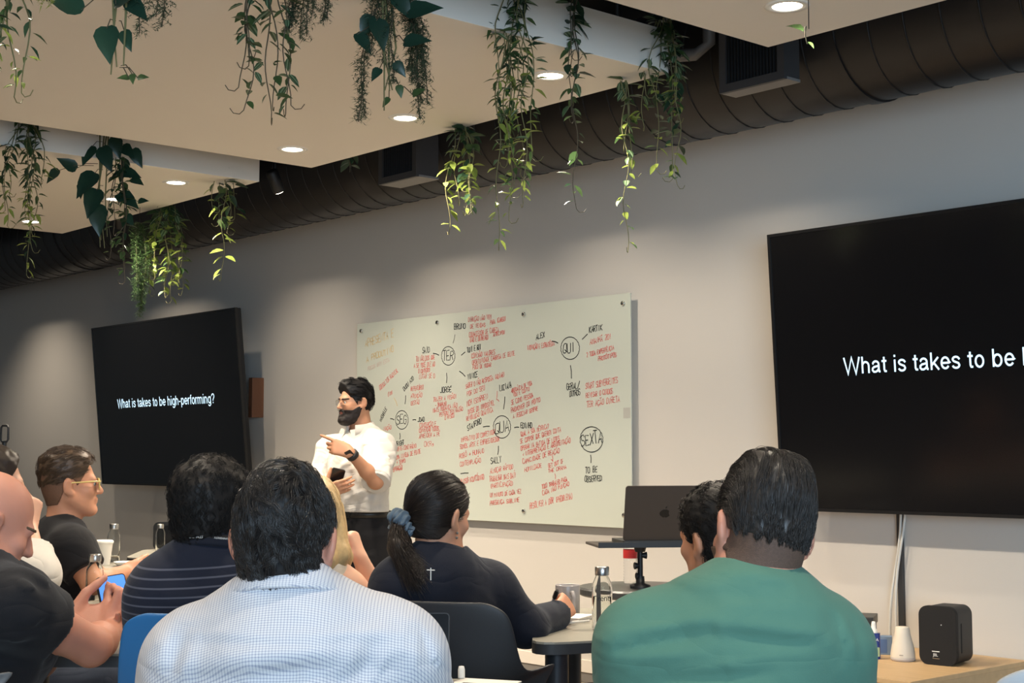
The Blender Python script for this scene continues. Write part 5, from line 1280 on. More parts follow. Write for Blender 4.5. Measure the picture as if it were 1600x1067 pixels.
ts = torso_prims(J['pel'], J['ch'], J['nb'], J['sl'], J['sr'], 1.08)
garment('t_shirt', Ph, ts + [Cone(J['sl'], J['el'], 0.070, 0.066, 0.05, cut=0.6), Cone(J['sr'], J['er'], 0.074, 0.070, 0.05, cut=0.42)], FB_black, 0.011, 0.0075, clip=((A3(0, 0, 0.44), -Z), (J['nb'] + A3(0, 0.012, -0.012), 0.063)), noise=0.004,
        folds=fold(Ph, [((30, 900, 3.35), (95, 935, 3.35), 0.014, 0.008), ((10, 950, 3.35), (80, 975, 3.35), 0.014, 0.007), ((0, 985, 3.35), (50, 1000, 3.35), 0.014, 0.007)]))
if False: hair_cap(Ph, hpn, hc, R, 1.04, lambda q: np.maximum(region_std(-0.085, -0.03, -0.03)(q), q[:, 2] - 0.045), 0.0012, mat('scalp_stubble', srgb(168, 118, 98), 0.65, noise=0.2, nscale=260), 0.005, name='clipped_hair')
hair_cap(Ph, hpn, hc, R, 1.04, beard_region, 0.0014, mat('stubble', srgb(132, 96, 80), 0.7, noise=0.3, nscale=260), 0.005, name='stubble')
hair_cap(Ph, hpn, hc, R, 1.04, lambda q: np.maximum(np.maximum(np.abs(q[:, 2] - 0.021) - 0.0035, np.abs(np.abs(q[:, 0]) - 0.032) - 0.018), 0.05 - q[:, 1]), 0.003, HR_lbrown, 0.003, name='eyebrows')
pw = P(180, 942, 3.90)
ph = thing('smartphone', 'large phone with a blue lit screen in the bald man\'s hands', 'phone', pw)
M_blue = mat('blue_screen', (0.05, 0.15, 0.4), 0.3, emit=srgb(86, 146, 240), estr=0.9)
Mx = phone_geo(ph, 0.082, 0.15, RIGHT * 0.72 + UPZ * 0.10 + FWD_H * 0.62, RIGHT * 0.34 + UPZ * 0.75 + FWD_H * 0.56, M_blue)
M_bluetext = mat('screen_text', (0.01, 0.03, 0.12), 0.4)
for (a, b, w_) in ((-0.035, 0.07, 0.006), (-0.02, 0.045, 0.03), (-0.02, 0.012, 0.036), (-0.03, -0.03, 0.02)):
    MB().box((a, b, 0.0047), (a + w_, b + 0.003, 0.005)).xf(Mx).build('screen_line', M_bluetext, ph)

# person in white behind the bald man
Pi = Person(-16, 4.7, 62)
J = seated(Pi, 0.54, (0, -0.10), g=0.9)
J.update(ch=Pi.px(-25, 945, 4.7), nb=Pi.px(-24, 828, 4.7), sl=Pi.px(-45, 866, 4.84), sr=Pi.px(2, 876, 4.58), el=Pi.px(0, 960, 4.95), er=Pi.px(56, 900, 4.56), wr=Pi.px(46, 822, 4.72), wl=Pi.px(30, 990, 5.0), hc=Pi.px(-10, 760, 4.72), R=rot_head(2, 0, 0))
HRi, _ = hand_prims(J['wr'], Pi.cam(0.12, 0.95, 0.1), Pi.cam(-0.8, 0.0, 0.5), True, {'index': (60, 75, 40), 'middle': (65, 75, 40), 'ring': (70, 75, 40), 'pinky': (70, 75, 40)}, (0.6, 0.4, 0.6), None, 0.92)
HLi, _ = hand_prims(J['wl'], Pi.cam(0.8, 0, 0.3), Pi.cam(0, -1, 0), False, None, s=0.92)
person_base(Pi, J, 'person', 'dark-fringed person in a white top partly hidden behind the bald man', SK_fair, 0.9, 0.94, True, res=0.008, hands=(HRi, HLi), trousers=FB_jean, neck=0.05)
hc, R = J['hc'], J['R']; hpn = head_prims(hc, R, 0.94, True, ears=False)
ts = torso_prims(J['pel'], J['ch'], J['nb'], J['sl'], J['sr'], 0.95, True)
garment('white_top', Pi, ts + [Cone(J['sl'], J['el'], 0.062, 0.056, 0.05, cut=0.7), Cone(J['sr'], J['er'], 0.062, 0.058, 0.05), Cone(J['er'], J['wr'], 0.056, 0.046, 0.04, cut=0.5)], FB_white, 0.010, 0.010, clip=((A3(0, 0, 0.44), -Z), (J['nb'] + A3(0, 0.012, -0.012), 0.063)))
hair_cap(Pi, hpn, hc, R, 0.94, region_std(-0.10, -0.05, 0.004), lambda q: 0.010 + 0.016 * np.clip(q[:, 2] / 0.1, 0, 1), HR_brown, 0.006, 0.008, 45)

# ------------------------------------------------------------------ chairs, tables and what stands on them
def LD(lat, d, z=0.0):
    """A floor-plan point: metres to the right of the view axis, metres away from the camera."""
    q = CAM + RIGHT * lat + FWD_H * d
    return np.array([q[0], q[1], z])
def rz_of(heading):
    h = math.radians(heading); rt = RIGHT * math.cos(h) - FWD_H * math.sin(h)
    return math.atan2(rt[1], rt[0])
M_leg = mat('chair_leg_grey', (0.10, 0.10, 0.105), 0.4, metal=0.4)
def shell_mesh(H):
    rows = [(0.22, 0.415, 0.205, 0, 0), (0.19, 0.43, 0.225, 0, 0), (0.02, 0.42, 0.235, 0, 0.010), (-0.13, 0.425, 0.240, 0.01, 0.03), (-0.19, 0.455, 0.245, 0.03, 0.06), (-0.215, 0.52, 0.255, 0.07, 0.08),
            (-0.228, 0.60, 0.285, 0.16, 0.10), (-0.232, 0.645, 0.300, 0.20, 0.085), (-0.236, 0.67, 0.252, 0.075, 0.03), (-0.242, 0.74, 0.240, 0.05, 0.0), (-0.250, 0.82, 0.232, 0.035, 0.0), (-0.255, H - 0.035, 0.222, 0.03, 0.0), (-0.257, H - 0.01, 0.205, 0.025, -0.006), (-0.258, H, 0.165, 0.015, 0.0)]
    nu = 17; v = []; f = []
    for (y, z, hw, fw, up) in rows:
        for i in range(nu):
            u = -1 + 2 * i / (nu - 1); e = abs(u) ** 3.0
            v.append((hw * u, y + fw * e, z + up * e))
    for r in range(len(rows) - 1):
        for i in range(nu - 1):
            f.append((r * nu + i, r * nu + i + 1, (r + 1) * nu + i + 1, (r + 1) * nu + i))
    me = bpy.data.meshes.new('shell'); me.from_pydata(v, [], f); me.update()
    for p_ in me.polygons: p_.use_smooth = True
    return me
def chair(lat, d, heading, H, mt, lab):
    t = thing('shell_chair', lab, 'chair', LD(lat, d), rz_of(heading), 'shell chairs of the audience')
    o = obj('shell', shell_mesh(H), mt, t)
    m = o.modifiers.new('thickness', 'SOLIDIFY'); m.thickness = 0.012; m.offset = 0
    m = o.modifiers.new('smooth', 'SUBSURF'); m.levels = 1; m.render_levels = 2
    MB().box((-0.15, -0.12, 0.395), (0.15, 0.14, 0.412), 0.004).build('seat_plate', M_leg, t)
    for sx in (-1, 1):
        for sy in (-1, 1):
            MB().tube([(sx * 0.13, sy * 0.11 + 0.01, 0.40), (sx * 0.22, sy * 0.21, 0.02), (sx * 0.222, sy * 0.212, 0.0)], [0.013, 0.011, 0.012], 10).build('leg', M_leg, t)
    return t
CH_blue = mat('chair_blue', srgb(40, 104, 160), 0.42, bump=0.03, bscale=300); CH_dark = mat('chair_charcoal', (0.028, 0.030, 0.034), 0.5, bump=0.05, bscale=300); CH_grey = mat('chair_pale_grey', srgb(168, 162, 150), 0.5, bump=0.03, bscale=300)
CH_mid = mat('chair_grey', (0.10, 0.102, 0.105), 0.5, bump=0.04, bscale=300); CH_white = mat('chair_white', srgb(168, 168, 168), 0.5)
chair(-0.565, 3.27, 8, 0.935, CH_blue, 'bright blue shell chair under the man in the striped polo')
q = Pd.O - CAM; chair(float(q @ RIGHT) + 0.045, float(q @ FWD_H) - 0.02, 18, 0.89, CH_dark, 'charcoal shell chair of the woman with the ponytail')
q = Pg.O - CAM; chair(float(q @ RIGHT) - 0.03, float(q @ FWD_H) - 0.03, 60, 0.90, CH_grey, 'pale grey shell chair of the man in the black T-shirt')
q = Ph.O - CAM; chair(float(q @ RIGHT) - 0.03, float(q @ FWD_H) - 0.02, 40, 0.86, CH_mid, 'mid grey shell chair under the bald man').scale = (1, 1, 1.08)
for per, mt_, lab in ((Pa, CH_dark, 'dark shell chair under the man in the checked shirt, below the frame'), (Pb, CH_dark, 'dark shell chair under the man in the green T-shirt, below the frame'), (Pe, CH_mid, 'shell chair hidden behind the green T-shirt'),
                      (Pf, CH_mid, 'shell chair of the blonde woman'), (Pi, CH_blue, 'blue shell chair of the person in white')):
    q = per.O - CAM; chair(float(q @ RIGHT) - (0.09 if per is Pf else 0), float(q @ FWD_H) - 0.02, per.heading, 0.84, mt_, lab)
chair(0.955, 2.50, 0, 0.938, CH_white, 'empty white shell chair at the lower right corner')

M_top = mat('table_laminate', srgb(150, 146, 134), 0.35, noise=0.05, nscale=25); M_edge = mat('table_edge', (0.035, 0.037, 0.04), 0.45); M_tleg = mat('table_leg', (0.040, 0.043, 0.050), 0.4, metal=0.3)
def round_poly(pts, r, n=5):
    out = []; m = len(pts)
    for i in range(m):
        p, a, b = np.array(pts[i]), np.array(pts[i - 1]), np.array(pts[(i + 1) % m])
        u, w = unit(a - p), unit(b - p); s0, s1 = p + u * r, p + w * r
        for k in range(n + 1):
            t = k / n; out.append(tuple(s0 * (1 - t) ** 2 + p * 2 * t * (1 - t) + s1 * t ** 2))
    return out
def table(corners, lab, z=0.75, r=0.12):
    pts = [LD(*c) for c in corners]; c0 = np.mean(pts, 0)
    t = thing('folding_table', lab, 'table', (c0[0], c0[1], 0), 0, 'grey training tables')
    o2 = [(p[0] - c0[0], p[1] - c0[1]) for p in pts]
    poly = round_poly(o2, r)
    MB().prism(poly, z - 0.006, z).build('tabletop', M_top, t)
    MB().prism([(x * 1.004, y * 1.004) for x, y in poly], z - 0.034, z - 0.0065, smooth=True).build('edge_band', M_edge, t)
    for (x, y) in o2:
        k = 0.80; lx, ly = x * k, y * k
        MB().tube([(lx, ly, z - 0.036), (lx, ly, z - 0.24)], 0.033, 18).tube([(lx, ly, z - 0.24), (lx, ly, 0.06)], 0.026, 18).tube([(lx, ly, 0.0), (lx, ly, 0.06)], [0.034, 0.03], 14).build('leg', M_tleg, t)
    return t
table([(0.045, 4.00), (0.13, 4.88), (0.84, 5.12), (0.76, 4.28)], 'grey table with the mug, the notebook and the water bottle')
table([(-0.30, 2.86), (-0.30, 3.36), (-0.03, 3.40), (-0.02, 2.86)], 'small grey table in front of the man in the checked shirt')
table([(0.24, 2.92), (0.24, 3.40), (0.72, 3.40), (0.70, 2.92)], 'grey table hidden in front of the green T-shirt')
table([(-1.50, 3.80), (-1.48, 4.50), (-0.88, 4.50), (-0.86, 3.80)], 'grey table under the bald man elbow')
table([(-1.46, 4.84), (-1.42, 6.00), (-0.95, 6.00), (-0.95, 4.84)], 'grey table under the forearms of the man in profile')
table([(-2.05, 6.12), (-2.1, 7.12), (-1.25, 7.12), (-1.25, 6.12)], 'grey table carrying the paper cup by the left wall')
table([(-1.93, 7.30), (-2.0, 8.0), (-1.3, 8.0), (-1.35, 7.30)], 'farthest grey table, below the left television')

# glass bottles with steel caps
M_glass = mat('clear_glass', (0.96, 0.97, 0.96), 0.02, trans=1.0, ior=1.12, spec=0.5); M_water = mat('water', (0.97, 0.98, 0.98), 0.0, trans=1.0, ior=1.10)
M_strap = mat('grey_strap', (0.07, 0.065, 0.06), 0.7)
def on_table(px, py, z=0.75):
    p = on_z(px, py, z); return p
def bottle(p, h, lab, water=0.5, strap=True, text=True):
    t = thing('glass_bottle', lab, 'bottle', p, 0, 'clear glass bottles with steel caps'); r = h * 0.165
    nr = r * 0.62
    pr = [(r * 0.92, 0.0), (r, 0.006), (r, h * 0.66), (r * 0.93, h * 0.73), (nr * 1.12, h * 0.82), (nr, h * 0.85), (nr, h * 0.88)]
    inner = [(max(0.001, q - 0.0025), z + 0.004 if i == 0 else z) for i, (q, z) in enumerate(pr)][::-1]
    MB().lathe(pr + inner, n=28, cap=False).build('glass', M_glass, t)
    MB().lathe([(nr * 1.10, h * 0.86), (nr * 1.12, h * 0.87), (nr * 1.12, h * 0.985), (nr * 1.02, h), (0.0005, h)], n=28, cap=False).build('cap', M_steel, t)
    if water: MB().lathe([(0.0005, 0.005), (r - 0.0032, 0.005), (r - 0.0032, h * water), (0.0005, h * water)], n=28, cap=False).build('water', M_water, t)
    if strap:
        d = -unit(FWD_H * 0.9 + RIGHT * 0.35)
        s0 = np.array(d) * (r + 0.002); sd = unit(np.cross(d, UPZ)) * 0.006
        MB().add([s0 * 0.72 + sd * 0.4 + UPZ * h * 0.86, s0 * 0.72 - sd * 0.4 + UPZ * h * 0.86, s0 * 1.0 + sd + UPZ * h * 0.72, s0 - sd + UPZ * h * 0.72, s0 + sd * 1.2 + UPZ * h * 0.1, s0 - sd * 1.2 + UPZ * h * 0.1,
                  s0 * 0.76 + sd * 0.4 + UPZ * h * 0.86, s0 * 0.76 - sd * 0.4 + UPZ * h * 0.86, s0 * 1.04 + sd + UPZ * h * 0.72, s0 * 1.04 - sd + UPZ * h * 0.72, s0 * 1.04 + sd * 1.2 + UPZ * h * 0.1, s0 * 1.04 - sd * 1.2 + UPZ * h * 0.1],
                 [(0, 1, 3, 2), (2, 3, 5, 4), (6, 8, 9, 7), (8, 10, 11, 9), (0, 2, 8, 6), (2, 4, 10, 8), (1, 7, 9, 3), (3, 9, 11, 5), (4, 5, 11, 10), (0, 6, 7, 1)]).build('strap', M_strap, t)
    if text:
        me = text_mesh('rent.', 0.02, 'print'); fit_text(me, r * 1.3)
        o = obj('print', me, M_black, t); d = -unit(FWD_H - RIGHT * 0.15); o.location = d * (r + 0.0015) + UPZ * h * 0.5
        o.rotation_euler = (math.radians(90), 0, math.atan2(d[1], d[0]) + math.pi / 2)
    return t
bottle(on_table(941, 983), 0.183, 'glass bottle with steel cap on the table beside the green T-shirt', 0.52)
bottle(on_table(147, 948), 0.176, 'empty glass bottle standing in front of the pale grey chair', 0.10, False, False)
bottle(on_table(177, 878), 0.182, 'glass bottle beside the white paper cup', 0.16, False, False)
bottle(on_table(250, 864), 0.150, 'glass bottle in front of the black case under the left television', 0.12, False, False)

M_mug = mat('mug_glaze', srgb(150, 146, 146), 0.25)
pm = on_table(887, 961); t = thing('coffee_mug', 'grey ceramic mug beside the writing hand', 'mug', pm)
MB().lathe([(0.036, 0.0), (0.039, 0.004), (0.0395, 0.094), (0.0385, 0.097), (0.0365, 0.094), (0.0360, 0.010), (0.0005, 0.008)], n=36, cap=True).build('body', M_mug, t)
dh = -unit(FWD_H * 0.9 - RIGHT * 0.25)
MB().tube([dh * 0.037 + UPZ * 0.074, dh * 0.055 + UPZ * 0.076, dh * 0.066 + UPZ * 0.062, dh * 0.066 + UPZ * 0.040, dh * 0.055 + UPZ * 0.024, dh * 0.037 + UPZ * 0.022], [0.006, 0.0065, 0.0065, 0.0065, 0.0065, 0.006], 12).build('handle', M_mug, t)
M_paper = mat('paper', srgb(226, 222, 214), 0.8, noise=0.02)
pn = on_table(893, 968); t = thing('notebook', 'small white notebook under the writing hand', 'notebook', pn, rz_of(25))
for k in range(3): MB().box((-0.05 + 0.002 * k, -0.06, 0.0005 + 0.004 * k), (0.05, 0.07, 0.004 + 0.004 * k), 0.001).build('pages', M_paper, t)
pp = on_table(897, 975); dv = unit(RIGHT * 0.8 + FWD_H * 0.6)
t = thing('white_pen', 'white pen lying on the notebook edge', 'pen', pp + UPZ * 0.006)
MB().tube([-dv * 0.06, -dv * 0.055, dv * 0.05, dv * 0.06], [0.002, 0.004, 0.004, 0.0035], 10).build('barrel', M_paper, t); MB().tube([dv * 0.02 + UPZ * 0.005, dv * 0.055 + UPZ * 0.006], 0.0012, 6).build('clip', M_steel, t)
tipw = Pd.O + Pd.M @ tip['index']; dv = unit(RIGHT * 0.14 + UPZ * 0.85 - FWD_H * 0.15)
dv = unit(P(870, 925, 4.34) - P(859, 953, 4.42))
t = thing('ballpoint_pen', 'grey pen with a black top in the writing woman hand', 'pen', P(862, 945, 4.37))
MB().tube([-dv * 0.05, -dv * 0.035, dv * 0.045], [0.001, 0.005, 0.0055], 10).build('barrel', mat('pen_grey', (0.35, 0.35, 0.36), 0.4), t); MB().tube([dv * 0.045, dv * 0.075, dv * 0.085], [0.0075, 0.0075, 0.004], 10).build('cap', M_black, t)

# things by the man in the checked shirt
pq = P(676, 1006, 3.28); t = thing('smartphone', 'dark phone propped upright beside the checked shirt', 'phone', (pq[0], pq[1], 0.828))
phone_geo(t, 0.075, 0.155, RIGHT, UPZ * 0.95 + FWD_H * 0.25)
for k in (0.0, 0.012): MB().box((k, -0.003, 0.0), (k + 0.005, 0.003, 0.002)).xf(Matrix.Translation(Vector(-FWD_H * 0.008 + UPZ * 0.052 + RIGHT * 0.0))).build('lock_icon', M_print, t)
pq = on_table(748, 1074); t = thing('paper_sheet', 'white printed sheet at the lower picture edge beside the dark chair', 'paper', pq, rz_of(20))
MB().box((-0.075, -0.10, 0.0005), (0.065, 0.10, 0.003)).build('sheet', M_paper, t)
for k in range(3): MB().box((-0.05, -0.06 + 0.04 * k, 0.003), (0.04, -0.045 + 0.04 * k, 0.0036)).build('printed_block', M_black, t)
pq = on_table(721, 1062); t = thing('marker_cap', 'short white marker standing on the sheet', 'marker', (pq[0], pq[1], 0.7545))
MB().lathe([(0.008, 0), (0.008, 0.018), (0.006, 0.026), (0.0005, 0.027)], n=16, cap=True).build('barrel', M_paper, t)
pq = P(1270, 925, 3.2); t = thing('steel_flask', 'steel-capped flask with a black loop behind the green shoulder', 'bottle', (pq[0], pq[1], 0.75))
hz = pq[2] - 0.75
MB().lathe([(0.033, 0), (0.035, 0.005), (0.035, hz - 0.05), (0.018, hz - 0.015), (0.018, hz)], n=28).build('body', M_chrome, t)
MB().lathe([(0.0175, hz), (0.0175, hz + 0.012), (0.016, hz + 0.014), (0.0005, hz + 0.014)], n=24, cap=False).build('cap', M_steel, t)
MB().tube([RIGHT * -0.03 + UPZ * (hz - 0.005), RIGHT * -0.030 + UPZ * (hz + 0.018), RIGHT * -0.018 + UPZ * (hz + 0.028), RIGHT * -0.004 + UPZ * (hz + 0.027), RIGHT * 0.010 + UPZ * (hz + 0.015), RIGHT * 0.018 + UPZ * (hz - 0.002)], 0.0028, 8).build('loop', M_black, t)

# left side: cup, dish, phone in hand, black case
pc_ = on_table(162, 882); t = thing('paper_cup', 'white paper cup behind the black sleeve', 'cup', pc_)
MB().lathe([(0.028, 0), (0.040, 0.098), (0.042, 0.102), (0.040, 0.104), (0.037, 0.098), (0.026, 0.004)], n=28).build('cup_body', M_paper, t); MB().lathe([(0.0415, 0.097), (0.0435, 0.100), (0.0435, 0.108), (0.037, 0.114), (0.0005, 0.114)], n=28, cap=False).build('lid', M_paper, t)
pc_ = on_table(196, 884); t = thing('saucer', 'small white dish beside the glass bottle', 'dish', pc_); MB().lathe([(0.035, 0), (0.055, 0.018), (0.053, 0.020), (0.033, 0.004), (0.0005, 0.004)], n=28).build('dish', M_paper, t)
pc_ = on_table(250, 862); t = thing('tablet_case', 'black rounded case standing behind the glass bottle', 'case', pc_ + FWD_H * 0.12, rz_of(0))
MB().prism(round_rect(0.125, 0.15, 0.03, 6, 0, 0.077), -0.02, 0.02, 'y').build('case_body', M_black, t); MB().prism(round_rect(0.09, 0.11, 0.02, 6, 0, 0.077), -0.021, -0.02, 'y').build('screen', M_screen, t)
pc_ = P(7, 690, 7.6); t = thing('phone_tripod', 'black phone holder on a thin stand at the left picture edge', 'tripod', (pc_[0], pc_[1], 0), rz_of(0))
z0 = P(7, 708, 7.6)[2]; z1 = P(7, 690, 7.6)[2]; z2 = P(7, 665, 7.6)[2]
MB().tube([(-0.016, 0, z1 + 0.004), (-0.019, 0, z1 + 0.012), (-0.019, 0, z2 - 0.012), (-0.012, 0, z2), (0.012, 0, z2), (0.019, 0, z2 - 0.012), (0.019, 0, z1 + 0.012), (0.012, 0, z1), (-0.012, 0, z1)], 0.006, 8, closed=True).build('phone_clamp', M_black, t)
MB().tube([(0, 0, z1 - 0.004), (0, 0, z1 - 0.03)], 0.012, 12).build('ball_head', M_black, t); MB().tube([(0, 0, z1 - 0.03), (0, 0, 0.25)], 0.008, 10).build('pole', M_black, t)
for k in range(3):
    a = k * 2.094; MB().tube([(0, 0, 0.42), (0.26 * math.cos(a), 0.26 * math.sin(a), 0.008)], 0.008, 8).build('leg', M_black, t)

# laptop on its stand, round black table, plastic water bottle
LDEP = 6.4
pt = P(1000, 916, 6.45); t = thing('round_table', 'small round black table under the laptop stand', 'table', (pt[0], pt[1], 0)); zt_ = pt[2]
MB().lathe([(0.0005, zt_ - 0.038), (0.262, zt_ - 0.038), (0.275, zt_ - 0.03), (0.275, zt_ - 0.008), (0.268, zt_), (0.0005, zt_)], n=64, cap=False, smooth=False).build('tabletop', mat('round_top', (0.05, 0.05, 0.05), 0.3), t)
MB().tube([(0, 0, zt_ - 0.04), (0, 0, 0.02)], 0.032, 20).build('column', M_black, t); MB().lathe([(0.24, 0), (0.24, 0.012), (0.04, 0.03), (0.04, 0.04)], n=48).build('foot', M_black, t)
pw = P(985, 915, 6.62); t = thing('plastic_bottle', 'clear ribbed water bottle with a red label behind the laptop stand', 'bottle', (pw[0], pw[1], zt_)); hb = 0.215
pr = [(0.028, 0.0), (0.031, 0.008)]
for k in range(7): pr += [(0.0315, 0.014 + k * 0.013), (0.0290, 0.0205 + k * 0.013)]
pr += [(0.0315, 0.108), (0.0315, 0.160), (0.027, 0.178), (0.014, 0.198), (0.012, 0.202)]
M_plastic = mat('clear_plastic', (0.97, 0.97, 0.97), 0.06, trans=1.0, ior=1.25)
MB().lathe(pr, n=28).build('bottle_body', M_plastic, t); MB().lathe([(0.0325, 0.112), (0.0325, 0.150)], n=28, cap=False).build('label', mat('red_label', srgb(178, 44, 44), 0.5), t)
MB().lathe([(0.0145, 0.202), (0.0145, 0.218), (0.0005, 0.219)], n=20, cap=False).build('cap', M_paper, t)
pl_ = P(1000, 846, LDEP); t = thing('laptop_stand', 'black tray on a tripod pole holding the laptop', 'stand', (pl_[0], pl_[1], zt_), rz_of(-8)); zz = pl_[2] - zt_
MB().box((-0.215, -0.14, zz - 0.018), (0.215, 0.15, zz - 0.006), 0.003).build('tray', mat('tray_dark', (0.05, 0.043, 0.036), 0.85), t); MB().box((-0.215, -0.146, zz - 0.018), (0.215, -0.140, zz + 0.006), 0.001).build('tray_lip', M_black, t)
MB().tube([(0, 0, zz - 0.019), (0, 0, zz - 0.045)], [0.03, 0.022], 16).build('head', M_black, t)
MB().tube([(0, 0, zz - 0.045), (0, 0, 0.0)], 0.012, 14).build('pole', M_black, t)
for (dx, dz) in ((0.028, 0.06), (-0.026, 0.105), (-0.018, 0.15)):
    MB().tube([(0, 0, zz - dz), (dx, -0.004, zz - dz), (dx * 1.01, -0.004, zz - dz)], [0.007, 0.016, 0.014], 12).build('knob', M_black, t)
MB().lathe([(0.045, 0.0), (0.045, 0.012), (0.02, 0.02), (0.018, 0.05)], n=24).build('clamp_base', M_black, t)
pl_ = P(1026, 845, LDEP); t = thing('laptop', 'dark grey laptop seen from behind on the raised tray', 'laptop', (pl_[0], pl_[1], pl_[2] - 0.0058), rz_of(-8))
M_alu = mat('laptop_grey', srgb(74, 68, 64), 0.38, metal=0.55)
MB().prism(round_rect(0.355, 0.245, 0.012, 5), 0.0, 0.014).build('base', mat('laptop_base', (0.02, 0.02, 0.02), 0.5), t)
lid = MB().prism(round_rect(0.355, 0.245, 0.012, 5, 0, 0.1225), -0.0035, 0.0035, 'y')
ML = Matrix.Translation((0, -0.118, 0.015)) @ Matrix.Rotation(math.radians(16), 4, 'X')
lid.xf(ML).build('lid', M_alu, t)
MB().box((-0.17, -0.0042, 0.012), (0.17, -0.0036, 0.236)).xf(Matrix.Translation((0, -0.118, 0.015)) @ Matrix.Rotation(math.radians(16), 4, 'X') @ Matrix.Rotation(math.pi, 4, 'Z')).build('screen', M_screen, t)
ap = []                                              # the fruit emblem: body with a bite, and a leaf
for k in range(40):
    a = 2 * math.pi * k / 40; r = 0.0205 * (1 + 0.10 * math.cos(2 * a + math.pi) + 0.05 * math.cos(a * 4)); x, z = r * math.sin(a) * 1.02, r * math.cos(a)
    if abs(x) < 0.006: z -= math.copysign(0.003 * (1 - abs(x) / 0.006), z)
    dxx, dzz = x - 0.0275, z - 0.002; rr = math.hypot(dxx, dzz)
    if rr < 0.0125: x = 0.0275 + dxx / rr * 0.0125; z = 0.002 + dzz / rr * 0.0125
    ap.append((x, z + 0.1225))
emb = MB().prism(ap, -0.0045, -0.0036, 'y')
lf = [(0.0, 0.0225), (0.002, 0.028), (0.008, 0.0325), (0.0075, 0.027), (0.004, 0.0235)]
emb.prism([(x, z + 0.1225) for x, z in lf], -0.0045, -0.0036, 'y')
emb.xf(ML).build('lid_emblem', mat('emblem_black', (0.006, 0.006, 0.006), 0.2), t)

# low wooden cabinet by the wall and the things on it
M_wood = mat('birch_wood', srgb(196, 164, 122), 0.5, noise=0.14, nscale=5, stretch=(1, 6, 6))
zc = 0.40
cR = on_z(1547, 1043, zc); cF = on_z(1428, 1066, zc)
x1c = cR[0] + 0.0; yf = cF[1]
t = thing('wooden_cabinet', 'low pale wooden cabinet against the wall under the right television', 'cabinet', (x1c, WALL_Y - 0.02, 0))
W_, D_ = 1.5, WALL_Y - 0.02 - yf
MB().box((-W_, -D_, zc - 0.02), (0, 0, zc), 0.002).build('top', M_wood, t)
MB().box((-W_ + 0.004, -D_ + 0.006, 0.05), (-0.004, -0.004, zc - 0.0205)).build('carcass', M_wood, t)
for k in range(3): MB().box((-W_ + 0.006 + k * 0.497, -D_ - 0.012, 0.06), (-W_ + 0.496 + k * 0.497, -D_ + 0.005, zc - 0.03), 0.002).build('door', M_wood, t)
MB().box((-W_ + 0.05, -D_ + 0.05, 0), (-0.05, -0.02, 0.05)).build('plinth', M_black, t)
def on_cab(px, py): return on_z(px, py, zc)
ps = on_cab(1479, 1036); t = thing('loudspeaker', 'black rounded loudspeaker on the wooden cabinet', 'speaker', (ps[0], ps[1], zc), rz_of(40))
hs_, ws_ = 0.240, 0.160
fr = MB().prism(round_rect(ws_, hs_, 0.038, 7, 0, hs_ / 2), -0.085, -0.060, 'y', True); fr.build('grille', mat('grille_black', (0.006, 0.006, 0.007), 0.7, bump=0.3, bscale=900), t)
MB().prism(round_rect(ws_ * 0.98, hs_ * 0.98, 0.038, 7, 0, hs_ / 2), -0.059, 0.085, 'y', True).build('cabinet_shell', mat('speaker_shell', (0.016, 0.016, 0.017), 0.5), t)
MB().box((ws_ * 0.485, -0.030, 0.05), (ws_ * 0.497, -0.022, 0.17)).build('side_slot', M_blackmatte, t)
for txt, w_, z_ in (('JBL', 0.022, 0.040),):
    me = text_mesh(txt, 0.02, 'maker_mark'); fit_text(me, w_); o = obj('maker_mark', me, M_print, t); o.location = (-0.01, -0.0862, z_); o.rotation_euler = (math.radians(90), 0, 0)
MB().box((-0.024, -0.0862, 0.054), (0.008, -0.0856, 0.0575)).build('print_bar', M_print, t); MB().box((-0.022, -0.0862, 0.026), (0.008, -0.0856, 0.028)).build('print_bar', M_steel, t); MB().lathe([(0.0003, 0), (0.0025, 0.0)], (0.018, 0, 0), n=8, cap=False).xf(Matrix.Translation((0, -0.0862, 0.165)) @ Matrix.Rotation(math.radians(90), 4, 'X')).build('status_light', M_print, t)
pd_ = on_cab(1411, 1032); t = thing('aroma_diffuser', 'cream cone-shaped diffuser beside the loudspeaker', 'diffuser', pd_)
M_cream = mat('cream_plastic', srgb(214, 204, 188), 0.5)
MB().lathe([(0.0515, 0.016), (0.0505, 0.03), (0.045, 0.065), (0.034, 0.105), (0.0285, 0.137), (0.026, 0.141), (0.0005, 0.140)], n=40, cap=False).build('cover', M_cream, t)
MB().lathe([(0.046, 0.0), (0.050, 0.004), (0.0518, 0.0155), (0.0005, 0.0158)], n=40, cap=True).build('base', mat('diffuser_base', srgb(182, 172, 164), 0.5), t)
dd = -unit(FWD_H * 0.92 + RIGHT * 0.38); MB().box((-0.008, -0.0004, -0.001), (0.008, 0.0004, 0.001)).xf(Matrix.Translation(Vector(dd * 0.0512 + UPZ * 0.028)) @ Matrix.Rotation(math.atan2(dd[1], dd[0]) + math.pi / 2, 4, 'Z')).build('print_mark', mat('print_grey', (0.12, 0.1, 0.1), 0.6), t)
pb_ = on_cab(1366, 1029); t = thing('spray_bottle', 'dark blue spray bottle with a white nozzle, next to the diffuser', 'bottle', pb_, rz_of(20))
M_blueb = mat('blue_plastic', srgb(28, 48, 120), 0.35)
MB().prism(round_rect(0.052, 0.036, 0.012, 5), 0.0, 0.108).build('bottle_body', M_blueb, t)
MB().lathe([(0.017, 0.1085), (0.014, 0.124), (0.011, 0.126), (0.010, 0.142), (0.007, 0.156), (0.0005, 0.157)], n=20, cap=True).build('nozzle', M_paper, t)
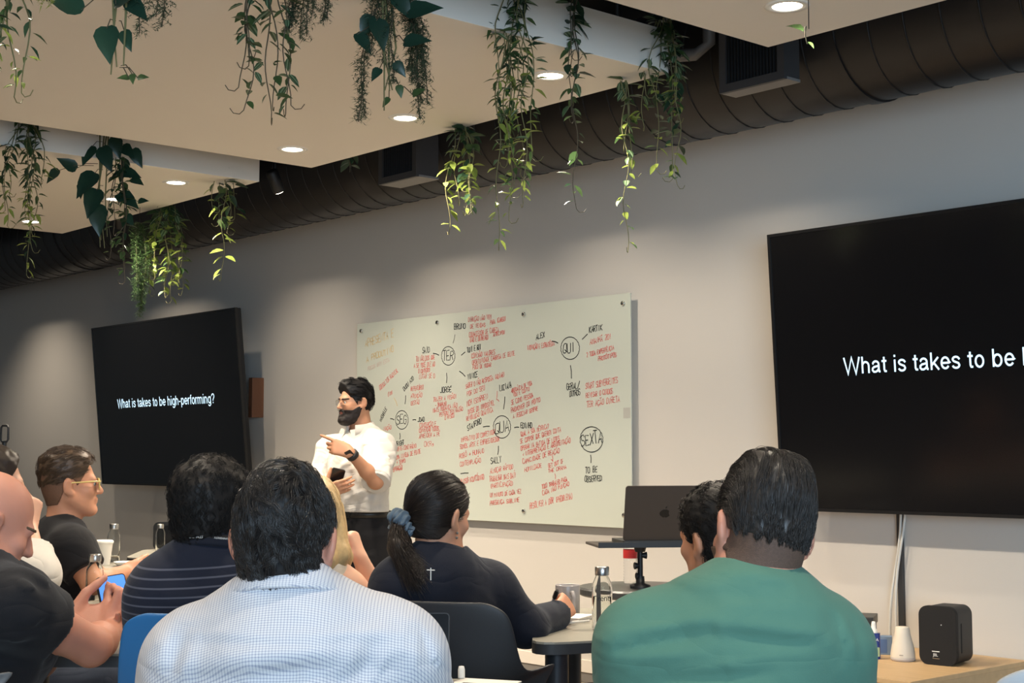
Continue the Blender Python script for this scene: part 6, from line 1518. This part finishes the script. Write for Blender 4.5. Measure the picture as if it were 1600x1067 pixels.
MB().box((-0.026, -0.0195, 0.008), (-0.006, -0.0183, 0.098)).build('label', M_paper, t); MB().box((0.008, -0.0195, 0.012), (0.025, -0.0183, 0.05)).build('label', mat('label_green', srgb(150, 170, 130), 0.6), t)
me = text_mesh('A', 0.02, 'print'); fit_text(me, 0.012); o = obj('print', me, M_print, t); o.location = (0.016, -0.0197, 0.082); o.rotation_euler = (math.radians(90), 0, 0)
pb_ = on_cab(1385, 1024); t = thing('card_box', 'small blue-grey card box behind the diffuser', 'box', pb_ + FWD_H * 0.04, rz_of(15))
MB().box((-0.035, -0.02, 0), (0.035, 0.03, 0.078), 0.001).build('carton', mat('card_blue', srgb(118, 140, 168), 0.6), t); MB().box((-0.028, -0.0206, 0.008), (0.014, -0.02, 0.066)).build('printed_panel', mat('card_panel', srgb(86, 112, 158), 0.6), t)
pb_ = on_cab(1345, 1018); t = thing('black_box', 'black lidded box behind the blue spray bottle', 'box', pb_ + FWD_H * 0.10, rz_of(20))
MB().box((-0.14, -0.09, 0), (0.085, 0.09, 0.11), 0.002).build('box_body', M_black, t); MB().box((-0.145, -0.095, 0.111), (0.09, 0.095, 0.15), 0.003).build('lid', mat('box_lid', (0.03, 0.03, 0.028), 0.4), t)

# ------------------------------------------------------------------ hanging plants
def leaf_mat(name, c, stripe=None, rough=0.4):
    m = mat(name, c, rough, noise=0.25, nscale=9, spec=0.4)
    nt, b = nodes_of(m)
    if stripe is not None:
        tc = [n for n in nt.nodes if n.type == 'TEX_COORD'][0]
        sp = nt.nodes.new('ShaderNodeSeparateXYZ'); nt.links.new(tc.outputs['Object'], sp.inputs[0])
        ax_ = nmath(nt, 'ABSOLUTE', sp.outputs[0]); f = nmath(nt, 'LESS_THAN', nmath(nt, 'ABSOLUTE', nmath(nt, 'SUBTRACT', ax_, 0.09)), 0.035)
        nt.links.new(nmix(nt, f, c, stripe), b.inputs['Base Color'])
    tr = nt.nodes.new('ShaderNodeBsdfTranslucent'); tr.inputs[0].default_value = (*[min(1, x * 1.6) for x in c], 1)
    mx = nt.nodes.new('ShaderNodeMixShader'); mx.inputs[0].default_value = 0.25
    out = [n for n in nt.nodes if n.type == 'OUTPUT_MATERIAL'][0]
    nt.links.new(b.outputs[0], mx.inputs[1]); nt.links.new(tr.outputs[0], mx.inputs[2]); nt.links.new(mx.outputs[0], out.inputs['Surface'])
    return m
LF = {'dark': leaf_mat('leaf_dark', (0.020, 0.048, 0.026)), 'mid': leaf_mat('leaf_mid', (0.045, 0.085, 0.030)), 'zebra': leaf_mat('leaf_striped', (0.040, 0.080, 0.036), (0.20, 0.27, 0.16)),
      'lime': leaf_mat('leaf_lime', (0.20, 0.26, 0.055)), 'phil': leaf_mat('leaf_big', (0.016, 0.045, 0.030), None, 0.32), 'fern': leaf_mat('fern_green', (0.030, 0.066, 0.040))}
M_stem = mat('vine_stem', (0.14, 0.13, 0.05), 0.6); M_stemd = mat('vine_stem_dark', (0.07, 0.055, 0.03), 0.6)
def leaf_shape(outline, fold, droop):
    """Leaf along +Y, folded on the midrib, unit length."""
    n = len(outline); v = []; f = []
    for (y, w) in outline: v += [(-w, y, fold * w - droop * y * y), (0, y, -droop * y * y), (w, y, fold * w - droop * y * y)]
    for i in range(n - 1):
        a = i * 3; f += [(a, a + 1, a + 4, a + 3), (a + 1, a + 2, a + 5, a + 4)]
    return v, f
SH = {'lance': leaf_shape([(0, 0.01), (0.18, 0.12), (0.42, 0.17), (0.7, 0.11), (1.0, 0.005)], 0.5, 0.18), 'oval': leaf_shape([(0, 0.02), (0.15, 0.17), (0.4, 0.25), (0.7, 0.18), (1.0, 0.005)], 0.35, 0.15),
      'heart': leaf_shape([(-0.06, 0.14), (0.05, 0.27), (0.25, 0.34), (0.55, 0.25), (0.82, 0.10), (1.0, 0.004)], 0.28, 0.2)}
def shape_mesh(kind, mt):
    v, f = SH[kind]; me = bpy.data.meshes.new('leaf'); me.from_pydata(v, [], f); me.update()
    for p_ in me.polygons: p_.use_smooth = True
    me.materials.append(mt); return me
LEAFME = {}
def leaf_me(kind, key):
    if (kind, key) not in LEAFME: LEAFME[(kind, key)] = shape_mesh(kind, LF[key])
    return LEAFME[(kind, key)]
def leaf_matrix(p, d, up, L, rr):
    d = unit(d); up = np.asarray(up, float); x = unit(np.cross(d, up)); z = np.cross(x, d)
    M = Matrix.Identity(4)
    for i, c in enumerate((x, d, z)):
        for j in range(3): M[j][i] = float(c[j]) * L
        M[i][3] = float(p[i])
    return M
def wire(t):
    z = CEIL - t.location.z
    if z > 0.05: MB().tube([(0, 0, 0.02), (0, 0, z)], 0.0015, 5).build('hanging_wire', M_blackmatte, t)
def vine(loc, length, lab, strands=6, spread=0.06, leaf=0.045, per_m=34, kind='lance', keys=('mid', 'mid', 'dark'), tip='lime', tipfrac=0.25, seed=1, droop_top=0.0, fine=0, group='trailing plants hung between the ceiling panels', lens=None, cat='plant', stem=0.0022, curl=True, maxleaf=140):
    rr = random.Random(seed); spread *= 1.3; leaf *= 1.25; per_m *= 1.2; stem *= 1.15
    t = thing('hanging_vine', lab, cat, loc, 0, group); wire(t)
    st = MB(); spots = []
    for s_ in range(strands):
        Ls = length * (rr.uniform(0.55, 1.0) if s_ else 1.0) if lens is None else length * lens[s_ % len(lens)]
        a = rr.uniform(0, 6.28); ox, oy = spread * math.cos(a) * rr.uniform(0.2, 1), spread * math.sin(a) * rr.uniform(0.2, 1)
        n = max(6, int(Ls / 0.03)); pts = []
        w1, w2, p1, p2 = rr.uniform(0.004, 0.014), rr.uniform(0.004, 0.014), rr.uniform(0, 6), rr.uniform(0, 6)
        for k in range(n + 1):
            u = k / n; z = -Ls * u + 0.03
            pts.append(np.array([ox * min(1, 0.35 + u * 1.6) + w1 * math.sin(u * Ls * 22 + p1), oy * min(1, 0.35 + u * 1.6) + w2 * math.sin(u * Ls * 19 + p2), z]))
        if curl:                                      # the growing tip curls up
            e = pts[-1]; dv = np.array([rr.uniform(-1, 1), rr.uniform(-1, 1), 0]); dv = unit(dv) * 0.02
            pts += [e + dv * 0.6 + A3(0, 0, -0.012), e + dv * 1.5 + A3(0, 0, -0.010), e + dv * 2.0 + A3(0, 0, 0.004)]
        st.tube(pts, [stem * (1.0 - 0.5 * k / len(pts)) for k in range(len(pts))], 5, cap=False)
        m = int(Ls * per_m)
        for k in range(m):
            u = (k + rr.uniform(0, 1)) / m; i = min(len(pts) - 2, int(u * n)); spots.append((pts[i], u, rr.uniform(0, 6.28)))
    st.build('stems', M_stem if tip == 'lime' else M_stemd, t)
    rr.shuffle(spots); big = spots[:maxleaf]; rest = spots[maxleaf:]
    fv, ff = [], []
    for j, (p, u, a) in enumerate(spots):
        L = leaf * rr.uniform(0.65, 1.2) * (1.0 - 0.35 * u)
        d = A3(math.cos(a), math.sin(a), rr.uniform(-1.1, 0.25)); key = keys[rr.randrange(len(keys))]
        if tip and u > 1 - tipfrac and rr.random() < 0.75: key = tip
        M = leaf_matrix(p + unit(d) * 0.008, d, A3(rr.uniform(-0.4, 0.4), rr.uniform(-0.4, 0.4), 1), L, rr)
        if j < maxleaf:
            o = link(bpy.data.objects.new('leaf', leaf_me(kind, key)), t); o.matrix_local = M
        else:
            v, f = SH[kind]; b0 = len(fv); fv += [tuple(M @ Vector(q)) for q in v]; ff += [tuple(i + b0 for i in q) for q in f]
    if fv:
        me = bpy.data.meshes.new('small_leaves'); me.from_pydata(fv, [], ff); me.update()
        for p_ in me.polygons: p_.use_smooth = True
        tag(obj('small_leaves', me, LF[keys[0]], t), kind='stuff')
    return t
def fern(loc, lens, lab, spread=0.05, needle=0.018, seed=1, width=0.03, mt='fern', name='hanging_fern'):
    rr = random.Random(seed)
    t = thing(name, lab, 'plant', loc, 0, 'feathery ferns hung between the ceiling panels'); wire(t); needle *= 1.35; width *= 1.3
    for L_ in lens:
        fv, ff = [], []; st = MB(); a0 = rr.uniform(0, 6.28); ox, oy = spread * math.cos(a0), spread * math.sin(a0); ph = rr.uniform(0, 6)
        n = int(L_ / 0.012); pts = [np.array([ox * min(1, 0.3 + 1.2 * k / n) + 0.012 * math.sin(k * 0.12 + ph), oy * min(1, 0.3 + 1.2 * k / n) + 0.012 * math.cos(k * 0.10 + ph), -L_ * k / n + 0.02]) for k in range(n + 1)]
        st.tube(pts, 0.0016, 5, cap=False)
        for k in range(n):
            u = k / n; wd = width * (1.0 - 0.55 * u)
            for b in range(3):
                a = rr.uniform(0, 6.28); q0 = pts[k]; q1 = q0 + A3(math.cos(a) * wd, math.sin(a) * wd, -0.012 - rr.uniform(0, 0.012))
                for c in range(9):
                    tt = (c + 1) / 9; p = q0 + (q1 - q0) * tt; an = rr.uniform(0, 6.28); dd = A3(math.cos(an), math.sin(an), rr.uniform(-0.9, 0.5)) * needle * rr.uniform(0.5, 0.9)
                    w = A3(-dd[1], dd[0], 0.3 * needle); w = w / (np.linalg.norm(w) + 1e-9) * 0.0017; i0 = len(fv)
                    fv += [tuple(p - w), tuple(p + w), tuple(p + dd)]; ff.append((i0, i0 + 1, i0 + 2))
        fr = st.build('frond', M_stemd, t)
        me = bpy.data.meshes.new('needles'); me.from_pydata(fv, [], ff); me.update(); tag(obj('needles', me, LF[mt], fr), kind='stuff')
    return t
def philo(loc, lab, leaves, seed=1, stems=3, length=0.5):
    """Big heart-shaped leaves, each given as (right, up, towards the viewer, size, direction right, direction up)."""
    rr = random.Random(seed); t = thing('philodendron', lab, 'plant', loc, 0, 'big-leaved plants hung between the ceiling panels'); wire(t)
    w = lambda r, u, f: RIGHT * r + UPZ * u - FWD_H * f
    for s_ in range(stems):
        MB().tube([w(rr.uniform(-0.03, 0.03), 0.03, 0), w(rr.uniform(-0.03, 0.03), -length * 0.5, 0.02), w(rr.uniform(-0.02, 0.03), -length * rr.uniform(0.8, 1), 0.02)], [0.004, 0.003, 0.002], 7).build('stem', M_stem, t)
    for (r, u, f, L, dr, du) in leaves:
        p = w(r, u, f); d = w(dr, du, rr.uniform(0.0, 0.5)); up = w(rr.uniform(-0.3, 0.3), 0.45, 0.9)
        o = link(bpy.data.objects.new('leaf', leaf_me('heart', 'phil' if L > 0.045 else 'mid')), t); o.matrix_local = leaf_matrix(p, d, up, L, rr)
        a = w(r * 0.25, u + 0.03, 0.0)
        MB().tube([a, (a + p) / 2 + w(0, 0.012, 0.01), p], 0.0016, 5).build('petiole', M_stemd, t)
    return t
def hang(px, py, d): return P(px, py, d)
def mlen(p0, p1, d): return (p1 - p0) * d / F_PX
# along the gap between the middle and the right panel, near to far
vine(hang(14, -30, 3.8), mlen(-30, 165, 3.8), 'leafy vine cut by the top left corner of the picture', 5, 0.05, 0.045, 46, 'lance', ('mid', 'dark'), 'lime', 0.35, 21, maxleaf=60)
fern(hang(70, -40, 3.82), (0.10, 0.09), 'bright fern tip at the top left picture edge', 0.02, 0.016, 22, 0.03, 'lime')
philo(hang(185, -40, 4.0), 'big dark-leaved plant near the top left, few leaves on bare stems',
      [(-0.10, -0.10, 0.0, 0.095, -0.9, 0.35), (-0.02, -0.16, 0.03, 0.105, 0.15, -1), (0.0, -0.09, 0.02, 0.085, 0.5, 0.25), (0.02, -0.16, 0.0, 0.06, 0.3, -0.9), (-0.05, -0.07, 0.02, 0.075, -0.1, 0.7), (0.06, -0.29, 0.0, 0.032, 0.9, 0.1), (0.035, -0.29, 0.0, 0.032, -0.9, 0.0), (0.05, -0.285, 0.02, 0.03, 0.1, -0.9), (0.03, -0.08, 0.0, 0.08, 0.6, -0.5)], 23, 3, 0.32)
fern(hang(232, -40, 4.02), (0.19, 0.17, 0.15, 0.12), 'small blue-green fern beside the big dark leaves, top left', 0.035, 0.016, 24, 0.035)
vine(hang(412, -30, 4.35), mlen(-30, 198, 4.35), 'loose vine with striped leaves hanging alone left of the ferns', 8, 0.08, 0.052, 26, 'oval', ('zebra', 'mid', 'zebra'), 'mid', 0.1, 25, maxleaf=90)
fern(hang(485, -40, 4.45), (0.20, 0.23, 0.18, 0.16, 0.22, 0.2, 0.21, 0.17), 'short dark fern with two drooping tips at the top', 0.06, 0.015, 26, 0.03)
fern(hang(612, -40, 4.65), (0.50, 0.47, 0.40, 0.35, 0.42, 0.30, 0.36, 0.28, 0.44, 0.33, 0.38, 0.25, 0.48, 0.31), 'long dark fern hanging in front of the middle downlight', 0.10, 0.016, 27, 0.032)
philo(hang(610, -20, 4.58), 'broad leaves with trailing stems mixed into the long fern',
      [(-0.04, -0.12, 0.04, 0.10, 0.3, -0.9), (-0.10, -0.16, 0.03, 0.075, 0.5, -0.6), (0.06, -0.10, 0.05, 0.11, 0.9, 0.2), (0.05, -0.19, 0.04, 0.085, 0.9, 0.1), (-0.06, -0.10, 0.02, 0.08, -0.3, -0.8), (0.02, -0.25, 0.03, 0.055, 0.5, -0.7), (-0.03, -0.27, 0.03, 0.05, -0.4, -0.7), (0.03, -0.32, 0.02, 0.04, 0.2, -0.9), (0.075, -0.35, 0.02, 0.045, 0.8, 0.4), (0.0, -0.36, 0.02, 0.035, -0.5, -0.6), (0.02, -0.04, 0.05, 0.09, 0.4, -0.6)], 28, 4, 0.40)
vine(hang(803, -30, 5.05), mlen(-30, 402, 5.05), 'longest dense vine, reaching down in front of the grey wall', 11, 0.085, 0.052, 44, 'lance', ('mid', 'dark', 'zebra'), 'lime', 0.45, 29, lens=(1.0, 0.72, 0.85, 0.6, 0.9, 0.5, 0.68, 0.8, 0.45, 0.58, 0.7), maxleaf=290)
vine(hang(908, -20, 5.25), mlen(-20, 342, 5.25), 'thin vine beside the bright downlight', 5, 0.055, 0.055, 30, 'oval', ('mid', 'zebra', 'dark'), 'mid', 0.3, 30, lens=(1.0, 0.55, 0.4, 0.62, 0.35), maxleaf=120)
vine(hang(972, 138, 5.65), mlen(138, 405, 5.65), 'slender vine with sparse pale leaves, right of the longest vine', 3, 0.04, 0.05, 30, 'oval', ('zebra', 'mid'), 'lime', 0.5, 31, lens=(1.0, 0.55, 0.4), maxleaf=70)
vine(hang(1040, 42, 5.55), mlen(42, 305, 5.55), 'bushy vine at the corner of the middle panel', 10, 0.085, 0.055, 40, 'oval', ('mid', 'zebra', 'dark'), 'lime', 0.25, 32, lens=(1.0, 0.9, 0.5, 0.6, 0.45, 0.62, 0.38, 0.95, 0.55, 0.5), maxleaf=220)
vine(hang(722, 205, 6.5), mlen(205, 372, 6.5), 'yellow-green vine with a round dark crown at the panel edge', 6, 0.07, 0.06, 36, 'oval', ('dark', 'mid'), 'lime', 0.65, 33, maxleaf=110)
vine(hang(550, 246, 7.3), 0.10, 'tiny leaf tip just under the panel edge', 2, 0.02, 0.07, 30, 'oval', ('dark',), None, 0, 34, curl=False)
vine(hang(1264, 55, 4.6), 0.06, 'serrated leaf tip poking below the top right panel', 1, 0.01, 0.08, 40, 'lance', ('mid',), None, 0, 35, curl=False)
# along the gap left of the middle panel
vine(hang(45, 196, 6.95), mlen(196, 440, 6.95), 'long leafy vine at the left picture edge', 8, 0.085, 0.060, 42, 'lance', ('mid', 'dark', 'mid'), 'lime', 0.3, 41, lens=(1.0, 0.7, 0.85, 0.6, 0.75, 0.5, 0.65, 0.4), maxleaf=200)
philo(hang(165, 212, 7.2), 'biggest dark-leaved plant, hanging over the left downlights',
      [(-0.22, -0.18, 0.03, 0.085, -0.6, -0.6), (-0.14, -0.17, 0.02, 0.10, -0.6, 0.4), (-0.06, -0.06, 0.02, 0.11, -0.3, -0.8), (0.0, -0.07, 0.04, 0.13, 0.3, -0.8), (0.09, -0.06, 0.02, 0.10, 0.6, -0.5), (0.14, -0.07, 0.0, 0.10, 0.4, -0.9), (-0.04, -0.20, 0.04, 0.15, -0.5, -0.8), (-0.03, -0.28, 0.03, 0.15, -0.2, -0.9), (0.08, -0.30, 0.03, 0.13, 0.7, -0.4), (-0.02, -0.36, 0.04, 0.15, 0.1, -1), (0.10, -0.19, 0.02, 0.10, 0.9, -0.2), (0.14, -0.22, 0.02, 0.075, 0.9, -0.4), (0.12, -0.40, 0.02, 0.07, 0.5, -0.8), (-0.16, -0.03, 0.0, 0.09, -0.8, 0.1), (-0.10, -0.24, 0.02, 0.08, -0.2, -0.9), (0.06, -0.02, 0.05, 0.11, 0.2, -0.9), (0.17, -0.33, 0.0, 0.055, 0.8, 0.1)], 42, 4, 0.62)
vine(hang(188, 255, 7.15), mlen(255, 452, 7.15), 'trailing vine below the biggest dark leaves', 5, 0.05, 0.055, 30, 'oval', ('mid', 'dark'), 'mid', 0.3, 43, lens=(1.0, 0.8, 0.6, 0.9, 0.5), maxleaf=80)
fern(hang(218, 352, 8.6), (0.56, 0.50, 0.46, 0.40, 0.52), 'narrow fluffy green fern hanging over the left television', 0.035, 0.020, 44, 0.035, 'mid')
vine(hang(262, 330, 8.7), mlen(330, 478, 8.7), 'brightly lit vine over the left television', 9, 0.12, 0.065, 40, 'oval', ('mid', 'lime', 'zebra'), 'lime', 0.6, 45, maxleaf=170)
vine(hang(355, 250, 7.8), mlen(250, 448, 7.8), 'drooping vine beside the small track spotlight', 5, 0.07, 0.075, 26, 'oval', ('mid', 'dark'), 'lime', 0.35, 46, lens=(1.0, 0.55, 0.62, 0.45, 0.5), maxleaf=90)
